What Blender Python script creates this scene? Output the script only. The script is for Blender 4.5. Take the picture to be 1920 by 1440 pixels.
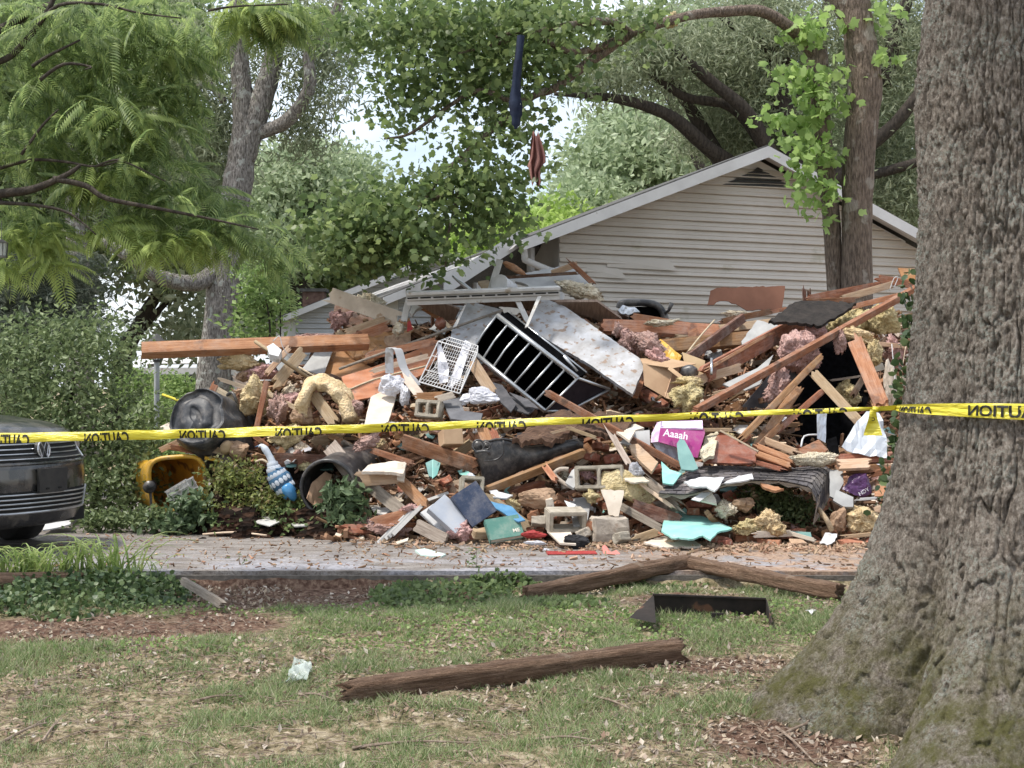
import bpy, bmesh, math, random
import numpy as np
from mathutils import Vector, Matrix, noise as mnoise
R=math.radians; PI=math.pi
random.seed(7); rng=np.random.default_rng(11)
S=bpy.context.scene
for o in list(bpy.data.objects): bpy.data.objects.remove(o)
# ---------------------------------------------------------------- camera
F=2800.0; EYE=1.6
cam=bpy.data.cameras.new('camera'); co=bpy.data.objects.new('camera',cam); S.collection.objects.link(co)
co.location=(0,0,EYE); co.rotation_euler=(R(90),0,0); cam.sensor_width=36; cam.lens=F/1920*36
cam.clip_start=.1; cam.clip_end=2000; S.camera=co
cam.dof.use_dof=False
# ---------------------------------------------------------------- sky, sun, exposure
SUN_EL,SUN_AZ=66,250   # azimuth measured like the sky texture rotation
w=bpy.data.worlds.new("World"); S.world=w; w.use_nodes=True
nt=w.node_tree; N=nt.nodes; L=nt.links; bg=N['Background']
sky=N.new('ShaderNodeTexSky'); sky.sky_type='NISHITA'; sky.sun_disc=False
sky.sun_elevation=R(SUN_EL); sky.sun_rotation=R(SUN_AZ); sky.dust_density=2.0; sky.air_density=1.0
tc=N.new('ShaderNodeTexCoord'); mp=N.new('ShaderNodeMapping'); mp.inputs['Scale'].default_value=(1,1,2.2)
cn=N.new('ShaderNodeTexNoise'); cn.inputs['Scale'].default_value=2.6; cn.inputs['Detail'].default_value=7; cn.inputs['Roughness'].default_value=.55
cr=N.new('ShaderNodeValToRGB'); cr.color_ramp.elements[0].position=.38; cr.color_ramp.elements[1].position=.66
cr.color_ramp.elements[0].color=(.25,.25,.25,1)
mx=N.new('ShaderNodeMix'); mx.data_type='RGBA'; mx.inputs['B'].default_value=(8.0,8.5,9.2,1)
L.new(tc.outputs['Generated'],mp.inputs['Vector']); L.new(mp.outputs['Vector'],cn.inputs['Vector']); L.new(cn.outputs['Fac'],cr.inputs['Fac'])
L.new(cr.outputs['Color'],mx.inputs['Factor']); L.new(sky.outputs['Color'],mx.inputs['A']); L.new(mx.outputs['Result'],bg.inputs['Color'])
bg.inputs['Strength'].default_value=.105
sl=bpy.data.lights.new('sun','SUN'); sl.energy=2.5; sl.angle=R(5); sl.color=(1,.95,.87)
so=bpy.data.objects.new('sun',sl); S.collection.objects.link(so); so.location=(-5,-5,20)
az=R(SUN_AZ); sd=Vector((math.sin(az)*math.cos(R(SUN_EL)),math.cos(az)*math.cos(R(SUN_EL)),math.sin(R(SUN_EL))))
so.rotation_euler=(sd).to_track_quat('Z','Y').to_euler()
S.view_settings.view_transform='Standard'; S.view_settings.look='None'; S.view_settings.gamma=1
S.view_settings.use_curve_mapping=False; S.view_settings.exposure=.90
S.render.engine='CYCLES'; S.cycles.max_bounces=6; S.cycles.transparent_max_bounces=6
S.render.resolution_x=1024; S.render.resolution_y=768
# ---------------------------------------------------------------- helpers
def P(px,py,Y): return Vector(((px-960)/F*Y, Y, EYE-(py-720)/F*Y))
def ys(py): return 11.8+(1010-py)*.0075           # distance of the face of the debris pile at a picture row
def lawn(Y): return np.clip((np.asarray(Y,float)-6.2)*.083,-.1,.29)
DZ=.35
def _h(ix,iy,iz,s):
    n=(ix*374761393+iy*668265263+iz*2147483647+s*974711)&0xffffffff
    n=((n^(n>>13))*1274126177)&0xffffffff
    return ((n^(n>>16))&0xffff)/65535.0
def vn(p,s=0):
    p=np.asarray(p,float); i=np.floor(p).astype(np.int64); f=p-i; f=f*f*(3-2*f); r=0
    for dx in (0,1):
        for dy in (0,1):
            for dz in (0,1):
                wgt=(f[...,0] if dx else 1-f[...,0])*(f[...,1] if dy else 1-f[...,1])*(f[...,2] if dz else 1-f[...,2])
                r=r+wgt*_h(i[...,0]+dx,i[...,1]+dy,i[...,2]+dz,s)
    return r
def fbm(p,o=4,s=0):
    p=np.asarray(p,float); a=.5; r=0
    for k in range(o): r=r+a*(vn(p*2**k+k*17.3,s+k)*2-1); a*=.5
    return r
def ridged(p,o=3,s=0):
    p=np.asarray(p,float); a=.5; r=0
    for k in range(o): r=r+a*(1-2*np.abs(vn(p*2**k+k*9.1,s+k)*2-1)); a*=.5
    return r
# materials
def nodes(name):
    m=bpy.data.materials.new(name); m.use_nodes=True; return m,m.node_tree.nodes,m.node_tree.links,m.node_tree.nodes['Principled BSDF']
def ramp(N,stops):
    c=N.new('ShaderNodeValToRGB'); e=c.color_ramp.elements
    while len(e)<len(stops): e.new(.5)
    for k,(p,col) in enumerate(stops): e[k].position=p; e[k].color=(*col,1)
    return c
def M(name,c1,c2,scale=6,stretch=(1,1,1),rough=.8,bump=.3,bscale=None,dist=.01,spec=.3,metal=0,orand=.0,irand=.0,spots=None,detail=7,lo=.35,hi=.65,alpha=1,trans=0,coord='Object',dust=0):
    m,N,L,b=nodes(name); t=N.new('ShaderNodeTexCoord'); mp=N.new('ShaderNodeMapping'); mp.inputs['Scale'].default_value=stretch
    L.new(t.outputs[coord],mp.inputs['Vector'])
    n=N.new('ShaderNodeTexNoise'); n.inputs['Scale'].default_value=scale; n.inputs['Detail'].default_value=detail; n.inputs['Roughness'].default_value=.62
    L.new(mp.outputs[0],n.inputs['Vector']); c=ramp(N,[(lo,c1),(hi,c2)]); L.new(n.outputs['Fac'],c.inputs['Fac']); out=c.outputs['Color']
    if spots:
        sc,thr,col=spots; n2=N.new('ShaderNodeTexNoise'); n2.inputs['Scale'].default_value=sc; n2.inputs['Detail'].default_value=5; L.new(t.outputs[coord],n2.inputs['Vector'])
        r2=ramp(N,[(thr,(0,0,0)),(thr+.06,(1,1,1))]); L.new(n2.outputs['Fac'],r2.inputs['Fac'])
        x=N.new('ShaderNodeMix'); x.data_type='RGBA'; L.new(r2.outputs['Color'],x.inputs['Factor']); L.new(out,x.inputs['A']); x.inputs['B'].default_value=(*col,1); out=x.outputs['Result']
    if dust:   # plaster dust lying in blotches
        n4=N.new('ShaderNodeTexNoise'); n4.inputs['Scale'].default_value=7; n4.inputs['Detail'].default_value=10; n4.inputs['Roughness'].default_value=.75; L.new(t.outputs[coord],n4.inputs['Vector'])
        r4=ramp(N,[(.46,(0,0,0)),(.70,(dust,dust,dust))]); L.new(n4.outputs['Fac'],r4.inputs['Fac']); x4=N.new('ShaderNodeMix'); x4.data_type='RGBA'; L.new(r4.outputs['Color'],x4.inputs['Factor']); L.new(out,x4.inputs['A']); x4.inputs['B'].default_value=(.46,.41,.36,1); out=x4.outputs['Result']
    if orand or irand:
        hs=N.new('ShaderNodeHueSaturation'); L.new(out,hs.inputs['Color']); mr=N.new('ShaderNodeMapRange')
        a=orand or irand
        if orand: oi=N.new('ShaderNodeObjectInfo'); L.new(oi.outputs['Random'],mr.inputs['Value'])
        else: g=N.new('ShaderNodeNewGeometry'); L.new(g.outputs['Random Per Island'],mr.inputs['Value'])
        mr.inputs['To Min'].default_value=1-a; mr.inputs['To Max'].default_value=1+a; L.new(mr.outputs[0],hs.inputs['Value'])
        m2=N.new('ShaderNodeMapRange'); L.new(mr.outputs[0],m2.inputs['Value']); m2.inputs['From Min'].default_value=1-a; m2.inputs['From Max'].default_value=1+a
        m2.inputs['To Min'].default_value=.515; m2.inputs['To Max'].default_value=.49; L.new(m2.outputs[0],hs.inputs['Hue']); out=hs.outputs['Color']
    L.new(out,b.inputs['Base Color']); b.inputs['Roughness'].default_value=rough; b.inputs['Specular IOR Level'].default_value=spec; b.inputs['Metallic'].default_value=metal
    b.inputs['Alpha'].default_value=alpha; b.inputs['Transmission Weight'].default_value=trans
    if bump:
        n3=N.new('ShaderNodeTexNoise'); n3.inputs['Scale'].default_value=bscale or scale*3; n3.inputs['Detail'].default_value=6; L.new(mp.outputs[0],n3.inputs['Vector'])
        bp=N.new('ShaderNodeBump'); bp.inputs['Strength'].default_value=bump; bp.inputs['Distance'].default_value=dist; L.new(n3.outputs['Fac'],bp.inputs['Height']); L.new(bp.outputs[0],b.inputs['Normal'])
    return m
def leafmat(name,cols,trans=.35,rough=.5):
    m,N,L,b=nodes(name); g=N.new('ShaderNodeNewGeometry'); k=len(cols)
    cols=[tuple((q*.86+(.3*c_[0]+.59*c_[1]+.11*c_[2])*.14)*(1.18 if 'leaf' in name else 1) for q in c_) for c_ in cols]
    c=ramp(N,[(i/(k-1),cols[i]) for i in range(k)]); L.new(g.outputs['Random Per Island'],c.inputs['Fac'])
    L.new(c.outputs['Color'],b.inputs['Base Color']); b.inputs['Roughness'].default_value=rough; b.inputs['Specular IOR Level'].default_value=.35
    t=N.new('ShaderNodeBsdfTranslucent'); h=N.new('ShaderNodeHueSaturation'); h.inputs['Saturation'].default_value=1.0; h.inputs['Value'].default_value=1.4
    L.new(c.outputs['Color'],h.inputs['Color']); L.new(h.outputs[0],t.inputs['Color']); x=N.new('ShaderNodeMixShader'); x.inputs[0].default_value=trans
    o=N['Material Output']; L.new(b.outputs[0],x.inputs[1]); L.new(t.outputs[0],x.inputs[2]); L.new(x.outputs[0],o.inputs['Surface']); return m
# objects
def link(o,parent=None):
    S.collection.objects.link(o)
    if parent is not None: o.parent=parent
    return o
def tag(o,label=None,cat=None,group=None,kind=None):
    if label: o['label']=label
    if cat: o['category']=cat
    if group: o['group']=group
    if kind: o['kind']=kind
    return o
def empty(name,loc=(0,0,0),rz=0):
    o=bpy.data.objects.new(name,None); o.location=loc; o.rotation_euler=(0,0,rz); return link(o)
def meshobj(name,v,f,m=None,parent=None,smooth=False,loc=None,mw=None):
    me=bpy.data.meshes.new(name); me.from_pydata([tuple(map(float,q)) for q in v],[],[tuple(map(int,q)) for q in f]); me.update()
    if m: me.materials.append(m)
    if smooth: me.polygons.foreach_set('use_smooth',[True]*len(me.polygons))
    o=bpy.data.objects.new(name,me); link(o,parent)
    if mw is not None: o.matrix_local=mw
    if loc is not None: o.location=loc
    return o
def npmesh(name,V,Fa,m,parent=None,smooth=False,loc=(0,0,0)):
    """V (n,3) array, Fa list of (k,m) int arrays grouped by face size"""
    me=bpy.data.meshes.new(name); me.vertices.add(len(V)); me.vertices.foreach_set('co',np.ascontiguousarray(V,dtype=np.float32).ravel())
    lt=np.concatenate([a.ravel() for a in Fa]).astype(np.int32); sz=np.concatenate([np.full(len(a),a.shape[1]) for a in Fa]).astype(np.int32)
    me.loops.add(len(lt)); me.loops.foreach_set('vertex_index',lt); me.polygons.add(len(sz))
    st=np.concatenate([[0],np.cumsum(sz)[:-1]]).astype(np.int32); me.polygons.foreach_set('loop_start',st); me.polygons.foreach_set('loop_total',sz)
    me.polygons.foreach_set('use_smooth',np.full(len(sz),bool(smooth))); me.update(calc_edges=True)
    if m: me.materials.append(m)
    o=bpy.data.objects.new(name,me); link(o,parent); o.location=loc; return o
class MB:
    def __init__(s): s.v=[]; s.f=[]
    def add(s,v,f):
        k=len(s.v); s.v+= [tuple(q) for q in v]; s.f+=[tuple(i+k for i in q) for q in f]
    def box(s,c,h,rot=None):
        v=[Vector((x*h[0],y*h[1],z*h[2])) for x in(-1,1) for y in(-1,1) for z in(-1,1)]
        if rot is not None: v=[rot@q for q in v]
        s.add([q+Vector(c) for q in v],[(0,1,3,2),(4,6,7,5),(0,4,5,1),(2,3,7,6),(0,2,6,4),(1,5,7,3)])
    def tube(s,pts,rad,n=8,caps=True):
        pts=[Vector(p) for p in pts]; k0=len(s.v); up=None
        if not hasattr(rad,'__len__'): rad=[rad]*len(pts)
        for i,p in enumerate(pts):
            d=(pts[min(i+1,len(pts)-1)]-pts[max(i-1,0)]).normalized()
            if up is None: up=Vector((0,0,1)) if abs(d.z)<.9 else Vector((1,0,0))
            a=d.cross(up).normalized(); bb=a.cross(d).normalized(); up=bb
            for j in range(n):
                t=2*PI*j/n; s.v.append(tuple(p+(a*math.cos(t)+bb*math.sin(t))*rad[i]))
        for i in range(len(pts)-1):
            for j in range(n): s.f.append((k0+i*n+j,k0+i*n+(j+1)%n,k0+(i+1)*n+(j+1)%n,k0+(i+1)*n+j))
        if caps: s.f.append(tuple(k0+j for j in range(n))[::-1]); s.f.append(tuple(k0+(len(pts)-1)*n+j for j in range(n)))
    def grid(s,nu,nv,fn):
        k=len(s.v)
        for i in range(nu+1):
            for j in range(nv+1): s.v.append(tuple(fn(i/nu,j/nv)))
        for i in range(nu):
            for j in range(nv): a=k+i*(nv+1)+j; s.f.append((a,a+1,a+nv+2,a+nv+1))
    def build(s,name,m,parent=None,smooth=False,loc=None): return meshobj(name,s.v,s.f,m,parent,smooth,loc)
def spline(pts,k=4):
    pts=[Vector(p) for p in pts]; o=[]
    for i in range(len(pts)-1):
        p0=pts[max(i-1,0)];p1=pts[i];p2=pts[i+1];p3=pts[min(i+2,len(pts)-1)]
        for j in range(k):
            t=j/k; o.append(.5*((2*p1)+(p2-p0)*t+(2*p0-5*p1+4*p2-p3)*t*t+(3*p1-p0-3*p2+p3)*t**3))
    o.append(pts[-1]); return o
def textmesh(s,bold=.0):
    c=bpy.data.curves.new('lettering','FONT'); c.body=s; c.size=1; c.offset=bold; c.resolution_u=3
    o=bpy.data.objects.new('t',c); S.collection.objects.link(o); dg=bpy.context.evaluated_depsgraph_get(); me=bpy.data.meshes.new_from_object(o.evaluated_get(dg))
    v=[tuple(q.co) for q in me.vertices]; f=[tuple(p.vertices) for p in me.polygons]; bpy.data.objects.remove(o); bpy.data.meshes.remove(me); return v,f
# leaves
T_OVAL=(np.array([(0,0,0),(.45,.27,.07),(1,0,-.05),(.45,-.27,.07)]),[(0,1,2,3)])
T_NARROW=(np.array([(0,0,0),(.4,.11,.04),(1,0,-.08),(.4,-.11,.04)]),[(0,1,2,3)])
T_LOBE=(np.array([(0,0,0),(.12,.38,.03),(.4,.5,0),(.52,.3,.03),(.86,.4,-.05),(.8,0,.02),(.86,-.4,-.05),(.52,-.3,.03),(.4,-.5,0),(.12,-.38,.03)]),[tuple(range(10))])
T_ROUND=(np.array([(0,0,0),(.2,.36,.04),(.62,.4,.02),(1,0,-.06),(.62,-.4,.02),(.2,-.36,.04)]),[tuple(range(6))])
def _frond():
    v=[];f=[]
    for i in range(15):
        t=.08+.066*i; x=t*.98; z=-.34*t*t; l=.24*math.sin(PI*min(t*1.0+.06,.98))**.5+.04
        for s in(-1,1):
            k=len(v); v+=[(x,0,z),(x+l*.34,s*l*.55+.0,z-.03),(x+l*.55,s*l*.98,z-.13),(x+l*.10,s*l*.60,z-.05)]; f.append((k,k+1,k+2,k+3))
    k=len(v); v+=[(0,-.008,0),(0,.008,0),(1,.004,-.34),(1,-.004,-.34)]; f.append((k,k+1,k+2,k+3))
    return np.array(v),f
T_FROND=_frond()
def _spray():
    v=[];f=[]
    for i in range(7):
        t=i/6; 
        for s in(-1,1):
            k=len(v); a=.30*(1-.5*t); v+=[(t,0,0),(t+a*.6,s*a*.8,.03),(t+a*.75,s*a*.9,-.03),(t+.06,s*.02,-.01)]; f.append((k,k+1,k+2,k+3))
    return np.array(v),f
T_SPRAY=_spray()
def leaves(name,pos,size,tmpl,m,parent=None,flat=.8,droop=0,var=.3,dirs=None,loc=(0,0,0),seed=1):
    g=np.random.default_rng(seed); n=len(pos); nr=g.normal(size=(n,3)); nr/=np.linalg.norm(nr,axis=1)[:,None]; nr=nr*(1-flat)+np.array([0,0,flat*.6])+nr*.2
    nr/=np.linalg.norm(nr,axis=1)[:,None]; d=g.normal(size=(n,3)) if dirs is None else dirs+g.normal(size=(n,3))*.35; d[:,2]-=droop
    d-=nr*(d*nr).sum(1)[:,None]
    if droop: d[:,2]-=droop*.5
    d/=np.linalg.norm(d,axis=1)[:,None]; b=np.cross(nr,d); b/=np.linalg.norm(b,axis=1)[:,None]; nn=np.cross(d,b)
    tv,tf=tmpl; sz=size*(1+g.uniform(-var,var,n)); k=len(tv)
    V=pos[:,None,:]+sz[:,None,None]*(tv[None,:,0,None]*d[:,None,:]+tv[None,:,1,None]*b[:,None,:]+tv[None,:,2,None]*nn[:,None,:])
    V=V.reshape(-1,3); off=(np.arange(n)*k)[:,None]; by={}
    for q in tf: by.setdefault(len(q),[]).append(off+np.array(q)[None,:])
    return npmesh(name,V-np.array(loc),[np.concatenate(a) for a in by.values()],m,parent,False)
def crown(clumps,ntw,nl,spread,seed=3,shell=.55):
    """clumps: (px,py,Y,rx_px,ry_px,depth m, weight); returns leaf positions gathered round twig ends"""
    g=np.random.default_rng(seed); out=[]
    tot=sum(c[6] for c in clumps)
    for px,py,Y,rx,ry,rd,wt in clumps:
        n=max(3,int(ntw*wt/tot)); u=g.normal(size=(n,3)); u/=np.linalg.norm(u,axis=1)[:,None]; u*=(g.uniform(0,1,n)**shell)[:,None]
        c=np.array(P(px,py,Y)); tw=c+u*np.array([rx/F*Y,rd,ry/F*Y])
        d=g.normal(size=(n,nl,3))*spread*np.array([1.2,1.2,.6]); out.append((tw[:,None,:]+d).reshape(-1,3))
    return np.concatenate(out)
# ================================================================ materials
WOOD=[M('wood_redbrown',(.15,.058,.030),(.32,.138,.074),5,(1.2,14,14),.78,.5,18,orand=.3,spots=(5,.60,(.11,.055,.035)),dust=0.32),
 M('wood_orange',(.26,.115,.055),(.43,.225,.12),5,(1.2,14,14),.8,.5,18,orand=.25,spots=(5,.61,(.19,.095,.055)),dust=0.32),
 M('wood_tan',(.34,.22,.135),(.50,.36,.24),5,(1.2,14,14),.8,.45,18,orand=.22,spots=(5,.61,(.26,.17,.11)),dust=0.32),
 M('wood_dark',(.065,.03,.02),(.16,.08,.05),5,(1.2,14,14),.8,.5,18,orand=.3,dust=0.32),
 M('wood_grey',(.20,.16,.13),(.38,.32,.27),5,(1.2,14,14),.9,.5,18,orand=.25,dust=0.32),
 M('wood_pale',(.50,.38,.27),(.70,.56,.42),5,(1.2,14,14),.8,.3,18,orand=.2)]
RB,OR,TN,DK,GR,PL=WOOD
PLY=M('plywood',(.36,.15,.065),(.50,.24,.12),3,(1,5,1),.7,.25,14,orand=.15,spots=(14,.63,(.2,.09,.05)),dust=0.3)
MAHOG=M('mahogany_veneer',(.17,.045,.022),(.30,.095,.05),2.5,(1,6,1),.35,.15,20,spec=.5,dust=0.35)
DRY=M('plasterboard_cream',(.48,.41,.33),(.64,.57,.48),5,rough=.9,bump=.25,orand=.12,spots=(9,.64,(.4,.29,.2)))
TEAL=M('teal_painted_board',(.22,.50,.45),(.29,.58,.53),6,rough=.75,bump=.15,spots=(22,.66,(.55,.48,.38)),dust=0.35)
TEALD=M('dull_teal_board',(.13,.25,.24),(.19,.33,.31),5,rough=.7,bump=.2,spots=(12,.68,(.35,.33,.3)))
CREAMW=M('off_white_paint',(.46,.44,.42),(.60,.585,.56),5,rough=.6,bump=.15,orand=.08,spots=(7,.62,(.36,.29,.23)))
FLAKY=M('flaking_white_panel',(.30,.285,.275),(.50,.51,.54),5,rough=.7,bump=.3,spots=(15,.575,(.27,.20,.155)),detail=10)
WHITE=M('white_plastic',(.50,.50,.50),(.63,.63,.64),5,rough=.5,bump=.15,spots=(8,.62,(.38,.34,.30)))
GREYP=M('grey_sheet',(.28,.28,.28),(.42,.42,.41),4,rough=.6,bump=.2,orand=.1)
SOFF=M('ribbed_soffit',(.20,.14,.11),(.34,.26,.21),5,(8,1,1),.7,.3,12)
CONC=M('concrete_block',(.30,.26,.21),(.46,.41,.34),14,rough=.95,bump=.6,bscale=60,dist=.006,orand=.1,spots=(5,.63,(.24,.18,.13)))
BRICK=M('brick_red',(.30,.11,.07),(.48,.22,.14),16,rough=.95,bump=.6,bscale=60,dist=.005,orand=.25,spots=(9,.62,(.5,.42,.34)))
SHING=M('asphalt_shingle',(.045,.041,.045),(.115,.105,.11),30,rough=.95,bump=.7,bscale=150,dist=.004,irand=.35,spots=(3,.62,(.17,.15,.14)),dust=0.35)
TAR=M('tarred_board',(.012,.010,.009),(.035,.028,.024),9,rough=.85,bump=.7,bscale=30)
PINK=M('pink_insulation',(.40,.23,.205),(.60,.41,.375),10,rough=1,bump=1,bscale=45,dist=.03,spec=0,orand=.12,lo=.3,hi=.7)
YEL=M('yellow_insulation',(.48,.36,.18),(.74,.61,.39),10,rough=1,bump=1,bscale=45,dist=.03,spec=0,orand=.1,lo=.3,hi=.7,spots=(6,.64,(.33,.22,.12)))
CRM=M('cream_insulation',(.56,.46,.33),(.78,.71,.58),10,rough=1,bump=1,bscale=45,dist=.03,spec=0,orand=.1,lo=.3,hi=.7,spots=(6,.66,(.33,.24,.15)))
BLKP=M('black_plastic',(.018,.018,.020),(.045,.045,.048),5,rough=.38,bump=.2,spec=.5,spots=(6,.62,(.085,.075,.068)),dust=0.35)
GRYPL=M('dark_grey_plastic',(.022,.024,.029),(.05,.053,.06),4,rough=.55,bump=.2,spec=.5,dust=0.35)
YELP=M('yellow_plastic',(.50,.27,.015),(.66,.38,.03),4,rough=.45,bump=.1,spec=.5,spots=(7,.62,(.22,.11,.03)),dust=0.35)
CHROME=M('grey_tube_metal',(.38,.39,.40),(.55,.56,.57),6,rough=.35,bump=.05,metal=.8)
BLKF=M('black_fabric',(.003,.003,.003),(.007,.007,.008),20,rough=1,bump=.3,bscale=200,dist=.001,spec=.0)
STEEL=M('galvanised_steel',(.42,.43,.45),(.62,.63,.65),8,rough=.3,bump=.3,metal=.9)
RUST=M('rusty_black_steel',(.014,.012,.011),(.035,.026,.022),7,rough=.85,bump=.4,spots=(7,.62,(.13,.065,.04)))
CARD=M('cardboard',(.36,.23,.14),(.48,.33,.21),3,rough=.9,bump=.1,orand=.1)
KRAFT=M('brown_paper',(.26,.165,.105),(.44,.30,.20),7,rough=.9,bump=.6,bscale=14,dist=.02,spots=(9,.6,(.20,.125,.08)))
BAG=M('white_bag_film',(.46,.46,.50),(.62,.62,.67),4,rough=.35,bump=.5,bscale=14,dist=.02,spec=.5,spots=(9,.68,(.4,.36,.34)))
GBAG=M('grey_bag_film',(.42,.45,.50),(.60,.63,.67),3,rough=.3,bump=.5,bscale=10,dist=.02,spec=.5,spots=(16,.66,(.28,.25,.23)))
NAVY=M('navy_cover',(.030,.045,.085),(.055,.075,.13),6,rough=.5,bump=.1,dust=0.35)
GREEN=M('green_book_cover',(.06,.17,.14),(.09,.22,.18),6,rough=.6,bump=.1,spots=(9,.66,(.35,.32,.25)),dust=0.35)
PAPER=M('paper_pages',(.60,.55,.46),(.74,.70,.62),30,(1,1,12),.9,.3,60)
REDC=M('red_cover',(.26,.025,.025),(.40,.05,.045),6,rough=.5,bump=.2)
PINKC=M('salmon_card',(.62,.17,.15),(.70,.24,.2),6,rough=.7,bump=.2)
LBLUE=M('pale_blue_cover',(.33,.36,.42),(.45,.48,.53),4,rough=.4,bump=.1,dust=0.35)
MAG=M('magenta_carton',(.33,.035,.19),(.42,.06,.26),3,rough=.5,bump=.1,dust=0.35)
LILAC=M('lilac_print',(.62,.42,.66),(.78,.70,.82),14,rough=.5,bump=.05,lo=.45,hi=.55)
PURP=M('purple_bag_film',(.035,.008,.05),(.10,.035,.13),5,rough=.35,bump=.5,bscale=16,dist=.02,spec=.5)
INK=M('white_ink',(.75,.72,.78),(.82,.8,.84),5,bump=0)
INKD=M('black_ink',(.01,.01,.008),(.02,.02,.016),5,bump=0,rough=.6)
TAPE=M('yellow_tape_film',(.60,.51,.03),(.76,.66,.06),4,(1,1,6),.28,.8,9,dist=.02,spec=.6)
BARK1=M('grey_bark',(.10,.088,.075),(.34,.31,.28),9,(6,6,1.5),.95,1,9,.06,spots=(9,.57,(.40,.40,.36)),detail=10,lo=.38,hi=.6)
BARK2=M('brown_bark',(.095,.072,.056),(.24,.185,.145),8,(6,6,1.2),.95,1,10,.05,spots=(5,.58,(.30,.265,.225)),detail=10,lo=.38,hi=.6)
BARK3=M('dark_bark',(.030,.024,.020),(.075,.062,.05),5,(5,5,1.2),.95,1,8,.03)
# ================================================================ ground and driveway
xs=np.concatenate([-np.geomspace(260,4.7,26),np.arange(-4.6,3.6,.035),np.geomspace(3.7,260,26)])
yy=np.concatenate([-np.geomspace(60,.6,10),np.linspace(0,5.2,14),np.arange(5.25,10.3,.03),np.geomspace(10.4,420,40)])
X,Y=np.meshgrid(xs,yy,indexing='ij'); Z=lawn(Y)
Z=np.where(Y>9.9,np.clip(.29+(Y-9.9)*.0,0,.29),Z)
near=(np.abs(X)<5)&(Y>5)&(Y<10.2); pz=np.stack([X,Y,X*0],-1)
Z=Z+near*(fbm(pz*3.0,3,5)*.025+fbm(pz*14,3,9)*.022)
Z=Z+np.where((Y>9.0)&(Y<9.93),-.05*np.clip((Y-9.0)/.5,0,1),0)*near
def soilmask(X,Y):
    n=fbm(np.stack([X,Y,X*0],-1)*2.2,4,21)*.9; r=-9
    for px,py,rx,ry in((540,1092,300,42),(180,1185,190,26),(420,1170,120,20),(60,1180,160,22),(1270,1112,130,10),(850,1100,110,14),(1330,1250,160,16),(1480,1390,190,34),(760,1110,60,10)):
        Yc=9.6
        for _ in range(6): Yc=2800*(1.6-float(lawn(Yc)))/(py-720)
        x0=(px-960)/F*Yc; a=rx/F*Yc; b=ry/F*Yc/( (1.5)/Yc )*.95; r=np.maximum(r,1-((X-x0)/a)**2-((Y-Yc)/b)**2)
    return np.clip(r*1.5+n+.1,0,1)
SM=soilmask(X,Y)
nx,ny=X.shape; idx=np.arange(nx*ny).reshape(nx,ny); fa=np.stack([idx[:-1,:-1],idx[1:,:-1],idx[1:,1:],idx[:-1,1:]],-1).reshape(-1,4)
m,N_,L_,b_=nodes('lawn_soil'); t=N_.new('ShaderNodeTexCoord')
def ntex(N_,L_,t,sc,det=8,ro=.65,co='Object'):
    n=N_.new('ShaderNodeTexNoise'); n.inputs['Scale'].default_value=sc; n.inputs['Detail'].default_value=det; n.inputs['Roughness'].default_value=ro; L_.new(t.outputs[co],n.inputs['Vector']); return n
n1=ntex(N_,L_,t,13,12,.78); c1=ramp(N_,[(.40,(.085,.085,.040)),(.5,(.26,.21,.13)),(.60,(.46,.39,.28))]); L_.new(n1.outputs['Fac'],c1.inputs['Fac'])
n2=ntex(N_,L_,t,24); c2=ramp(N_,[(.38,(.075,.042,.030)),(.5,(.15,.092,.068)),(.62,(.26,.18,.13))]); L_.new(n2.outputs['Fac'],c2.inputs['Fac'])
at=N_.new('ShaderNodeAttribute'); at.attribute_name='soil'; mx=N_.new('ShaderNodeMix'); mx.data_type='RGBA'
L_.new(at.outputs['Fac'],mx.inputs['Factor']); L_.new(c1.outputs[0],mx.inputs['A']); L_.new(c2.outputs[0],mx.inputs['B']); L_.new(mx.outputs['Result'],b_.inputs['Base Color']); b_.inputs['Roughness'].default_value=1; b_.inputs['Specular IOR Level'].default_value=.1
bp=N_.new('ShaderNodeBump'); bp.inputs['Distance'].default_value=.03; n3=ntex(N_,L_,t,40); L_.new(n3.outputs['Fac'],bp.inputs['Height']); L_.new(bp.outputs[0],b_.inputs['Normal'])
go=npmesh('ground',np.stack([X,Y,Z],-1).reshape(-1,3),[fa],m,None,True); tag(go,'patchy lawn and bare soil reaching away under the trees','ground',kind='structure')
a=go.data.attributes.new('soil','FLOAT','POINT'); a.data.foreach_set('value',SM.ravel().astype(np.float32))
def gz(x,Yv):
    x=np.asarray(x,float); Yv=np.asarray(Yv,float); p=np.stack([x,Yv,x*0],-1)
    z=lawn(Yv)+(fbm(p*3.0,3,5)*.025+fbm(p*14,3,9)*.022)+np.where((Yv>9.0)&(Yv<9.93),-.05*np.clip((Yv-9.0)/.5,0,1),0); return z
def gy(py,Y0=8.):
    Yc=Y0
    for _ in range(12): Yc=.5*Yc+.5*2800*(1.6-float(lawn(Yc)))/(py-720)
    return Yc
def G(px,py,dz=0):     # point on the lawn seen at a picture position
    Yc=gy(py); x=(px-960)/F*Yc; return Vector((x,Yc,float(gz(x,Yc))+dz))
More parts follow.
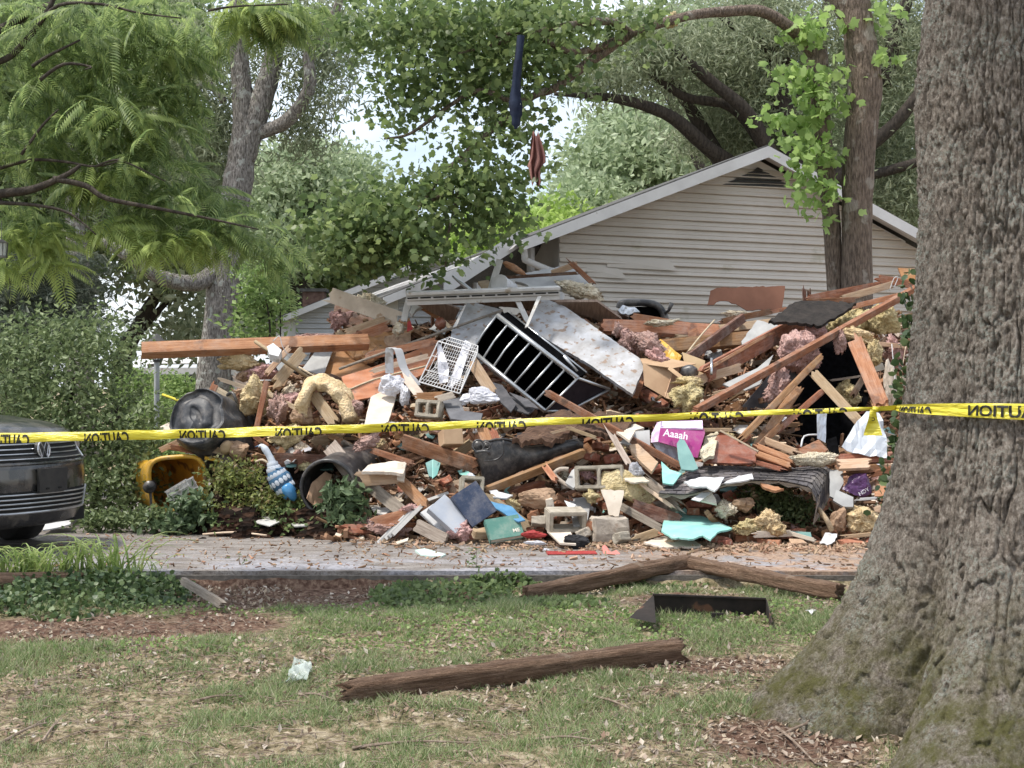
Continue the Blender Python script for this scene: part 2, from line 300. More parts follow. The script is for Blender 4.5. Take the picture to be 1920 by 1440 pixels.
# driveway
m,N_,L_,b_=nodes('driveway_surface'); t=N_.new('ShaderNodeTexCoord'); mp=N_.new('ShaderNodeMapping'); mp.inputs['Scale'].default_value=(1,2.4,1); L_.new(t.outputs['Object'],mp.inputs['Vector'])
n1=ntex(N_,L_,t,3.5,10,.7); L_.new(mp.outputs[0],n1.inputs['Vector']); c1=ramp(N_,[(.32,(.09,.078,.07)),(.45,(.20,.175,.155)),(.56,(.27,.245,.225)),(.68,(.38,.36,.34))]); L_.new(n1.outputs['Fac'],c1.inputs['Fac'])
n2=ntex(N_,L_,t,60,6); mx=N_.new('ShaderNodeMix'); mx.data_type='RGBA'; mx.blend_type='MULTIPLY'; mx.inputs['Factor'].default_value=.8; c2=ramp(N_,[(.38,(.42,.36,.33)),(.52,(1,1,1))]); L_.new(n2.outputs['Fac'],c2.inputs['Fac'])
L_.new(c1.outputs[0],mx.inputs['A']); L_.new(c2.outputs[0],mx.inputs['B'])
# sawdust and plaster slurry spread on the slab: pale grey smear at the lawn edge, orange chips to the right
sx=N_.new('ShaderNodeSeparateXYZ'); L_.new(t.outputs['Object'],sx.inputs[0]); mr=N_.new('ShaderNodeMapRange'); mr.inputs['From Min'].default_value=11.3; mr.inputs['From Max'].default_value=10.2; L_.new(sx.outputs['Y'],mr.inputs['Value'])
n3=ntex(N_,L_,t,1.6,8,.6); L_.new(mp.outputs[0],n3.inputs['Vector']); ml=N_.new('ShaderNodeMath'); ml.operation='MULTIPLY'; L_.new(mr.outputs[0],ml.inputs[0]); r3=ramp(N_,[(.46,(0,0,0)),(.56,(1,1,1))]); L_.new(n3.outputs['Fac'],r3.inputs['Fac']); L_.new(r3.outputs[0],ml.inputs[1])
m4=N_.new('ShaderNodeMix'); m4.data_type='RGBA'; L_.new(ml.outputs[0],m4.inputs['Factor']); L_.new(mx.outputs['Result'],m4.inputs['A']); 
n5=ntex(N_,L_,t,30,6); c5=ramp(N_,[(.4,(.20,.195,.21)),(.6,(.38,.37,.40))]); L_.new(n5.outputs['Fac'],c5.inputs['Fac']); L_.new(c5.outputs[0],m4.inputs['B'])
m5=N_.new('ShaderNodeMix'); m5.data_type='RGBA'; mr2=N_.new('ShaderNodeMapRange'); mr2.inputs['From Min'].default_value=.3; mr2.inputs['From Max'].default_value=1.6; L_.new(sx.outputs['X'],mr2.inputs['Value'])
n6=ntex(N_,L_,t,4,8,.7); m6=N_.new('ShaderNodeMath'); m6.operation='MULTIPLY'; r6=ramp(N_,[(.40,(0,0,0)),(.55,(1,1,1))]); L_.new(n6.outputs['Fac'],r6.inputs['Fac']); L_.new(r6.outputs[0],m6.inputs[1]); L_.new(mr2.outputs[0],m6.inputs[0])
L_.new(m6.outputs[0],m5.inputs['Factor']); L_.new(m4.outputs['Result'],m5.inputs['A']); c7=ramp(N_,[(.4,(.22,.14,.095)),(.6,(.40,.28,.20))]); L_.new(n5.outputs['Fac'],c7.inputs['Fac']); L_.new(c7.outputs[0],m5.inputs['B'])
L_.new(m5.outputs['Result'],b_.inputs['Base Color']); b_.inputs['Roughness'].default_value=.85
bp=N_.new('ShaderNodeBump'); bp.inputs['Distance'].default_value=.01; L_.new(n2.outputs['Fac'],bp.inputs['Height']); L_.new(bp.outputs[0],b_.inputs['Normal'])
b=MB(); b.grid(120,14,lambda u,v:(-14+22*u, 9.97+(.012*math.sin(u*40)+.02*math.sin(u*13))*(1-v)+(19-9.97)*v**1.6, DZ))
b.grid(120,1,lambda u,v:(-14+22*u, 9.97+.012*math.sin(u*40)+.02*math.sin(u*13), DZ-.2*(1-v)))
tag(b.build('driveway',m),'raised driveway strewn with sawdust and plaster','driveway',kind='structure')
b=MB(); CK=M('kerb_concrete',(.09,.08,.07),(.17,.15,.13),20,rough=.95,bump=.6,bscale=60)
b.grid(60,1,lambda u,v:(-3.6+7*u, 9.945+.012*math.sin(u*13),.12+.205*v)); b.grid(60,1,lambda u,v:(-3.6+7*u, 9.945+.03*v+.012*math.sin(u*13),.325))
b.build('kerb',CK); tag(bpy.data.objects['kerb'],'low concrete kerb edging the driveway','kerb',kind='structure')
# grass
GRS=leafmat('grass_blades',[(.08,.15,.04),(.14,.23,.06),(.23,.30,.10),(.44,.40,.26),(.18,.27,.08),(.33,.33,.16)],.3)
n=230000; gx=rng.uniform(-2.9,2.6,n); gyy=5.9+4.0*rng.uniform(0,1,n)**.9
den=fbm(np.stack([gx,gyy*1.3,gx*0],-1)*3.6,5,33)*1.5; keep=(soilmask(gx,gyy)<.5)&(den+rng.uniform(-.40,.40,n)>-.06)&(np.abs(gx)<gyy*.36+.1)
gx=gx[keep];gyy=gyy[keep]; n=len(gx); p=np.stack([gx,gyy,gz(gx,gyy)-.004],-1); th=rng.uniform(0,2*PI,n); h=rng.uniform(.012,.042,n)*(1+1.3*np.clip(den[keep],-.3,1)); w=rng.uniform(.0015,.003,n)
s_=np.stack([np.cos(th),np.sin(th),0*th],-1); ln=np.stack([rng.normal(0,1,n)*h*.7,rng.normal(0,1,n)*h*.7,h],-1)
V=np.stack([p-s_*w[:,None],p+s_*w[:,None],p+ln*.6+s_*w[:,None]*.7+[0,0,0],p+ln],1).reshape(-1,3)
tag(npmesh('grass',V,[np.arange(4*n).reshape(n,4)],GRS),'short patchy lawn grass','grass',kind='stuff')
# litter
LIT=leafmat('dead_leaf_litter',[(.15,.095,.06),(.27,.185,.12),(.38,.31,.22),(.21,.125,.085),(.48,.42,.34),(.12,.08,.055)],.1,.8)
n=33000; lx=rng.uniform(-2.9,2.6,n); ly=5.8+4.1*rng.uniform(0,1,n)**1.0; d=fbm(np.stack([lx,ly,lx*0],-1)*1.7,3,71); tr=np.hypot(lx-1.6,ly-6.6)<1.3
keep=((d+rng.uniform(-.35,.35,n)>.10)|tr)&(np.abs(lx)<ly*.36+.1); lx=lx[keep];ly=ly[keep]
leaves('leaf_litter',np.stack([lx,ly,gz(lx,ly)+.010],-1),.026,T_OVAL,LIT,flat=.75,var=.85,seed=4); tag(bpy.data.objects['leaf_litter'],'dry leaf scraps and wood chips scattered over the lawn','leaf litter',kind='stuff')
TW=M('twig_bark',(.13,.09,.065),(.30,.24,.19),30,rough=.95,bump=.3)
b=MB()
for k in range(3200):
    x=rng.uniform(-2.5,2.2); y_=rng.uniform(5.9,9.6); a=rng.uniform(0,PI); l=rng.uniform(.02,.09); r_=rng.uniform(.0012,.003); z=float(gz(x,y_))+.008
    b.tube([(x-math.cos(a)*l,y_-math.sin(a)*l,z),(x,y_+rng.uniform(-.01,.01),z+.008),(x+math.cos(a)*l,y_+math.sin(a)*l,z)],[r_,r_,r_*.5],4)
tag(b.build('twig_litter',TW),'small twigs and stems lying all through the lawn','twigs',kind='stuff')
for k,(x0,y0,x1,y1,lab) in enumerate([(1000,1392,1110,1400,'thin grey twig in the middle foreground grass'),(0,1395,95,1360,'thin stick at the lower left edge of the lawn'),(1455,1365,1530,1440,'forked grey stick at the foot of the big trunk'),(1460,1385,1560,1350,'brown stick against the big root'),(1108,1310,1190,1338,'thin bent twig right of the short timber'),(560,1310,640,1322,'dark thin twig left of the timber end'),(660,1405,900,1398,'long thin dark stick low in the foreground'),(850,1410,890,1440,'short stick at the bottom edge near the middle'),(80,1395,105,1355,'upright pale twig at the lower left'),(360,1320,470,1308,'grey twig lying in the left foreground'),(1760,1440,1785,1395,'short twig leaning on the near root')]):
    b=MB(); A=G(x0,min(y0,1438),.012); B_=G(x1,min(y1,1438),.014); mid=(A+B_)/2+Vector((rng.uniform(-.02,.02),rng.uniform(-.03,.03),.015))
    b.tube(spline([A,mid,B_],5),[.008-.005*i/10 for i in range(11)],6); d_=(B_-A).normalized(); b.tube([mid,mid+d_*.08+Vector((.02,.05,.02))],[.004,.002],5)
    c=(A+B_)/2; b.v=[tuple(Vector(q)-c) for q in b.v]; tag(b.build('fallen_stick',TW,loc=c),lab,'stick','sticks on the lawn')
# ================================================================ big foreground oak
m,N_,L_,b_=nodes('oak_bark'); t=N_.new('ShaderNodeTexCoord'); mp=N_.new('ShaderNodeMapping'); mp.inputs['Scale'].default_value=(1,1,.6); L_.new(t.outputs['Object'],mp.inputs['Vector'])
n1=ntex(N_,L_,t,50,12,.8); L_.new(mp.outputs[0],n1.inputs['Vector']); c1=ramp(N_,[(.36,(.085,.068,.055)),(.48,(.25,.21,.175)),(.61,(.47,.42,.365))]); L_.new(n1.outputs['Fac'],c1.inputs['Fac'])
n2=ntex(N_,L_,t,4.5,8,.75); r2=ramp(N_,[(.46,(0,0,0)),(.60,(1,1,1))]); L_.new(n2.outputs['Fac'],r2.inputs['Fac'])
n4=ntex(N_,L_,t,65,6,.65); r4=ramp(N_,[(.50,(0,0,0)),(.54,(1,1,1))]); L_.new(n4.outputs['Fac'],r4.inputs['Fac'])
ml=N_.new('ShaderNodeMath'); ml.operation='MULTIPLY'; L_.new(r2.outputs[0],ml.inputs[0]); L_.new(r4.outputs[0],ml.inputs[1])
x1=N_.new('ShaderNodeMix'); x1.data_type='RGBA'; L_.new(ml.outputs[0],x1.inputs['Factor']); L_.new(c1.outputs[0],x1.inputs['A']); x1.inputs['B'].default_value=(.40,.41,.36,1)
# moss low on the roots
sx=N_.new('ShaderNodeSeparateXYZ'); L_.new(t.outputs['Object'],sx.inputs[0]); mr=N_.new('ShaderNodeMapRange'); mr.inputs['From Min'].default_value=.85; mr.inputs['From Max'].default_value=.2; L_.new(sx.outputs['Z'],mr.inputs['Value'])
n5=ntex(N_,L_,t,7,8,.7); r5=ramp(N_,[(.34,(0,0,0)),(.60,(.95,.95,.95))]); L_.new(n5.outputs['Fac'],r5.inputs['Fac']); m5=N_.new('ShaderNodeMath'); m5.operation='MULTIPLY'; L_.new(mr.outputs[0],m5.inputs[0]); L_.new(r5.outputs[0],m5.inputs[1])
x2=N_.new('ShaderNodeMix'); x2.data_type='RGBA'; L_.new(m5.outputs[0],x2.inputs['Factor']); L_.new(x1.outputs['Result'],x2.inputs['A']); x2.inputs['B'].default_value=(.13,.125,.045,1)
L_.new(x2.outputs['Result'],b_.inputs['Base Color']); b_.inputs['Roughness'].default_value=.95; b_.inputs['Specular IOR Level'].default_value=.15
n3=ntex(N_,L_,t,80,6,.75); L_.new(mp.outputs[0],n3.inputs['Vector']); bp=N_.new('ShaderNodeBump'); bp.inputs['Distance'].default_value=.035; bp.inputs['Strength'].default_value=1; L_.new(n3.outputs['Fac'],bp.inputs['Height']); L_.new(bp.outputs[0],b_.inputs['Normal'])
OAK=(2.42,6.9); r0=.512
def gau(th,c,w):
    d=(th-R(c)+PI)%(2*PI)-PI; return np.exp(-(d/R(w))**2)
def oakr(th,z):
    A=.50+.42*gau(th,172,20)+.42*gau(th,238,17)+.35*gau(th,128,20)+.3*gau(th,310,22)+.3*gau(th,40,25)-.12*gau(th,208,8)
    zz=np.maximum(z-.05,-.3); r=r0+A*.88*np.exp(-np.maximum(zz,-.2)/.60)-.035*np.clip(z-1.2,0,6)*.5
    r=r-.15*gau(th,210,8)*np.exp(-np.maximum(z,0)/.6)-.10*gau(th,262,9)*np.exp(-np.maximum(z,0)/.45)-.09*gau(th,186,6)*np.exp(-np.maximum(z,0)/.4)+.04*gau(th,170,16)*np.exp(-((z-2.85)/.35)**2)
    return r
tz=np.concatenate([np.arange(-.25,3.6,.0095),np.linspace(3.62,7.4,60)]); nth=560
# finer angular spacing on the side the lens can see
thv=np.concatenate([R(150)+R(200)*np.arange(440)/440,R(350)+R(160)*np.arange(120)/120])
TH,ZZ=np.meshgrid(thv,tz,indexing='ij'); rr=oakr(TH,ZZ); dr_=np.diff(rr,axis=1,prepend=rr[:,:1]); dz_=np.diff(ZZ,axis=1,prepend=ZZ[:,:1]); LL=np.cumsum(np.sqrt(dr_**2+dz_**2),1); LL=LL-LL[:,-1:]+5; sl_=np.clip(1-ZZ/1.1,0,1)
# bark follows the flare: plates lean outward low down
cxy=np.stack([np.cos(TH)*.55,np.sin(TH)*.55,ZZ],-1)
lean=sl_*np.sin(TH-R(215))*.0
q=np.stack([cxy[...,0]*22,cxy[...,1]*22,LL*2.6],-1); wv=fbm(np.stack([cxy[...,0]*8,cxy[...,1]*8,LL*4],-1),3,50)
q2=q+np.stack([wv*.85,wv*.85,wv*.5],-1)
cr1=np.abs(fbm(q2,2,60)); cr2=np.abs(fbm(q2*2.3+7,2,64)); rg=-np.exp(-(cr1/.05)**2)*.85-np.exp(-(cr2/.06)**2)*.45+.25; fine=fbm(np.stack([cxy[...,0]*60,cxy[...,1]*60,LL*32],-1),3,70)
cross=np.abs(fbm(np.stack([cxy[...,0]*24,cxy[...,1]*24,LL*19],-1),2,81))
big=fbm(np.stack([cxy[...,0]*3,cxy[...,1]*3,ZZ*.9],-1),3,90)
rr=rr+rg*.034+fine*.022-np.clip(.05-cross,0,.05)*.16+big*.018
Vx=np.stack([np.cos(TH)*rr,np.sin(TH)*rr,ZZ],-1).reshape(-1,3); na,nb=TH.shape; idx=np.arange(na*nb).reshape(na,nb); i2=np.roll(idx,-1,0)
fa=np.stack([idx[:,:-1],i2[:,:-1],i2[:,1:],idx[:,1:]],-1).reshape(-1,4)
oak=empty('oak_tree',(OAK[0],OAK[1],.05)); tag(oak,'massive rough barked oak trunk with spreading roots in the right foreground','tree')
npmesh('trunk',Vx,[fa],m,oak,True)
LFD=leafmat('oak_leaves',[(.035,.065,.018),(.07,.12,.03),(.10,.16,.045)],.35)
g_=np.random.default_rng(5); u=g_.normal(size=(220,3)); u/=np.linalg.norm(u,axis=1)[:,None]; tw=np.array([2.4,6.9,8.2])+u*np.array([3.4,3.0,1.1])*(g_.uniform(0,1,220)**.4)[:,None]
ps=(tw[:,None,:]+g_.normal(size=(220,24,3))*.22).reshape(-1,3); leaves('crown',ps,.13,T_LOBE,LFD,oak,loc=(OAK[0],OAK[1],.05),seed=8)
b=MB()
for a in (20,100,190,260,320):
    d=Vector((math.cos(R(a)),math.sin(R(a)),0)); b.tube(spline([Vector((0,0,6.8)),d*.9+Vector((0,0,7.6)),d*2+Vector((0,0,8.2)),d*3+Vector((0,0,8.3))],4),[.24-.0165*i for i in range(13)],8)
b.build('limb',BARK1,oak,True)
# ================================================================ trees and shrubs
def tree(name,label,trunks,bark,clumps,ntw,nl,spread,size,tmpl,lm,group=None,seed=1,flat=.7,droop=0,cat='tree',shell=.55,base=None,tn='trunk',cn='crown'):
    """trunks: list of ([(px,py,Y)...],[radii m])"""
    c=clumps[0]; loc=base or Vector((P(c[0],c[1],c[2]).x,c[2],.28)); 
    if trunks: q=P(*trunks[0][0][0]); loc=Vector((q.x,q.y,min(q.z,.3)))
    r=empty(name,loc); tag(r,label,cat,group)
    b=MB()
    for pts,rad in trunks:
        sp=spline([P(*q) for q in pts],5); rr=np.interp(np.linspace(0,len(pts)-1,len(sp)),range(len(pts)),rad)
        rr=[q*(1+random.uniform(-.05,.05)) for q in rr]; b.tube([q-loc for q in sp],rr,12)
        if cat=='plant': b.build(tn,bark,r,True); b=MB()
    if b.v: b.build(tn,bark,r,True)
    if clumps: leaves(cn,crown(clumps,ntw,nl,spread,seed,shell),size,tmpl,lm,r,flat,droop,loc=tuple(loc),seed=seed+9)
    return r
LG1=leafmat('leaf_grey_green',[(.11,.14,.065),(.19,.225,.12),(.31,.34,.21),(.14,.175,.085)],.35)  # grey green, lightened to carry the bright hazy background light
LG2=leafmat('leaf_mid_green',[(.06,.095,.03),(.11,.165,.05),(.18,.24,.08)],.4)
LG3=leafmat('leaf_light_green',[(.10,.17,.04),(.17,.26,.06),(.24,.33,.09)],.4)
LG4=leafmat('leaf_far_haze_green',[(.19,.25,.13),(.28,.35,.19),(.38,.44,.28)],.35)  # background brightness and haze put into the leaf colour
LG5=leafmat('leaf_lime',[(.17,.27,.03),(.27,.39,.06),(.35,.47,.11)],.45)
LG6=leafmat('leaf_conifer',[(.035,.05,.030),(.065,.082,.05),(.10,.115,.075)],.1)
LTU=leafmat('leaf_tulip',[(.06,.10,.03),(.11,.17,.045),(.20,.26,.08),(.08,.125,.04)],.45,.42)
LMI=leafmat('leaf_mimosa',[(.085,.14,.04),(.155,.225,.065),(.27,.345,.10),(.12,.175,.07)],.5,.55)
LMB=leafmat('leaf_mimosa_bright',[(.24,.31,.07),(.34,.42,.11),(.17,.24,.06)],.45,.55)
# left big tree with forked grey trunk
tree('hardwood_tree','tall grey trunked tree that forks high up, standing behind the left of the pile',[
 ([(380,1000,21),(395,760,21),(410,620,21),(425,470,21),(448,330,21),(458,230,21),(450,120,21),(447,0,21),(445,-150,21)],[.34,.25,.235,.22,.21,.17,.13,.12,.1]),
 ([(456,300,21),(480,220,21),(505,140,21),(520,70,21),(540,-60,21)],[.17,.17,.15,.12,.09]),
 ([(485,250,21),(540,225,20.8),(580,165,20.6),(580,90,20.5),(625,30,20.4),(650,-40,20.3)],[.10,.095,.09,.07,.06,.05]),
 ([(412,500,21),(370,530,20.7),(300,520,20.3),(240,480,20),(190,450,20)],[.12,.12,.10,.08,.06]),
 ([(420,190,21),(390,155,21),(372,165,21),(365,185,21)],[.05,.05,.04,.02])],BARK1,
 [(350,130,21.5,110,150,1.5,2.2),(400,260,21.8,60,120,1,1.5),(380,380,22,60,60,1,1),(600,120,21,60,120,.8,1.1),(560,30,21,110,60,1,1),(300,250,22.5,60,120,1,1.2),(480,120,22,30,100,.5,.3),(570,250,21.5,40,60,.5,.5)],
 700,26,.16,.13,T_NARROW,LG1,seed=12,flat=.3,droop=.4)
b=MB()
# distant trees ------------------------------------------------------
FAR='trees beyond the houses'
def far(lab,cl,lm,size,seed,tr=None,ntw=500,nl=24,spread=.4,flat=.5,tmpl=T_OVAL):
    c=cl[0]; tr=tr or [([(c[0],760,c[2]),(c[0],c[1]+c[4]*.5,c[2]),(c[0]+5,c[1],c[2])],[.35,.28,.15])]
    return tree('broadleaf_tree',lab,tr,BARK3,cl,ntw,nl,spread,size,tmpl,lm,FAR,seed,flat)
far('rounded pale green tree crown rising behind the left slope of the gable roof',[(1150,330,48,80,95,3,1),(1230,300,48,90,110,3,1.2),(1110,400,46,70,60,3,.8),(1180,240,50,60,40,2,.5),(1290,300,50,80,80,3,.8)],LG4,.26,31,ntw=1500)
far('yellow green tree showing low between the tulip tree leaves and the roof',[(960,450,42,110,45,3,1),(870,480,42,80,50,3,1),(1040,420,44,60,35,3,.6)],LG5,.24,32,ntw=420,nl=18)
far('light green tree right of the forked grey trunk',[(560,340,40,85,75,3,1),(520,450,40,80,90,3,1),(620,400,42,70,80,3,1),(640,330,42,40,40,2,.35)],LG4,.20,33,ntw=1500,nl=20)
far('mid green tree behind the left end of the pile',[(600,520,42,110,50,2,1),(760,500,44,110,50,2,1),(480,600,40,50,60,2,.7)],LG2,.22,34,ntw=420)
far('leafy tree filling the gap between conifer and grey trunk',[(280,400,30,120,110,2,1),(330,520,30,60,40,2,.3),(210,300,32,90,140,2,1),(340,330,31,60,80,2,.6),(350,620,31,55,40,2,.18)],LG1,.20,35,
  [([(225,900,30),(228,690,30),(255,620,30),(300,545,30),(345,500,30)],[.25,.2,.16,.11,.05]),([(250,635,30),(290,590,30),(320,560,30)],[.1,.07,.04])],ntw=700,nl=20)
far('dark green tree at the far left edge behind the mimosa',[(60,260,28,150,220,3,1),(120,120,28,160,160,3,1),(30,470,27,120,100,2,.8),(250,60,30,140,90,2,.7)],LG2,.20,36,ntw=1500)
far('tree crown filling the sky beyond the centre foliage',[(800,40,34,190,60,2,1),(640,90,34,50,60,2,.2),(900,120,34,100,40,2,.2),(1040,60,33,110,80,2,.6)],LG2,.18,37,[([(1400,900,34),(1380,500,34),(1200,60,34)],[.2,.15,.08])],ntw=230,nl=16)
far('dark green tree far to the right behind the oak trunk',[(1950,300,30,170,200,3,1),(2050,150,30,200,160,3,1),(1900,480,31,140,110,2,.7)],LG2,.24,39,ntw=420,nl=16)
far('tall tree beyond the right edge of the picture',[(2350,250,34,220,240,3,1),(2300,480,34,200,130,3,.8)],LG1,.26,40,ntw=420,nl=16)
far('tall tree beyond the left edge of the picture',[(-280,250,26,220,260,3,1),(-300,560,26,200,160,2,.9)],LG2,.22,42,ntw=420,nl=16)
# right oak with fanning dark limbs
tree('spreading_oak','oak with many dark fanning limbs behind the gable of the pale sided house',[
 ([(1500,760,26),(1498,420,26),(1490,300,26),(1462,180,26),(1440,60,26),(1430,-60,26)],[.34,.30,.24,.17,.14,.1]),
 ([(1492,330,26),(1452,300,25.5),(1400,210,25),(1330,150,24.8),(1260,90,24.6),(1225,60,24.6)],[.15,.14,.12,.10,.07,.04]),
 ([(1470,330,26),(1430,270,25.6),(1370,200,25.4),(1280,180,25.2),(1200,120,25),(1150,100,25)],[.12,.11,.09,.075,.06,.03]),
 ([(1390,320,26),(1330,280,25.5),(1260,220,25),(1180,190,24.6),(1110,180,24.3),(1040,176,24)],[.15,.13,.11,.085,.06,.03]),
 ([(1360,320,26.5),(1310,230,26.5),(1265,160,26.5),(1220,110,26.5)],[.16,.13,.09,.05]),
 ([(1480,120,26),(1420,80,25.8),(1370,45,25.6),(1340,20,25.6)],[.10,.08,.06,.04]),
 ([(1540,330,26),(1620,330,25.6),(1700,310,25.2),(1760,290,25)],[.11,.10,.085,.07]),
 ([(1500,420,26),(1600,300,25.5),(1680,230,25.2),(1740,150,25)],[.15,.13,.11,.09]),
 ([(1500,200,26),(1540,60,26),(1560,-40,26)],[.12,.1,.08]),
 ([(1660,160,26),(1680,60,26),(1710,-20,26)],[.13,.12,.1])],BARK3,
 [(1300,110,26,150,100,2,1.3),(1400,160,27,120,150,2,1.6),(1450,50,26,160,80,2,1.3),(1210,100,25,90,60,1.5,.6),(1130,150,24.6,80,40,1,.35),(1420,260,27,80,60,1.5,.9),(1620,150,27,110,200,2,2.0),(1690,330,27,80,120,2,1.6),(1690,80,27,80,120,2,1.0),(1600,400,27,90,60,2,.8),(1340,250,28,80,40,1.5,.5)],
 2300,26,.20,.145,T_NARROW,LG1,seed=21,flat=.35,droop=.3)
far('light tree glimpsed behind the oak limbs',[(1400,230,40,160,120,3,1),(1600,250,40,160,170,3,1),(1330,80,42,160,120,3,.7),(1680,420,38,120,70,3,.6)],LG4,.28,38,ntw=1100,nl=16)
LGV=leafmat('leaf_sprout',[(.14,.23,.045),(.22,.34,.07),(.31,.43,.12)],.5)
# tulip tree: double trunk behind the pile, foliage out to the left
TU=tree('tulip_tree','double trunked tree with broad lobed leaves between the pile and the gable wall',[
 ([(1608,900,16),(1607,560,16),(1607,400,16),(1612,272,16),(1622,160,16),(1607,40,16),(1602,0,16),(1590,-120,16)],[.21,.168,.17,.172,.185,.172,.17,.16]),
 ([(1576,900,16.1),(1566,560,16.1),(1558,400,16.1),(1543,272,16.1),(1536,180,16.1),(1532,90,16.1)],[.12,.088,.10,.10,.115,.11]),
 ([(1530,110,16.1),(1490,60,15.9),(1430,22,15.7),(1360,22,15.5),(1290,30,15.2),(1190,60,15),(1120,90,14.8),(1060,95,14.6),(990,60,14.5),(930,70,14.4)],[.065,.065,.06,.055,.05,.042,.036,.03,.022,.015]),
 ([(1622,60,16),(1590,30,16),(1560,-30,16)],[.12,.11,.1]),
 ([(1180,62,15),(1100,120,14.8),(1040,165,14.6),(1000,180,14.5),(940,230,14.4),(880,280,14.3),(820,340,14.2),(780,400,14.1)],[.06,.05,.042,.036,.03,.026,.02,.012]),
 ([(1000,180,14.5),(960,190,14.4),(900,170,14.4),(840,200,14.4),(770,250,14.3),(720,260,14.3)],[.03,.028,.025,.02,.015,.01]),
 ([(1180,62,15),(1140,40,14.8),(1040,52,14.6),(960,75,14.5),(860,100,14.4)],[.045,.04,.03,.02,.01]),
 ([(880,280,14.3),(860,360,14.2),(840,440,14.1),(835,500,14.1)],[.02,.016,.012,.008]),
 ([(840,360,14.2),(760,400,14.1),(700,420,14.1),(620,430,14)],[.018,.015,.012,.006])],BARK2,
 [(820,50,14.6,200,70,.8,2.0),(960,60,14.6,130,70,.8,1.5),(1120,50,14.9,150,50,.6,1.2),(1040,130,14.6,90,50,.5,.7),(780,160,14.5,90,70,.6,.9),(900,160,14.5,90,60,.6,.9),(760,240,14.3,40,40,.5,.15),
  (900,270,14.3,80,40,.5,.35),(870,350,14.2,110,60,.5,1.1),(740,400,14.1,130,90,.6,1.5),(650,430,14.1,100,80,.6,1.3),(690,480,14.2,90,40,.5,.7),(800,460,14.1,70,60,.5,.6),(940,370,14.3,50,70,.3,.5),(960,200,14.4,50,80,.4,.5),(920,440,14.2,60,35,.3,.3),(1000,250,14.4,25,50,.2,.12),(660,60,14.8,80,60,.5,.6),(600,470,14.4,50,40,.4,.3)],
 600,17,.15,.072,T_LOBE,LTU,seed=41,flat=.55,droop=.15,shell=.6)
leaves('vine',crown([(1510,150,15.85,35,90,.1,1),(1490,230,15.9,40,70,.12,.8),(1520,60,15.9,45,50,.15,.8),(1570,200,15.8,30,90,.1,.5),(1525,290,15.85,30,60,.1,.8),(1515,340,15.85,30,40,.1,.6),(1540,380,15.85,22,50,.1,.3),(1650,70,15.9,22,60,.1,.45)],60,13,.11,51),.10,T_LOBE,LGV,TU,.35,.2,loc=tuple(TU.location),seed=52)
# mimosa in the left foreground
br=[([(-40,372,9),(0,363,9),(60,355,9),(124,328,9),(150,310,9)],[.03,.028,.024,.016,.01]),
 ([(100,335,9),(160,348,9),(200,372,9),(292,390,9),(383,408,9),(485,430,9)],[.018,.017,.015,.011,.008,.004]),
 ([(-20,120,9.3),(20,105,9.3),(66,55,9.3),(95,10,9.3),(110,-30,9.3)],[.02,.02,.018,.015,.012]),
 ([(66,55,9.3),(110,10,9.2),(190,8,9.1),(260,24,9),(340,34,8.9)],[.012,.011,.009,.006,.004]),
 ([(60,125,9.2),(90,105,9.2),(150,75,9.2)],[.012,.01,.006]),([(75,150,9.1),(120,120,9.1),(170,125,9.1),(160,130,9)],[.012,.01,.006,.004]),
 ([(40,290,9.1),(80,235,9.1),(110,205,9.1)],[.01,.008,.004]),([(0,315,9.2),(60,300,9.2),(120,303,9.2),(180,312,9.1),(230,300,9.1)],[.012,.01,.009,.006,.004]),
 ([(180,312,9.1),(215,300,9),(250,310,9),(310,340,9)],[.008,.007,.005,.003]),([(390,20,8.8),(440,12,8.8),(540,8,8.8)],[.008,.006,.004]),([(0,380,9),(70,385,9),(130,400,9),(180,440,9)],[.012,.01,.007,.004])]
mim=empty('mimosa_tree',(-4.6,9.3,.25)); tag(mim,'feathery leaved tree whose drooping branches fill the upper left','tree'); b=MB()
b.tube(spline([(0,0,0),(.1,.1,1.2),(-.1,0,2.4),(.3,0,3.2),(.6,0,4.2)],4),[.11-.005*i for i in range(17)],10)
lo=mim.location
for pts,rad in br:
    sp=spline([P(q[0],q[1],q[2]-.42) for q in pts],4); b.tube([q-lo for q in sp],list(np.interp(np.linspace(0,len(pts)-1,len(sp)),range(len(pts)),rad)),7)
for e in ((-40,372,9),(-20,120,9.3),(0,315,9.2),(0,380,9),(95,10,9.3)):
    b.tube(spline([Vector((0.1,0,2.6)),(P(*e)-lo)*.5+Vector((0,0,1.4)),P(*e)-lo],4),[.05,.048,.045,.042,.04,.036,.032,.03,.028],8)
b.build('trunk',BARK3,mim,True)
def fronds(name,cl,n,lm,seed,size=.25):
    g=np.random.default_rng(seed); tot=sum(c[6] for c in cl); ps=[];ds=[]
    for px,py,Y,rx,ry,rd,wt in cl:
        k=max(2,int(n*wt/tot)); u=g.normal(size=(k,3)); u/=np.linalg.norm(u,axis=1)[:,None]; u*=(g.uniform(0,1,k)**.5)[:,None]
        ps.append(np.array(P(px,py,Y))+u*np.array([rx/F*Y,rd,ry/F*Y])); a=g.uniform(0,2*PI,k); ds.append(np.stack([np.cos(a)+.25,np.sin(a),-.55+0*a],-1))
    ps=np.concatenate(ps); ds=np.concatenate(ds); leaves(name,ps,size,T_FROND,lm,mim,.8,.25,.3,ds,tuple(lo),seed)
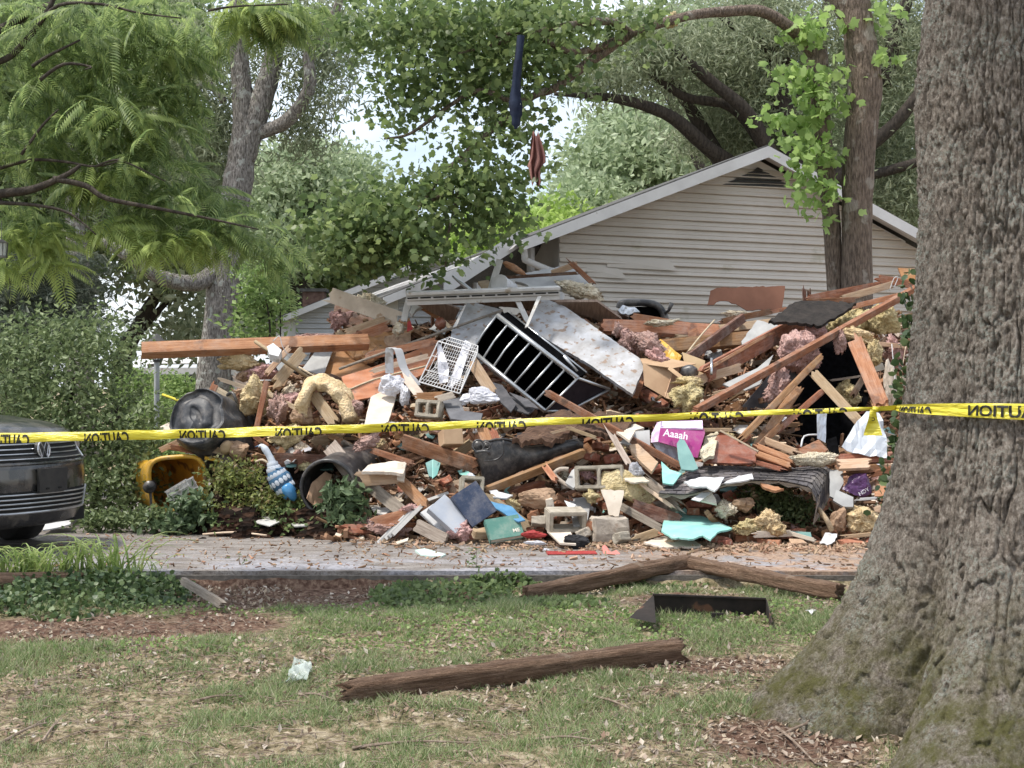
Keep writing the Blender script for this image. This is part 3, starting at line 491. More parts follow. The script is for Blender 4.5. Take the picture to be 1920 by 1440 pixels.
fronds('crown',[(80,60,9.2,160,80,.5,2),(260,50,9,150,70,.5,2),(150,170,9.2,190,80,.5,2.4),(60,260,9.1,110,70,.5,1.3),(240,230,9,130,70,.5,1.6),(330,180,9,60,50,.3,.5),(250,330,9,140,50,.4,1.6),(370,380,9,90,45,.4,1),(120,310,9.1,90,50,.4,.9),(470,30,8.8,110,30,.3,.8),(560,20,8.8,70,30,.3,.4),(320,100,9,60,50,.4,.6),(60,400,9,70,30,.3,.5),(440,430,9,80,30,.3,.6),(520,480,9,35,70,.2,.25),(260,410,9,50,30,.3,.3)],1050,LMI,61,.23)
fronds('young_foliage',[(230,420,8.9,60,25,.2,.6),(300,450,8.9,60,25,.2,.8),(60,440,8.9,70,25,.2,.9),(180,330,8.9,60,40,.2,.5),(380,440,8.9,60,20,.2,.5),(230,210,8.9,40,30,.2,.35),(480,20,8.7,100,25,.2,.8),(90,480,8.9,30,20,.15,.3),(20,490,8.9,40,15,.15,.3)],300,LMB,62,.21)
# conifer and shrubs on the left
cf=tree('conifer_tree','dark layered conifer at the left edge behind the round bush',[([(20,960,17),(25,700,17),(30,480,17)],[.16,.12,.04])],BARK3,[(60,500,17,120,30,1,1),(40,560,17,130,30,1,1),(90,610,17,110,25,1,.8),(20,640,17,100,40,1,.8),(130,540,17.3,50,30,.7,.3),(10,700,17,100,40,1,.6)],420,18,.15,.15,T_SPRAY,LG6,seed=71,flat=.85,droop=.15)
tree('pale_trunk_tree','pale straight trunk standing between the conifer and the forked tree',[([(150,900,25),(150,580,25),(146,480,25),(140,380,25),(135,200,25)],[.28,.20,.19,.17,.14])],BARK1,[(150,300,26,90,90,1.2,1),(70,350,26,80,70,1.2,.6),(200,420,26,60,50,1,.5)],260,22,.2,.14,T_OVAL,LG1,seed=72)
LBU=leafmat('leaf_bush',[(.055,.085,.028),(.11,.155,.05),(.20,.25,.10),(.08,.12,.04)],.3,.45)
tree('round_bush','large rounded green bush behind the dark car',[([(120,1000,13.9),(125,820,13.9),(140,700,13.9)],[.05,.04,.02]),([(170,1000,13.8),(200,850,13.7),(220,760,13.7)],[.04,.03,.015])],BARK3,
 [(120,720,13.9,130,120,.7,2.2),(60,820,13.7,110,110,.6,1.6),(200,800,13.8,80,120,.6,1.8),(240,900,13.4,55,75,.35,1.0),(170,930,13.4,90,60,.35,1.2),(30,700,14,70,80,.6,1),(150,640,14.1,80,50,.5,.7),(80,610,14.2,30,25,.3,.2),(215,650,13.8,30,30,.3,.2),(270,800,13.5,30,40,.3,.3),(10,640,14.1,40,40,.4,.3),(180,600,14.2,20,25,.2,.12)],820,17,.14,.058,T_OVAL,LBU,cat='bush',seed=81,shell=.35,tn='stem',cn='foliage',flat=.6)
tree('hedge_shrub','sunlit yellow flecked shrub beside the lamp post',[],BARK3,[(330,735,22,50,35,.5,1),(300,790,20,60,60,.5,1.4),(250,730,21,40,45,.5,.7),(395,745,22,40,25,.4,.4),(310,860,17,45,60,.4,.8)],420,16,.09,.075,T_OVAL,LG3,cat='bush',seed=82,base=P(310,860,20),cn='foliage')
tree('sapling','slender lime green sapling left of the grey house wall',[([(508,680,17.5),(505,600,17.5),(498,560,17.5),(485,510,17.5)],[.014,.012,.009,.005]),([(525,680,17.6),(526,600,17.6),(524,560,17.6)],[.01,.008,.004]),([(500,580,17.5),(470,555,17.5),(450,540,17.5)],[.008,.006,.003])],BARK3,[(490,520,17.5,50,28,.3,1),(470,560,17.5,35,25,.3,.6),(520,570,17.6,28,22,.3,.35),(455,610,17.5,25,40,.3,.35),(500,620,17.6,40,22,.3,.3)],120,9,.09,.085,T_OVAL,LG3,cat='tree',seed=83,cn='crown')
LWD=leafmat('leaf_weed',[(.045,.08,.03),(.09,.14,.06),(.15,.21,.10)],.3,.5)
LYW=leafmat('leaf_yellow_shrub',[(.12,.15,.025),(.24,.27,.05),(.09,.12,.03),(.20,.14,.05)],.3,.5)
WG='weeds at the foot of the pile'
def weed(label,cl,lm,ntw,nl,size,seed,tm=T_OVAL,grp=WG,name='leafy_weed',spread=.045):
    c=cl[0]; tr=[]
    for k in range(3): tr.append(([(c[0]+(k-1)*c[3]*.4,985,c[2]),(c[0]+(k-1)*c[3]*.5,c[1],c[2])],[.006,.003]))
    tree(name,label,tr,BARK3,cl,ntw,nl,spread,size,tm,lm,grp,seed,.6,0,'plant',tn='stem',cn='foliage')
weed('grey green weed below the yellow bin',[(360,960,12.45,50,38,.12,1),(330,985,12.4,60,18,.12,.5)],LWD,75,9,.075,91)
weed('yellow green shrub between the yellow bin and the open black barrel',[(440,900,12.7,60,45,.2,1),(500,940,12.6,50,40,.2,.9),(420,950,12.6,50,35,.15,.7),(560,950,12.6,40,30,.15,.4)],LYW,330,11,.045,92)
weed('pointed leafed weed in front of the open black barrel',[(640,940,12.15,34,40,.1,1),(650,975,12.1,40,20,.1,.6)],LWD,60,9,.085,93,spread=.05)
weed('low bright weed patch at the edge of the driveway',[(600,990,12.3,70,14,.1,1),(520,990,12.4,70,14,.1,.8),(440,985,12.4,60,18,.12,.7),(540,960,12.5,60,20,.15,.6)],LG2,190,10,.055,94)
weed('small dark weed at the foot of the round bush',[(290,975,12.55,50,22,.12,1),(200,975,12.6,60,20,.12,1)],LBU,120,10,.055,95)
weed('green plant under the folded shingle roof piece',[(1440,925,12.2,50,28,.15,1),(1490,960,12.1,45,25,.15,.7)],LBU,190,11,.045,96)
# ================================================================ low planting in front of the driveway
LIV=leafmat('leaf_ivy',[(.025,.05,.018),(.055,.10,.03),(.12,.17,.055),(.04,.075,.025)],.25,.4)
def patch(name,label,els,n,size,tm,lm,hh,kind='stuff',seed=1):
    g=np.random.default_rng(seed); ps=[]; tot=sum(e[2]*e[3] for e in els)
    for px,py,rx,ry,h in els:
        k=int(n*rx*ry/tot); a=g.uniform(0,2*PI,k); q=g.uniform(0,1,k)**.5; Yc=gy(py); x0=(px-960)/F*Yc
        x=x0+np.cos(a)*q*rx/F*Yc; y_=Yc+np.sin(a)*q*ry*Yc*Yc/(F*1.45); y_=np.minimum(y_,9.9); ps.append(np.stack([x,y_,gz(x,y_)+h*(1-q*q)*g.uniform(.2,1,k)+.008],-1))
    o=leaves(name,np.concatenate(ps),size,tm,lm,None,.7,0,seed=seed); tag(o,label,'plants',kind=kind); return o
patch('ivy_patch','dark ivy mound below the daylilies at the lower left',[(180,1110,190,34,.16),(60,1105,120,34,.12),(280,1100,80,26,.14)],3600,.038,T_ROUND,LIV,.1,seed=3)
patch('weed_patch','low green vines beside the mulch in the middle of the lawn edge',[(830,1108,140,26,.09),(940,1085,90,20,.12),(750,1115,60,16,.05),(1050,1125,110,14,.04),(1120,1080,200,6,.05)],2900,.035,T_ROUND,LG2,.1,seed=4)
patch('clover_patch','light green low plants scattered across the middle lawn',[(900,1150,330,22,.02),(1330,1175,260,26,.03),(330,1140,120,14,.04),(560,1150,120,10,.02),(1480,1130,140,16,.03),(880,1190,330,26,.015),(260,1215,220,14,.02)],5200,.020,T_ROUND,LG3,.1,seed=5)
patch('ground_clover','mid green low leaves mixed through the lawn',[(1000,1160,420,30,.02),(1350,1150,220,30,.03),(800,1250,500,60,.012),(300,1300,400,60,.01)],5000,.019,T_OVAL,LG2,.1,seed=6)
LLY=leafmat('daylily_blade',[(.16,.26,.05),(.27,.38,.08),(.38,.44,.14),(.13,.22,.05)],.35,.45)
def blades(name,label,px,py,n,hm,spread,seed,grp,lm=LLY,w=.011):
    g=random.Random(seed); o=G(px,py); b=MB()
    for k in range(n):
        a=g.uniform(0,2*PI); x0=g.gauss(0,spread*.25); y0=g.gauss(0,.05); h=hm*g.uniform(.5,1.15); out=h*g.uniform(.25,1.1); d=Vector((math.cos(a),math.sin(a)*.6,0)); s_=Vector((-d.y,d.x,0)); kk=len(b.v); nn=7
        for i in range(nn+1):
            t_=i/nn; p_=Vector((x0,y0,0))+d*out*t_**1.4+Vector((0,0,h*(1.9*t_-1.25*t_*t_))); ww=w*(1-t_**2.2)*(.5+.5*min(1,t_*5))+.0008
            b.v+=[tuple(p_-s_*ww),tuple(p_+Vector((0,0,-ww*.5))),tuple(p_+s_*ww)]
        for i in range(nn):
            q=kk+3*i; b.f+=[(q,q+1,q+4,q+3),(q+1,q+2,q+5,q+4)]
    return tag(b.build(name,lm,loc=o),label,'plant',grp)
DG='daylily clumps by the driveway'
blades('daylily_clump','tall daylily clump standing highest above the ivy mound',205,1090,80,.46,.42,1,DG)
blades('daylily_clump','daylily clump at the far left edge of the lawn',30,1090,110,.34,.55,2,DG)
blades('daylily_clump','daylily clump between the left edge and the tallest clump',110,1085,70,.30,.5,3,DG)
blades('daylily_clump','small grassy clump right of the tallest daylilies',270,1085,26,.17,.25,4,DG,w=.006)
leaves('x',np.zeros((1,3)),.001,T_OVAL,LIV); bpy.data.objects.remove(bpy.data.objects['x'])
for k,(px,py,hh,lab) in enumerate([(890,1080,.20,'small upright leafy sprout in front of the driveway edge'),(445,1075,.13,'bare twiggy sprout on the mulch'),(1265,1073,.08,'tiny sprout where the two weathered timbers meet')]):
    o=G(px,py); b=MB(); top=Vector((.01,0,hh)); b.tube(spline([Vector((0,0,-.02)),Vector((.015,0,hh*.5)),top],4),[.004,.0036,.003,.003,.0025,.002,.002,.0015,.001],5)
    r=empty('seedling',o); tag(r,lab,'plant'); b.build('stem',TW,r); g=np.random.default_rng(k+5); nn=[46,8,10][k]; ps=np.stack([g.normal(0,.03,nn),g.normal(0,.03,nn),g.uniform(.03,hh,nn)],-1)+np.array(o); leaves('foliage',ps,.035,T_OVAL,LG2,r,loc=tuple(o),seed=k)
# ================================================================ houses
SID=M('vinyl_siding',(.50,.455,.40),(.58,.535,.48),1.2,(1,1,1),.6,.08,6,spots=(2.2,.64,(.42,.385,.31)))
SID2=M('blue_grey_siding',(.40,.41,.42),(.46,.47,.48),1.2,rough=.6,bump=.05)
TRIM=M('white_trim_paint',(.58,.57,.56),(.68,.67,.66),3,rough=.5,bump=.05,spots=(10,.7,(.35,.32,.28)))
ROOFM=M('grey_roof_shingle',(.06,.06,.058),(.12,.115,.11),30,rough=.95,bump=.5,bscale=80)
BRW=M('brick_wall',(.20,.07,.045),(.36,.15,.10),12,rough=.95,bump=.4,bscale=40)
DARKV=M('vent_louvre',(.05,.05,.05),(.09,.09,.085),8,bump=0)
DARKI=M('dark_gap',(.01,.01,.01),(.016,.016,.016),8,bump=0)
HA=15
U=Vector((math.cos(R(HA)),math.sin(R(HA)),0)); NN=Vector((-math.sin(R(HA)),math.cos(R(HA)),0))
def house(label,O,half,zp,slope,ov,sid,vent,length,group,brick=False,zb=.28,sR=None,tilt=0):
    """O = ground point under the left eave tip of the gable, s runs right along the wall"""
    h=empty('house',O); tag(h,label,'house',group); sR=sR or slope; rhalf=half*slope/sR; zr=lambda s:zp-(slope if s<half else sR)*abs(s-half); RE=half+rhalf
    W=lambda s,d,z:U*s+NN*d+Vector((0,0,z-O[2]))
    b=MB(); pitch=.1143; z=zb
    while z<zp-.25:
        z1=z+pitch; s0=ov if z1<zr(ov) else half-(zp-.05-z)/slope; s1=min(RE-.15,half+(zp-.05-z)/sR)
        t0=ov if z1<zr(ov) else half-(zp-.05-z1)/slope; t1=min(RE-.15,half+(zp-.05-z1)/sR)
        if s1<=s0: break
        t0=min(max(t0,s0),half); t1=max(t1,half); wob=[random.uniform(-.002,.002) for _ in range(4)]
        # one lap: flat face, small step, shadow lip
        rows=[(.004,-.034),(.012,-.038),(.052,-.018),(.060,-.023),(pitch-.008,-.008),(pitch+.003,.004)]
        k=len(b.v)
        for dz,dd in rows:
            f_=dz/pitch; b.v+=[tuple(W(s0+(t0-s0)*f_,dd,z+dz-tilt*(s0-half))),tuple(W(s1+(t1-s1)*f_,dd,z+dz-tilt*(s1-half)))]
        for i in range(len(rows)-1): b.f.append((k+2*i,k+2*i+1,k+2*i+3,k+2*i+2))
        b.f.append((k,k+1,k+1,k)) if 0 else None
        k=len(b.v); b.v+=[tuple(W(s0,.006,z-tilt*(s0-half))),tuple(W(s1,.006,z-tilt*(s1-half)))]; b.f.append((k-12,k,k+1,k-11))
        z=z1
    b.build('siding',sid,h)
    # body behind the siding
    b=MB(); pr=[(ov,zb),(RE-ov,zb),(RE-ov,zr(RE-ov)-.06),(half,zp-.06),(ov,zr(ov)-.06)]; k=len(b.v)
    for d in(.01,length): b.v+=[tuple(W(s,d,z)) for s,z in pr]
    b.f+=[tuple(range(5))[::-1],tuple(range(5,10))]+[(i,(i+1)%5,5+(i+1)%5,5+i) for i in range(5)]; b.build('wall',TRIM if brick else sid,h)
    # roof slabs
    b=MB()
    for sg in(-1,1):
        e=half-half if sg<0 else RE; k=len(b.v)
        for d in(-.30,length+.3):
            for s,z in((half,zp),(e,zr(e)),(e,zr(e)+.07),(half,zp+.075)): b.v.append(tuple(W(s,d,z)))
        b.f+=[(k,k+1,k+2,k+3),(k+4,k+7,k+6,k+5),(k,k+4,k+5,k+1),(k+1,k+5,k+6,k+2),(k+2,k+6,k+7,k+3)]
    b.build('roof',ROOFM,h)
    b=MB()
    for sg in(-1,1):
        e=0 if sg<0 else RE; k=len(b.v)
        for d in(-.335,-.303):
            for s,z in((half,zp+.055),(e,zr(e)+.055),(e,zr(e)-.075),(half,zp-.085)): b.v.append(tuple(W(s,d,z)))
        b.f+=[(k,k+3,k+2,k+1),(k+4,k+5,k+6,k+7),(k,k+1,k+5,k+4),(k+2,k+3,k+7,k+6),(k+1,k+2,k+6,k+5),(k,k+4,k+7,k+3)]
    b.build('rake_board',TRIM,h)
    # soffit under the overhang
    b=MB()
    for sg in(-1,1):
        e=half-half if sg<0 else RE; k=len(b.v); b.v+=[tuple(W(half,-.30,zp-.012)),tuple(W(e,-.30,zr(e)-.012)),tuple(W(e,.0,zr(e)-.012)),tuple(W(half,.0,zp-.012))]; b.f.append((k,k+1,k+2,k+3))
    b.build('soffit',TRIM,h)
    if vent:
        b=MB(); z=zp-.40
        for i in range(9):
            z0=z+i*.04; hw=(zp-.17-z0)/max(slope,sR)
            if hw<.05: break
            k=len(b.v); hw2=max(hw-.04/slope,.01); b.v+=[tuple(W(half-hw,-.045,z0)),tuple(W(half+hw,-.045,z0)),tuple(W(half+hw2,-.015,z0+.036)),tuple(W(half-hw2,-.015,z0+.036))]; b.f.append((k,k+1,k+2,k+3))
            k=len(b.v); b.v+=[tuple(W(half-hw,-.045,z0)),tuple(W(half+hw,-.045,z0)),tuple(W(half+hw,-.018,z0-.003)),tuple(W(half-hw,-.018,z0-.003))]; b.f.append((k,k+1,k+2,k+3))
        b.build('gable_vent',DARKV,h)
    return h,W,zr
O1=Vector((.566,18,0))-U*.55; O1.z=.28
h1,W1,zr1=house('pale grey sided house with a wide gable end right behind the pile',O1,3.14,4.47,.392,.55,SID,True,5,'houses',brick=True,sR=.47,tilt=.018)
# gutter end and downspout on the left eave
b=MB(); e=W1(.0,-.2,zr1(0))
b.grid(1,7,lambda u,v:W1(-.02-.11*math.sin(PI*v)*1,-.32+u*11,zr1(0)+.04-.10*math.sin(PI*v))); b.build('gutter',TRIM,h1,True)
b=MB(); q=lambda px,py,Y:P(px,py,Y)-O1
for pp in [[(982,458,17.75),(984,482,17.75),(990,490,17.78),(1046,514,17.95),(1052,524,18),(1052,640,18)]]:
    b.tube([q(*a) for a in spline([Vector(x) for x in pp],3)],.042,10)
b.build('downspout',TRIM,h1,True)
b=MB()
for i,z in enumerate(np.arange(.4,3.0,.075)):
    for j in range(2): b.box(W1(.49+.0*j,.12+j*.21+(i%2)*.1,z),(.045,.095,.031),Matrix.Rotation(R(HA),3,'Z'))
b.build('brick_corner',BRICK,h1)
b=MB(); k=0
b.tube([W1(6.1,-.06,zr1(6.1)-.45),W1(6.1,-.06,.4)],.016,8); b.tube([W1(6.24,-.06,zr1(6.1)-.47),W1(6.24,-.06,zr1(6.1)-.72),W1(6.1,-.06,zr1(6.1)-.76)],.016,8); b.box(W1(6.1,-.05,zr1(6.1)-.52),(.035,.03,.05)); b.box(W1(6.24,-.05,zr1(6.1)-.52),(.035,.03,.05)); b.build('conduit',TRIM,h1)
# loose bent siding strips (damage)
b=MB(); 
for s0,s1,z,dz in((1.15,1.95,3.02,.03),(.9,1.3,2.90,.02)):
    k=len(b.v); b.v+=[tuple(W1(s0,-.022,z+.11)),tuple(W1(s1,-.022,z+.11)),tuple(W1(s1+.1,-.06,z-dz)),tuple(W1(s0,-.03,z))]; b.f.append((k,k+1,k+2,k+3))
b.build('bent_lap',SID,h1)
# porch roof slab running down from the eave
def slab(name,pts,th,m,parent=None,n=None,loc=None):
    pts=[Vector(p) for p in pts]
    if n is None: n=sum(((pts[i]-pts[0]).cross(pts[i+1]-pts[0]) for i in range(1,len(pts)-1)),Vector()).normalized()
    if n.y<0 or (abs(n.y)<.2 and n.z<0): n=n if n.y>0 else -n
    b=MB(); k=len(pts); b.v=[tuple(p) for p in pts]+[tuple(p+n*th) for p in pts]; b.f=[tuple(range(k)),tuple(range(k,2*k))[::-1]]+[(i,i+k,(i+1)%k+k,(i+1)%k) for i in range(k)]
    return b.build(name,m,parent)
r=empty('porch_roof',P(900,560,17.6)*1); r.location.z=.3; tag(r,'low porch roof edge sloping down left from the gable eave','porch'); qo=Vector(r.location)
A,B_,C,D=P(832,547,17.2),P(975,455,17.8),P(1044,470,19.6),P(930,560,19.4)
b=MB(); b.v=[tuple(v-qo) for v in (A,B_,C,D)]+[tuple(v-qo+Vector((0,0,.12))) for v in (A,B_,C,D)]; b.f=[(0,3,2,1),(4,5,6,7),(0,1,5,4),(1,2,6,5),(2,3,7,6),(3,0,4,7)]; b.build('roof_slab',ROOFM,r)
b=MB(); v=[A,B_]; b.v=[tuple(q_-qo+o_) for q_ in v for o_ in (Vector((0,-.03,-.05)),Vector((0,-.03,.15)),Vector((0,-.002,.15)),Vector((0,-.002,-.05)))]; b.f=[(0,4,5,1),(1,5,6,2),(2,6,7,3),(3,7,4,0),(0,1,2,3),(4,7,6,5)]; b.build('fascia',TRIM,r)
b=MB(); 
for t_ in(.25,.98): pt=A.lerp(B_,t_)-qo; b.tube([(pt.x+.15,pt.y+.35,pt.z-.02),(pt.x+.15,pt.y+.35,0)],.05,8)
b.build('post',TRIM,r)
b=MB(); b.v=[tuple(W1(.35,0,.3)+O1-qo) ,tuple(W1(.35,4,.3)+O1-qo),tuple(W1(.35,4,3.1)+O1-qo),tuple(W1(.35,0,3.1)+O1-qo)]; b.f=[(0,1,2,3)]; 
O2=P(712,566,24); O2.z=.28
h2,_,_=house('blue grey house half hidden behind the leaning white frame',O2,3.5,2.92+1.44,.412,.3,SID2,False,3,'houses')
O3=P(528,597,32); O3.z=.28
h3,W3,_=house('farthest grey house with a small chimney behind the pile peak',O3,3.5,3.0+1.44,.412,.3,SID2,False,4,'houses')
c=P(590,560,33.5)-O3; b=MB(); b.box(c+Vector((0,0,-.15)),(.24,.22,.30)); b.build('chimney',M('old_chimney_brick',(.12,.07,.055),(.22,.14,.11),12),h3); b=MB(); b.box(c+Vector((0,0,.18)),(.29,.27,.035)); b.build('chimney_cap',DARKV,h3)
# ================================================================ lamp post, van, street lamp, lantern
GLS=M('lantern_glass',(.5,.52,.5),(.6,.62,.6),4,rough=.2,bump=0,alpha=.6)
o=P(294,800,19); o.z=.28; r=empty('lamp_post',o); tag(r,'slim garden lamp post with a lantern top seen through the shrubs','lamp post')
b=MB(); b.tube([(0,0,0),(0,0,1.60)],.035,10); b.build('pole',M('weathered_post',(.30,.32,.32),(.42,.44,.44),6),r)
b=MB(); z0=1.6; b.tube([(0,0,z0),(0,0,z0+.03)],.05,8); b.tube([(0,0,z0+.24),(0,0,z0+.27),(0,0,z0+.33),(0,0,z0+.36)],[.125,.11,.05,.012],6)
for k in range(6): a=k*PI/3; b.tube([(math.cos(a)*.05,math.sin(a)*.05,z0+.02),(math.cos(a)*.1,math.sin(a)*.1,z0+.25)],.006,4)
b.build('lantern_frame',DARKV,r); b=MB(); b.tube([(0,0,z0+.03),(0,0,z0+.24)],[.045,.095],6); b.build('lantern_glass',GLS,r)
o=P(350,800,40); o.z=.28; r=empty('parked_van',o); tag(r,'white van parked far beyond the shrubs, only its pale roof and side showing','van')
b=MB(); b.grid(10,12,lambda u,v:(-1.25+2.9*u,(-.9+1.8*v),2.08-.22*abs(2*v-1)**4-.12*abs(2*u-1)**6)); b.grid(1,1,lambda u,v:(-1.25+2.9*u,-.9,.35+1.4*v+0)); b.grid(1,1,lambda u,v:(-1.25+2.9*u,.9,.35+1.4*v)); b.grid(1,1,lambda u,v:(-1.25,-.9+1.8*u,.35+1.4*v)); b.grid(1,1,lambda u,v:(1.65,-.9+1.8*u,.35+1.4*v)); b.build('body',WHITE,r,True)
b=MB(); b.box((.2,-.915,1.35),(1.2,.012,.22)); b.build('window',BLKP,r)
for x in(-.8,1.2):
    b=MB(); b.tube([(x,-.93,.32),(x,-.7,.32)],.32,16); b.build('wheel',BLKP,r)
o=P(170,900,34); o.z=.28; r=empty('street_lamp',o); tag(r,'pale street lamp head poking through the mimosa branches','street lamp'); q=lambda px,py:P(px,py,34)-o
b=MB(); b.tube(spline([q(170,800),q(168,420),q(158,388),q(140,384),q(118,376)],4),[.08-.003*i for i in range(17)],8); b.build('pole',STEEL,r)
b=MB(); b.tube([q(122,378),q(108,368),q(86,356)],[.05,.17,.09],10); b.build('lamp_head',WHITE,r)
o=P(3,480,8.5); r=empty('hanging_lantern',o); tag(r,'small black lantern hanging at the left edge of the picture','lantern'); b=MB()
b.tube([(0,0,.09),(0,0,.2)],.002,4); b.tube([(0,0,.075),(0,0,.095)],[.04,.008],6); b.tube([(0,0,-.01),(0,0,0)],.034,6)
for k in range(6): a=k*PI/3; b.tube([(math.cos(a)*.03,math.sin(a)*.03,0),(math.cos(a)*.035,math.sin(a)*.035,.075)],.003,4)
b.build('lantern_frame',BLKP,r); b=MB(); b.tube([(0,0,.002),(0,0,.073)],[.024,.029],6); b.build('lantern_glass',GLS,r)
b=MB(); b.tube(spline([o+Vector((0,0,.2)),P(-10,400,8.8),P(-20,376,9)],3),.0025,4); 
# ================================================================ dark car at the left edge
CP=M('dark_grey_car_paint',(.016,.016,.017),(.036,.035,.034),5,rough=.22,bump=.03,spec=.8,spots=(6,.50,(.075,.068,.06)),detail=9)
CPT=M('bumper_plastic',(.022,.022,.023),(.05,.048,.045),5,rough=.5,bump=.1)
YAW=69; NOSE=P(88,850,10.95); NOSE.z=DZ
f_=Vector((math.sin(R(YAW)),-math.cos(R(YAW)),0)); ang=math.atan2(f_.y,f_.x)
car=empty('parked_car',NOSE,ang); tag(car,'dark grey dusty sedan parked nose out at the left edge','car')
HW=.88
def bow(v,p=2.6,a=.40): return -a*abs(v/HW)**p
prof=[(-.16,.20),(-.05,.23),(.0,.32),(.02,.42),(.03,.55),(.02,.66),(-.03,.72),(-.06,.745),(-.075,.80),(-.11,.88),(-.16,.925),(-.30,.965),(-.6,1.0),(-1.15,1.05),(-1.35,1.08),(-1.9,1.38),(-2.3,1.44),(-3.0,1.42),(-3.6,1.12),(-4.3,1.08),(-4.5,1.0),(-4.52,.5),(-4.4,.25)]
pr=prof[:14]
def skin(i_,v):
    i=min(int(i_),len(prof)-2); t_=i_-i; x=prof[i][0]*(1-t_)+prof[i+1][0]*t_; z=prof[i][1]*(1-t_)+prof[i+1][1]*t_
    k=1 if x>-1.2 else max(0,1-(-1.2-x)/1.2) if x>-2.4 else 0
    wd=HW if z<1.06 else HW*(1-.28*min(1,(z-1.06)/.35)); vv=v*wd/HW
    edge=abs(v/HW)**5; zz=z-(.07*edge if .9<z<1.1 else .05*edge if z>=1.1 else 0)
    return Vector((x+bow(v)*k-.0,vv,zz))
b=MB(); b.grid(88,28,lambda u,w_:skin(u*22,-HW+2*HW*w_))
for sg in(-1,1):
    k=len(b.v)
    for i in range(9,81):
        p=skin(i/4,sg*HW); b.v+=[tuple(p),(p.x,sg*(HW-.0),min(p.z,.85)),(p.x,sg*(HW-.03),.25)]
    for i in range(71): a=k+3*i; b.f+=[(a,a+1,a+4,a+3),(a+1,a+2,a+5,a+4)]
b.build('body',CP,car,True)
zx={}
def front(v,z,pr_=.006):   # point on the nose at height z
    for i in range(2,13):
        if prof[i][1]<=z<=prof[i+1][1]: t_=(z-prof[i][1])/(prof[i+1][1]-prof[i][1]); return skin(i+t_,v)+Vector((pr_,0,0))*1
    return skin(5,v)
def patchc(name,v0,v1,z0,z1,m,pr_=.006,nv=12,nz=6,slant=0,parent=car):
    b=MB(); b.grid(nv,nz,lambda u,w_:front((v0+(v1-v0)*u)*(1+slant*(1-w_)*-1),z0+(z1-z0)*w_,pr_)); return b.build(name,m,parent,True)
grille=patchc('grille',-.60,.60,.69,.835,DARKI,.006)
for z in(.708,.743,.778,.813):
    b=MB(); b.tube([front(-.58+1.16*k/24,z,.014) for k in range(25)],.0055,6); b.build('grille_slat',STEEL,grille)
for sg in(-1,1):
    b=MB(); b.tube([front(sg*.61,.69,.01),front(sg*.63,.76,.01),front(sg*.60,.85,.01)],.012,6); b.build('grille_trim',STEEL,grille)
lower=patchc('lower_grille',-.56,.56,.335,.475,DARKI,.008,slant=.12)
for z in(.36,.392,.424,.456):
    b=MB(); b.tube([front((-.53+1.06*k/24)*(1-.1*(.5-z)/.17),z,.016) for k in range(25)],.006,6); b.build('grille_slat',CHROME,lower)
b=MB(); b.tube(spline([front(-.58,.48,.014),front(-.54,.36,.014),front(-.46,.325,.014),front(0,.322,.014),front(.46,.325,.014),front(.54,.36,.014),front(.58,.48,.014)],5),.009,6); b.build('grille_trim',CHROME,lower)
patchc('bumper_lip',-.84,.84,.235,.315,CPT,.02)
b=MB(); b.tube([front(-.85+1.7*k/24,.672,.008) for k in range(25)],.008,6); b.build('bumper_crease',CP,car)
b=MB(); b.box(front(0,.56,.02)+Vector((0,.0,-.01)),(.012,.155,.086)); b.build('plate_bracket',CPT,car)
b=MB(); 
for y_ in(-.07,.07): b=MB(); b.box(front(0,.56,.035)+Vector((0,y_,-.07)),(.003,.018,.006)); b.build('bracket_slot',DARKI,car)
for sg in(-1,1):
    b=MB(); b.grid(10,6,lambda u,w_:front(sg*(.63+.20*u),.70+.15*w_-.02*u,.008)-Vector((.0,0,0))); hl=b.build('headlight',BLKP,car,True)
    b=MB(); b.tube([front(sg*.72,.775,.012),front(sg*.72,.775,.018)],[.05,.04],14); b.build('lens',STEEL,hl)
# round badge: ring with a V above a W
bc=front(0,.768,.035); bd=MB(); 
def bp_(y,z): return (bc.x+.004-z*.12,bc.y+y,bc.z+z)
bd.tube([bp_(.066*math.cos(a),.066*math.sin(a)) for a in np.linspace(0,2*PI,33)],.0065,6,False)
for pl in ([(-.030,.058),(0,.008),(.030,.058)],[(-.057,.030),(-.026,-.052),(0,.0),(.026,-.052),(.057,.030)]):
    bd.tube([bp_(*q) for q in pl],.0058,6)
bg_=MB(); bg_.tube([(bc.x-.03,bc.y,bc.z),(bc.x-.0,bc.y,bc.z)],[.074,.068],24); bb=bg_.build('badge',CPT,car); bd.build('emblem',STEEL,bb)
patchc('windshield',0,0,0,0,BLKP) if 0 else None
b=MB(); b.tube([front(-.80+1.6*k/24,.852,.003) for k in range(25)],.004,5); b.build('bonnet_gap',DARKI,car)
b=MB(); b.grid(6,8,lambda u,w_:skin(14.15+.75*u,-.72+1.44*w_)+Vector((.012,0,.008))); b.build('windshield',BLKP,car,True)
for x in(-.92,-3.55):
    for sg in(-1,1):
        w_=empty('wheel'); w_.parent=car; w_.location=(x,sg*.80,.315)
        if x>-1: w_.rotation_euler=(0,0,R(-22))
        b=MB(); b.tube([(0,-.11,0),(0,-.10,0),(0,.10,0),(0,.11,0)],[.29,.315,.315,.29],28); b.build('tyre',CPT,w_,True); b=MB(); b.tube([(0,-.118,0),(0,.118,0)],.20,20); b.build('rim',CHROME,w_)
b=MB(); b.box((-2.2,0,.25),(2.0,.7,.05)); b.build('underbody',DARKI,car)
b=MB(); b.v=[tuple(P(60,990,12.6)),tuple(P(70,962,12.9)),tuple(P(138,955,12.9)),tuple(P(132,985,12.6))]; 
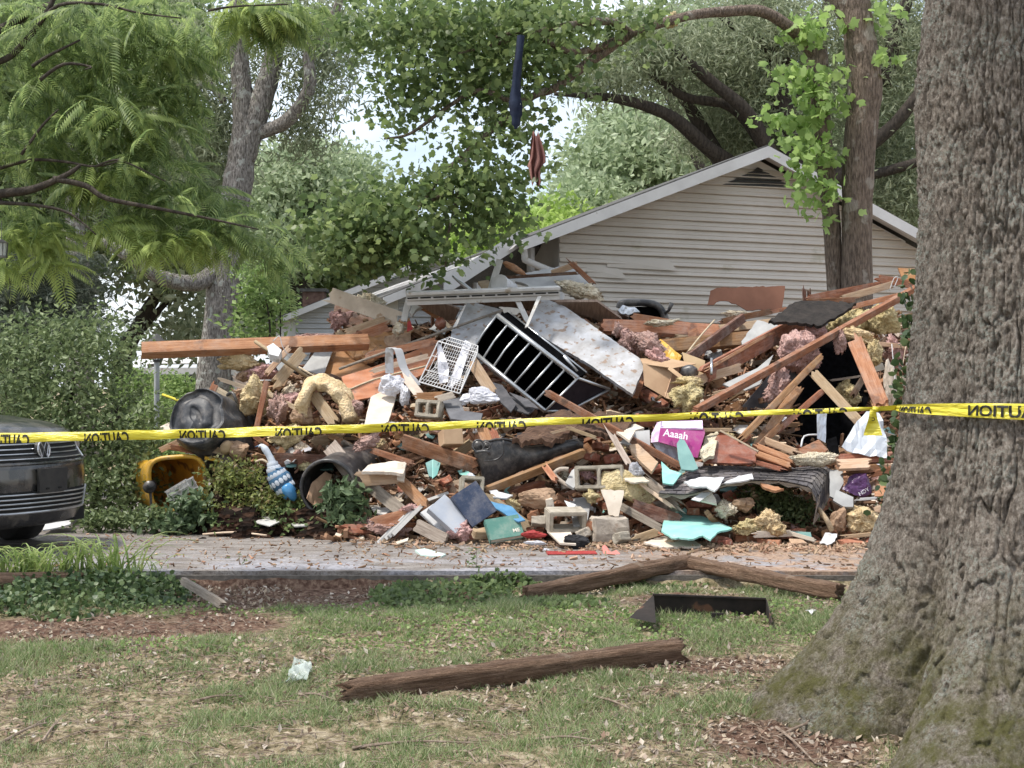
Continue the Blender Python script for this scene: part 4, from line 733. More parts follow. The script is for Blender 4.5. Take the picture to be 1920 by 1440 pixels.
# ================================================================ the debris pile
TOPX=[(395,800),(410,745),(470,700),(560,690),(620,640),(650,600),(720,600),(800,600),(860,590),(930,570),(1000,560),(1100,560),(1200,600),(1300,625),(1400,620),(1450,600),(1550,590),(1650,570),(1720,560),(1850,640)]
def topy(px): return np.interp(px,[a for a,_ in TOPX],[b_ for _,b_ in TOPX])
def botY(px): return np.interp(px,[560,700,1000,1300,1700],[12.75,12.35,11.9,11.72,11.7])
nxg,nyg=260,150; gxp=np.linspace(380,1860,nxg); gY=np.linspace(11.4,18.5,nyg)
PX,YY=np.meshgrid(gxp,gY,indexing='ij'); XW=(PX-960)/F*14.0; PXr=960+XW*F/YY
hole=np.exp(-((PX-1555)/85)**2)*1.9
yface=1010-(YY-.22-hole-11.8)/.0075; zf=1.6-(yface-720)/F*YY; 
ztop=1.6-(topy(PXr)+8-720)/F*np.minimum(YY,15.4); zc=np.minimum(zf,ztop-.04); zc=np.where(YY>16,zc-(YY-16)*1.1,zc)
ed=np.clip((PX-395)/60,0,1)*np.clip((1765-PX)/90,0,1); zc=DZ-.06+(zc-DZ+.06)*ed
pp=np.stack([XW,YY,XW*0],-1); bl=vn(pp*5.5,3); zc=zc+(np.round(bl*4)/4-.6)*.26*(zc>DZ)+fbm(pp*9,3,8)*.07*(zc>DZ-.05); zc=np.maximum(zc,DZ-.08)
idx=np.arange(nxg*nyg).reshape(nxg,nyg); fa=np.stack([idx[:-1,:-1],idx[1:,:-1],idx[1:,1:],idx[:-1,1:]],-1).reshape(-1,4)
m,N_,L_,b_=nodes('rubble_gap_shade'); t=N_.new('ShaderNodeTexCoord'); v1=N_.new('ShaderNodeTexVoronoi'); v1.inputs['Scale'].default_value=11; mp=N_.new('ShaderNodeMapping'); mp.inputs['Scale'].default_value=(1,1.2,3); mp.inputs['Rotation'].default_value=(.2,.35,0); L_.new(t.outputs['Object'],mp.inputs['Vector']); L_.new(mp.outputs[0],v1.inputs['Vector'])
sx=N_.new('ShaderNodeSeparateXYZ'); L_.new(v1.outputs['Color'],sx.inputs[0]); c1=ramp(N_,[(.0,(.014,.009,.007)),(.3,(.03,.017,.012)),(.5,(.06,.033,.022)),(.7,(.02,.015,.012)),(.9,(.12,.08,.06)),(.96,(.04,.024,.018))]); c1.color_ramp.interpolation='CONSTANT'; L_.new(sx.outputs[0],c1.inputs['Fac'])  # dark tones stand in for shadow in the gaps of the pile
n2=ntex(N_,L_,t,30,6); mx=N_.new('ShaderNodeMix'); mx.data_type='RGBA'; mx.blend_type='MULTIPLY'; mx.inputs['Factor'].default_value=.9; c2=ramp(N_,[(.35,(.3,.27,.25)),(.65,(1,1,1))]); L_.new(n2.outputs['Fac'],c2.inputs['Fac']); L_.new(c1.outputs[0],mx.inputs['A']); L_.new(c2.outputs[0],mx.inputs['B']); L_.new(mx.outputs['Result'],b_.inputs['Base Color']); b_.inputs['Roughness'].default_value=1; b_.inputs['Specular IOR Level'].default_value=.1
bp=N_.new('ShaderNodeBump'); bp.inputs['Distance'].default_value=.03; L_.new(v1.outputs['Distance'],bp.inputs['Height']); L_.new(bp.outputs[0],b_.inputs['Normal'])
tag(npmesh('rubble_mound',np.stack([XW,YY,zc],-1).reshape(-1,3),[fa],m,None,False),'mass of crushed rubble and broken timber coloured as dark as shaded gaps','rubble',kind='stuff')
# ---- builders
CAT={}
def place(b,name,m,c,label,cat,group=None,smooth=False,parent=None):
    c=Vector(c); b.v=[tuple(Vector(q)-c) for q in b.v]; o=b.build(name,m,parent,smooth,c)
    if parent is None: tag(o,label,cat,group)
    return o
def boardmesh(name,Lg,w,th,m,splint=.06,seed=0,nails=False):
    g=random.Random(seed); k=6; ns=5; v=[];f=[]
    offs0=[-abs(g.gauss(0,splint))*(g.random()<.8) for _ in range(k+1)]; offs1=[abs(g.gauss(0,splint))*(g.random()<.8) for _ in range(k+1)]
    bend=g.uniform(-.006,.006)*Lg
    for side in(1,-1):
        for i in range(ns+1):
            t_=i/ns; 
            for j in range(k+1):
                x=(t_-.5)*Lg+(offs0[j] if i==0 else offs1[j] if i==ns else 0); s_=j/k-.5
                v.append((x,s_*w,side*th/2*(1 if 0<j<k else .93)+bend*(4*(t_-.5)**2)+g.uniform(-.0006,.0006)))
    A=(ns+1)*(k+1); id_=lambda s,i,j:s*A+i*(k+1)+j
    for i in range(ns):
        for j in range(k): f.append((id_(0,i,j),id_(0,i+1,j),id_(0,i+1,j+1),id_(0,i,j+1))); f.append((id_(1,i,j),id_(1,i,j+1),id_(1,i+1,j+1),id_(1,i+1,j)))
        f.append((id_(0,i,0),id_(1,i,0),id_(1,i+1,0),id_(0,i+1,0))); f.append((id_(0,i,k),id_(0,i+1,k),id_(1,i+1,k),id_(1,i,k)))
    for j in range(k): f.append((id_(0,0,j),id_(0,0,j+1),id_(1,0,j+1),id_(1,0,j))); f.append((id_(0,ns,j),id_(1,ns,j),id_(1,ns,j+1),id_(0,ns,j+1)))
    return v,f
cnt=[0]
def B(x0,y0,x1,y1,w,th,m,label,Y0=None,Y1=None,roll=0,sp=.03,name='broken_board',cat='board',off=0,grp=None,parent=None):
    """a length of timber between two picture points; w seen across, th deep, roll turns it round its length"""
    cnt[0]+=1
    Y0=ys(y0)+off if Y0 is None else Y0; Y1=ys(y1)+off if Y1 is None else Y1
    A=P(x0,y0,Y0); E=P(x1,y1,Y1); d=(E-A); Lg=d.length; d.normalize(); c=(A+E)/2
    n=Vector((0,-1,0)); n=(n-d*n.dot(d)).normalized(); n=Matrix.Rotation(R(roll),3,d)@n; s_=n.cross(d)
    mw=Matrix(((d.x,s_.x,n.x,c.x),(d.y,s_.y,n.y,c.y),(d.z,s_.z,n.z,c.z),(0,0,0,1)))
    v,f=boardmesh(name,Lg,w,th,m,sp,cnt[0]); o=meshobj(name,v,f,m,parent,mw=mw)
    if parent is None: tag(o,label,cat,grp)
    return o
def S_(pts,th,m,label,Y=None,gy_=-.75,gx=0,jag=0,name='loose_sheet',cat='sheet',off=0,grp=None,parent=None,crumple=0,seed=None):
    """a flat sheet whose outline is given in the picture; it leans back gy_ m per 100 rows"""
    cnt[0]+=1; g=random.Random(seed or cnt[0]); xc=sum(p[0] for p in pts)/len(pts); yc=sum(p[1] for p in pts)/len(pts)
    Yc=ys(yc)+off if Y is None else Y; q=[]
    for i in range(len(pts)):
        a=pts[i]; e=pts[(i+1)%len(pts)]; l=math.hypot(a[0]-e[0],a[1]-e[1]); n=max(1,int(l/6)) if jag else 1
        for k in range(n):
            t_=k/n; j=jag if k else 0; q.append((a[0]+(e[0]-a[0])*t_+g.uniform(-j,j),a[1]+(e[1]-a[1])*t_+g.uniform(-j,j)))
    W=[P(x,y,Yc+gy_*(y-yc)/100+gx*(x-xc)/100) for x,y in q]; c=P(xc,yc,Yc)
    n=(P(xc+50,yc,Yc+gx*.5)-c).cross(P(xc,yc+50,Yc+gy_*.5)-c).normalized(); n=n if n.y>0 else -n
    bm=bmesh.new(); vs=[bm.verts.new(p-c) for p in W]; fc=bm.faces.new(vs)
    if crumple:
        bmesh.ops.triangulate(bm,faces=[fc]); bmesh.ops.subdivide_edges(bm,edges=bm.edges[:],cuts=3,use_grid_fill=True)
        for v in bm.verts: v.co+=n*crumple*mnoise.noise(v.co*9+Vector((cnt[0],0,0)))+n*crumple*.5*mnoise.noise(v.co*24)
    fs=bm.faces[:]; r_=bmesh.ops.extrude_face_region(bm,geom=fs); vv=[e for e in r_['geom'] if isinstance(e,bmesh.types.BMVert)]; bmesh.ops.translate(bm,verts=vv,vec=n*th)
    bmesh.ops.recalc_face_normals(bm,faces=bm.faces[:])
    # local frame so the grain runs with the sheet
    ux=(P(xc+50,yc,Yc+gx*.5)-c).normalized(); uy=n.cross(ux).normalized(); mt=Matrix(((ux.x,uy.x,n.x,c.x),(ux.y,uy.y,n.y,c.y),(ux.z,uy.z,n.z,c.z),(0,0,0,1)))
    inv=mt.to_3x3().inverted()
    for v in bm.verts: v.co=inv@v.co
    me=bpy.data.meshes.new(name); bm.to_mesh(me); bm.free(); me.materials.append(m); o=bpy.data.objects.new(name,me); link(o,parent); o.matrix_local=mt
    if parent is None: tag(o,label,cat,grp)
    return o
def crumplemesh(seed,amp,fr,rx,ry,rz):
    bm=bmesh.new(); bmesh.ops.create_icosphere(bm,subdivisions=5,radius=1); V=np.array([v.co[:] for v in bm.verts]); Fc=np.array([[v.index for v in f.verts] for f in bm.faces]); bm.free()
    o=seed*5.3; g=np.random.default_rng(seed); d=1+amp*.9*fbm(V*1.3+o,2,seed)
    # creased like film: the nearest of many random planes cuts the ball into flat facets
    C=g.normal(size=(38,3)); C/=np.linalg.norm(C,axis=1)[:,None]; rr=g.uniform(.42,1.0,38); W=V+.10*np.stack([fbm(V*2.3+o+k*9,2,seed+k) for k in range(3)],-1); dots=W@C.T; cut=np.where(dots>.05,rr/np.maximum(dots,.05),9).min(1); d=d*np.minimum(cut,1.25)+amp*.22*ridged(V*3.2+o,2,seed+3); V=V*d[:,None]
    return V*np.array([rx,ry,rz]),Fc
def fluffmesh(lv,seed,amp,fr,rx,ry,rz,crease=.5):
    bm=bmesh.new(); bmesh.ops.create_icosphere(bm,subdivisions=lv,radius=1); V=np.array([v.co[:] for v in bm.verts]); Fc=np.array([[v.index for v in f.verts] for f in bm.faces]); bm.free()
    o=seed*7.7; d=1+amp*1.5*fbm(V*fr*.5+o,2,seed)+amp*ridged(V*fr+o,3,seed+3)*crease*1.6+amp*.6*fbm(V*fr*3.5+o,3,seed+5)+amp*.22*fbm(V*fr*11+o,2,seed+6)
    V=V*np.exp(amp*2.6*fbm(V*1.5+o,3,seed+11))[:,None]+amp*.9*np.stack([fbm(V*1.7+o+k*13,2,seed+k) for k in range(3)],-1)
    g=np.random.default_rng(seed); C=g.normal(size=(16,3)); C/=np.linalg.norm(C,axis=1)[:,None]; rr=g.uniform(.60,1.0,16); W=V+.35*np.stack([fbm(V*1.8+o+k*9,2,seed+k) for k in range(3)],-1); dots=W@C.T; cut=np.where(dots>.05,rr/np.maximum(dots,.05),9).min(1)
    lay=np.abs(((V@C[0])*5+fbm(V*2.5+o,2,seed+9)*1.6)%1-.5)*2; d=np.minimum(cut,1.1)**.5*(1+amp*.5*fbm(V*fr+o,3,seed))-amp*.14*lay+amp*.30*fbm(V*fr*4+o,3,seed+5)+amp*.22*fbm(V*fr*12+o,2,seed+6)
    V=V*d[:,None]; V[:,0]+=amp*.5*fbm(V*fr+3+o,2,seed+8); return V*np.array([rx,ry,rz])*1.12,Fc
def FL(cx,cy,rx,ry,m,label,ang=0,Y=None,dep=None,amp=.45,fr=1.9,lv=5,name='insulation_clump',cat='insulation',off=0,smooth=True,grp=None,parent=None,crease=.5):
    cnt[0]+=1; Yc=ys(cy)+off if Y is None else Y; k=Yc/F; dep=dep or min(rx,ry)*k*.9
    film=crease>=.8; V,Fc=crumplemesh(cnt[0],amp,fr,rx*k*1.2,dep*1.2,ry*k*1.2) if film else fluffmesh(lv,cnt[0],amp,fr,rx*k*.85,dep,ry*k*.85,crease)
    if name=='insulation_clump': nv0=len(V)
    a=-R(ang); x=V[:,0]*math.cos(a)-V[:,2]*math.sin(a); z=V[:,0]*math.sin(a)+V[:,2]*math.cos(a); V[:,0]=x; V[:,2]=z
    if name=='insulation_clump':   # loose glass fibres standing off the surface
        g=np.random.default_rng(cnt[0]); n=int(min(1500,150+40000*rx*ry*k*k)); i=g.integers(0,len(V),n); p=V[i]; nr=p/np.linalg.norm(p,axis=1)[:,None]; t_=g.normal(size=(n,3)); t_-=nr*(t_*nr).sum(1)[:,None]*.6; t_/=np.linalg.norm(t_,axis=1)[:,None]; s_=np.cross(t_,nr); s_/=np.linalg.norm(s_,axis=1)[:,None]; l_=g.uniform(.006,.030,n)[:,None]; w_=g.uniform(.0012,.0035,n)[:,None]; p0=p-t_*l_*.5+nr*.002; p1=p+t_*l_*.5+nr*l_*.25
        H=np.stack([p0-s_*w_,p0+s_*w_,p1+s_*w_*.4,p1-s_*w_*.4],1).reshape(-1,3); q4=len(V)+np.arange(4*n).reshape(n,4); o=npmesh(name,np.vstack([V,H]),[Fc,q4],m,parent,smooth,tuple(P(cx,cy,Yc)))
    else: o=npmesh(name,V,[Fc],m,parent,smooth and not film,tuple(P(cx,cy,Yc)))
    if parent is None: tag(o,label,cat,grp)
    return o
def TB(pts,r,m,label,name='rod',cat='rod',n=8,off=0,sm=2,grp=None):
    W=[P(p[0],p[1],p[2] if len(p)>2 else ys(p[1])+off) for p in pts]; W=spline(W,3) if sm and len(W)>2 else W; b=MB(); b.tube(W,r,n); c=sum(W,Vector())/len(W); return place(b,name,m,c,label,cat,grp,True)
def frame(px,py,Y,yaw=0,pitch=0,roll=0):
    return Matrix.Translation(P(px,py,Y))@Matrix.Rotation(R(yaw),4,'Z')@Matrix.Rotation(R(pitch),4,'X')@Matrix.Rotation(R(roll),4,'Y')
def boxy(mb,sx,sy,sz,ch=.004):   # box with knocked corners
    bm=bmesh.new(); bmesh.ops.create_cube(bm,size=1); bmesh.ops.scale(bm,vec=(sx,sy,sz),verts=bm.verts[:]); bmesh.ops.bevel(bm,geom=bm.edges[:],offset=ch,segments=1,affect='EDGES'); bm.verts.index_update(); mb.add([tuple(v.co) for v in bm.verts],[tuple(v.index for v in f.verts) for f in bm.faces]); bm.free()
# ---- left end
B(266,657,690,641,.125,.10,OR,'long doubled red brown beam jutting out to the left over the shrubs',13.3,13.9,roll=-38,sp=.004,name='roof_beam',cat='beam'); 
B(628,556,742,596,.15,.02,DRY,'torn pale ceiling board at the upper left peak of the pile',14.6,14.5,roll=10,sp=.05)
S_([(632,556),(700,598),(690,622),(650,612),(622,590)],.03,DK,'dark broken sheathing under the torn pale ceiling board',Y=15.05,jag=2)
FL(693,572,22,22,CRM,'cream fibre clump at the upper left peak',Y=14.85,fr=2.6,amp=.6)
FL(632,600,18,20,PINK,'faded pink insulation left of the upper left peak',Y=14.8,amp=.6)
FL(590,633,48,9,PINK,'thin pinkish fibre strip lying on the long beam end',Y=14.0,amp=.5)
B(652,624,722,601,.085,.04,TN,'short tan board on top of the orange plywood',14.5,14.5,roll=-20); B(655,638,725,612,.10,.05,OR,'short orange board below the tan one near the left peak',14.45,14.5,roll=10)
S_([(640,655),(652,640),(700,628),(742,608),(768,600),(776,618),(752,650),(690,676),(660,668)],.02,PLY,'crumpled orange plywood sheet near the left peak',Y=14.35,gy_=-1.1,jag=1.5,crumple=.04)
S_([(722,628),(770,625),(768,650),(742,655),(720,640)],.012,KRAFT,'brown torn paper flap right of the orange plywood',Y=14.2,jag=2,crumple=.03,cat='paper',name='torn_paper')
FL(748,618,13,11,CRM,'small cream tuft beside a red scrap at the left peak',Y=14.15,lv=4)
S_([(764,604),(769,600),(774,617),(763,622)],.004,REDC,'small bright red scrap near the white leaning frame',Y=14.1,name='plastic_scrap',cat='scrap')
S_([(602,704),(626,651),(655,660),(720,706),(705,745),(640,742)],.018,PLY,'smooth orange plywood sheet hanging below the long beam',Y=13.9,gy_=-.5)
S_([(566,692),(597,651),(626,651),(606,704)],.012,GREYP,'grey triangular sheet left of the orange plywood',Y=13.95,gy_=-.6,cat='sheet')
S_([(640,706),(700,688),(815,643),(822,668),(790,703),(700,744),(655,752)],.018,PLY,'wide orange brown drawer side in the left of the pile',Y=13.75,gy_=-.5,seed=3)
B(690,668,815,640,.07,.02,OR,'pale orange strip along the top of the drawer side',13.7,13.9)
B(700,695,800,668,.05,.02,PL,'pale inner strip of the drawer side',13.6,13.7)
TB([(636,692,13.55),(790,636,13.9),(942,582,14.3)],.013,GR,'long thin brown conduit rising to the shelf unit',n=7)
TB([(560,688,13.6),(640,730,13.5),(700,712,13.4),(800,686,13.5)],.010,PL,'long thin pale moulding bent across the plywood',n=6)
TB([(478,640,13.3),(510,662,13.2),(590,716,13.3)],.018,TN,'bent tan lath crossing below the long beam',n=4,sm=0)
S_([(500,650),(512,643),(528,656),(522,668),(505,664)],.07,WHITE,'small white electrical box below the long beam',Y=13.2,name='junction_box',cat='box')
TB([(512,640,13.2),(524,630,13.2),(530,650,13.2),(545,672,13.25)],.004,WHITE,'loose white wire curling from the electrical box',name='wire',cat='wire',n=5)
B(520,716,565,662,.10,.04,TN,'short wide tan board propped below the long beam',13.2,13.5,roll=15); B(500,700,540,655,.05,.04,TN,'narrow tan board beside the short wide one',13.4,13.6)
FL(452,682,46,16,YEL,'yellow insulation batt hanging under the long beam',Y=13.6,fr=2.4,amp=.5,ang=5); FL(490,700,30,18,PINK,'pink and brown fibre below the hanging yellow batt',Y=13.6,amp=.6); FL(455,706,16,14,KRAFT,'brown paper backed tuft under the hanging yellow batt',Y=13.6,amp=.6,lv=4,crease=.8)
B(415,712,488,734,.035,.02,PL,'pale thin strip above the crushed black bin',13.5,13.5); B(400,728,440,752,.07,.03,PL,'pale broken board just above the crushed black bin',13.45,13.4); B(393,745,403,722,.06,.03,RB,'red brown stub sticking out of the crushed black bin',13.2,13.25)
TB([(305,740,13.6),(330,749,13.5),(350,757,13.4)],.012,M('yellow_rod',(.6,.5,.05),(.7,.6,.1),4),'thin yellow stick poking left of the crushed black bin',name='stick',cat='stick')
S_([(300,800),(345,778),(350,795),(310,808)],.012,DRY,'grey board corner left of the crushed black bin',Y=13.4,gy_=-1)
TB([(480,722,13.3),(485,714,13.3),(515,714,13.3),(520,722,13.3)],.006,CHROME,'bent grey wire handle above the yellow insulation',name='bent_wire',cat='wire',n=5)
# crushed black bin lying on its side
r=empty('crushed_bin',P(392,800,13.05)); tag(r,'crushed black plastic bin lying on its side at the left end of the pile','bin')
V,Fc=fluffmesh(5,301,.16,1.3,.36,.30,.33,.3) if 0 else crumplemesh(305,.22,1,.36,.34,.34)
def binbody(n=64,mr=26):
    bm=MB()
    def f_(u,v):
        a=2*PI*v; rr_=.30+.05*u; d=.035*math.sin(2*a+2.6*u+1)*u+.02*math.sin(5*a+3*u)*u; x=(rr_+d)*math.cos(a); z=(rr_+d)*math.sin(a); y=-.26+.66*u
        return Vector((x,y,z))
    bm.grid(mr,n,f_); prof_=[(1,0),(.93,-.02),(.90,.015),(.62,.02),(.58,-.012),(.30,-.02),(.27,.0),(.01,.0)]
    bm.grid(14,n,lambda u,v:Vector((f_(0,v).x*np.interp(u,np.linspace(0,1,8),[q[0] for q in prof_]),-.26+np.interp(u,np.linspace(0,1,8),[q[1] for q in prof_]),f_(0,v).z*np.interp(u,np.linspace(0,1,8),[q[0] for q in prof_]))))
    bm.v=[tuple(Vector(q)+mnoise.noise_vector(Vector(q)*4.5)*.06+mnoise.noise_vector(Vector(q)*11)*.018) for q in bm.v]; return bm,f_
bmx,f_=binbody(); bmx.build('body',GRYPL,r,True); r.rotation_euler=(R(-24),R(14),R(-24)); r.scale=(.88,.88,.88)
bmx=MB(); bmx.tube([f_(1,v)*1.03 for v in np.linspace(0,1,41)],.02,6,False); bmx.build('rim',BLKP,r,True)
for a0 in(1.9,1.2):
    bmx=MB(); q0=f_(.9,a0/(2*PI)); bmx.tube(spline([q0,q0+Vector((-.03,-.06,.08)),q0+Vector((.05,-.12,.11)),q0+Vector((.12,-.10,.05)),q0+Vector((.14,-.02,-.02))],4),.018,7); bmx.build('handle',BLKP,r,True)
FL(478,748,34,36,YEL,'pale yellow batt right of the crushed black bin',Y=13.25,amp=.4,ang=20); FL(522,768,22,30,PINK,'bright pink tuft beside the upright red stick',Y=13.1,amp=.5); FL(545,748,20,14,PINK,'small pink tuft above the upright red stick',Y=13.2,amp=.55,lv=4)
B(482,800,500,716,.045,.05,RB,'upright red brown stick between yellow and pink insulation',13.0,13.1)
B(470,720,560,768,.04,.03,PL,'pale thin lath slanting above the pink tufts',13.3,13.1)
# yellow folded batt (open loop)
def batt(name,label,pts,wd,th,m,roll,Y,seed,cat='insulation',par=None):
    g=np.random.default_rng(seed); sp=spline([P(x,y,Y+dy) for x,y,dy in pts],8); n=len(sp); nu=26; V=[]
    for i,p in enumerate(sp):
        d=(sp[min(i+1,n-1)]-sp[max(i-1,0)]).normalized(); w_=Vector((.0,1,.25)); w_=(w_-d*w_.dot(d)).normalized(); w_=Matrix.Rotation(R(roll),3,d)@w_; t_=d.cross(w_)
        for j in range(nu):
            a=2*PI*j/nu; ca,sa=math.cos(a),math.sin(a); V.append(p+w_*wd/2*math.copysign(abs(ca)**.6,ca)+t_*th/2*math.copysign(abs(sa)**.6,sa))
    V=np.array([v[:] for v in V]); d=fbm(V*9,3,seed)*.05+ridged(V*16,3,seed+2)*.022+fbm(V*45,2,seed+4)*.012; c=V.reshape(n,nu,3).mean(1,keepdims=True); Q=V.reshape(n,nu,3)-c; ln_=np.linalg.norm(Q,axis=2,keepdims=True); V=(c+Q*(1+d.reshape(n,nu,1)/np.maximum(ln_,.02))).reshape(-1,3)
    cc=V.mean(0); idx=np.arange(n*nu).reshape(n,nu); i2=np.roll(idx,-1,1); fa=np.stack([idx[:-1],i2[:-1],i2[1:],idx[1:]],-1).reshape(-1,4); o=npmesh(name,V-cc,[fa,idx[:1][:,::-1],idx[-1:]],m,par,True,tuple(cc)); return tag(o,label,cat) if par is None else o
batt('insulation_batt','big folded yellow batt standing like an arch left of centre',[(570,782,0),(572,745,0),(588,722,.05),(618,722,.05),(645,745,0),(660,790,-.05)],.30,.10,YEL,0,12.95,5)
B(590,742,625,790,.10,.04,TN,'tan board inside the arched yellow batt',12.95,12.8); FL(560,782,24,20,KRAFT,'brown paper clump at the foot of the arched yellow batt',Y=12.85,amp=.6,crease=.8); FL(668,765,16,16,PINK,'pink tuft right of the arched yellow batt',Y=12.95,amp=.5,lv=4); FL(540,820,40,20,YEL,'yellow insulation heap just under the tape',Y=12.75,amp=.45); FL(690,828,30,14,PINK,'rosy insulation roll under the tape left of centre',Y=12.55,amp=.5,ang=-15)
S_([(682,800),(695,745),(742,716),(748,722),(728,790),(712,800)],.02,DRY,'cream plaster slab leaning right of the arched batt',Y=12.85,gy_=-.9,jag=1)
FL(732,724,26,26,BAG,'crumpled white bag caught above the cream plaster slab',Y=12.95,amp=.5,fr=2.2,name='plastic_bag',cat='bag',crease=1.0); FL(760,742,14,20,BAG,'small white bag end hanging right of the crumpled bag',Y=12.9,amp=.4,name='plastic_bag',cat='bag',crease=1.)
b=MB(); q=[P(x,y,13.05) for x,y in((730,700),(730,656),(738,653),(747,657),(757,690),(775,712),(781,722))]; sp=spline(q,5)
for i in range(len(sp)): b.v+=[tuple(sp[i]+Vector((-.035,0,0))),tuple(sp[i]+Vector((.035,.03,0))),tuple(sp[i]+Vector((.035,.045,0))),tuple(sp[i]+Vector((-.035,.012,0)))]
for i in range(len(sp)-1):
    for j in range(4): a=4*i; b.f.append((a+j,a+(j+1)%4,a+4+(j+1)%4,a+4+j))
place(b,'bent_strip',WHITE,sp[8],'bent white plastic strip looped over the drawer side','strip')
# ---- white leaning frame, soffit and panels
b=MB()
A=P(762,560,13.95);E=P(1049,549,14.2); d=(E-A).normalized(); up=Vector((0,-.25,1)).normalized(); fr_=d.cross(up).normalized(); 
b2=MB(); 
for s_,h_,z_ in((0,.055,0),): 
    for (o1,o2,hh,ww) in((0,0,.045,.004),): pass
b.tube([A,E],.0001,3) if 0 else None
def bar(b,A,E,up,hw,hh):
    d=(E-A).normalized(); n=d.cross(up).normalized(); u=n.cross(d).normalized(); k=len(b.v)
    for p in(A,E):
        for a_,c_ in((-1,-1),(1,-1),(1,1),(-1,1)): b.v.append(tuple(p+u*hh*c_+n*hw*a_))
    b.f+=[(k,k+1,k+2,k+3),(k+4,k+7,k+6,k+5)]+[(k+i,k+4+i,k+4+(i+1)%4,k+(i+1)%4) for i in range(4)]
bar(b,A,E,up,.03,.012); bar(b,A+up*.05,E+up*.05,up,.045,.012); bar(b,A-up*.045,E-up*.045,up,.012,.018); bar(b,A+up*.002+fr_*-.0,E,up,.004,.05)
gut=place(b,'gutter_length',CREAMW,(A+E)/2,'long white gutter length lying level across the top of the pile','gutter')
for k in range(12):
    t_=(k+.5)/12; b=MB(); p=A.lerp(E,t_)+Vector((0,-.034,-.0)); bar(b,p-d*.05,p+d*.05,up,.003,.006); b.v=[tuple(Vector(q)-gut.location) for q in b.v]; b.build('slot',DARKI,gut)
B(766,562,757,602,.06,.03,CREAMW,'short white post under the left end of the gutter length',14.3,14.25,sp=.005,name='white_post',cat='post'); 
S_([(768,585),(775,570),(803,557),(812,562),(780,580),(772,592)],.05,CREAMW,'white angled trim at the left end of the gutter length',Y=14.28,gy_=-.3,name='trim_piece',cat='trim')
S_([(782,572),(803,558),(862,580),(852,601),(835,600)],.02,SOFF,'brown ribbed soffit panel at the left under the gutter length',Y=14.35,gy_=.9,name='soffit_panel'); S_([(776,572),(782,570),(826,590),(820,600)],.04,OR,'orange board end below the ribbed soffit at the left',Y=14.4,gy_=.4)
FL(826,607,12,14,MAHOG,'dark red wooden knob end under the left soffit',Y=14.3,lv=3,amp=.15,name='wood_block',cat='block')
S_([(835,563),(1000,562),(1095,570),(1180,595),(1150,612),(1060,588),(940,575),(850,572)],.025,SOFF,'long ribbed soffit sheet under the gutter length',Y=14.75,gy_=1.2,gx=.02,name='soffit_panel',jag=1)
S_([(1040,566),(1120,566),(1165,598),(1178,628),(1120,600),(1060,580)],.025,SOFF,'ribbed brown soffit piece over the big white panel',Y=14.5,gy_=.9,name='soffit_panel')
S_([(848,614),(876,564),(940,580),(935,600),(902,640),(885,655),(845,640)],.03,FLAKY,'flaking white panel left of the shelf unit',Y=14.15,gy_=-.7,jag=.6)
S_([(986,614),(1015,556),(1060,575),(1211,680),(1186,739),(1100,680)],.035,FLAKY,'big flaking white panel leaning right of the shelf unit',Y=13.9,gy_=-.6,gx=-.05,jag=.6)
S_([(1186,741),(1211,682),(1218,690),(1196,742)],.03,OR,'orange raw edge at the lower end of the big white panel',Y=13.85,cat='board')
S_([(964,560),(973,558),(992,596),(989,607),(983,600)],.012,CREAMW,'left one of two white wedge strips under the gutter',Y=14.1,gy_=-.3,name='wedge_strip',cat='strip'); S_([(1008,556),(1015,555),(990,612),(984,614)],.012,CREAMW,'right one of two white wedge strips under the gutter',Y=13.82,gy_=-.5,name='wedge_strip',cat='strip'); S_([(874,565),(878,562),(856,612),(849,614)],.012,CREAMW,'white wedge strip on the left flaking panel',Y=14.0,gy_=-.5,name='wedge_strip',cat='strip')
S_([(938,521),(1076,494),(1112,531),(1060,541),(1000,545),(985,532)],.03,GREYP,'grey roof sheet with brown edges on the very top of the pile',Y=14.9,gy_=-1.0,jag=1.2,name='roof_sheet'); B(938,521,1080,512,.03,.03,DK,'dark edge strip along the top roof sheet',14.7,14.7); B(1072,494,1110,530,.05,.03,RB,'brown edge board down the right of the top roof sheet',14.8,14.7); B(1035,512,1078,497,.06,.03,TN,'tan board under the ridge of the top roof sheet',14.9,14.9)
B(937,488,920,545,.065,.03,CREAMW,'upright white post sticking up at the top of the pile',14.6,14.5,sp=.004,name='white_post',cat='post'); B(926,526,965,530,.05,.03,CREAMW,'short white cross arm on the upright post',14.5,14.5,sp=.004,name='trim_piece',cat='strip')
FL(966,504,25,8,OR,'splintered orange wood stub beside the upright white post',Y=14.7,ang=28,amp=.2,name='wood_stub',cat='wood',lv=4)
S_([(896,528),(915,524),(922,532),(912,546),(905,540)],.03,TN,'small tan splinter block left of the upright post',Y=14.7,jag=1,cat='board')
b=MB(); ft=frame(948,538,14.45,yaw=-30,pitch=78); bm_=[]
for i,(rr_,h_) in enumerate(((.078,-.12),(.085,.12))): pass
b.tube([ft@Vector((0,0,-.12)),ft@Vector((0,0,.12))],[.075,.085],18); b.tube([ft@Vector((0,0,.105)),ft@Vector((0,0,.125))],[.092,.092],18); place(b,'plastic_tub',WHITE,P(948,538,14.45),'white plastic tub lying by the upright post on top of the pile','tub',smooth=False)
TB([(848,517,14.6),(858,526,14.6),(868,533,14.6),(886,547,14.6)],[.010,.011,.012,.014,.016,.018,.02,.02,.02,.02],STEEL,'short chrome hose lying on the gutter at the left of the top',name='chrome_hose',cat='hose')
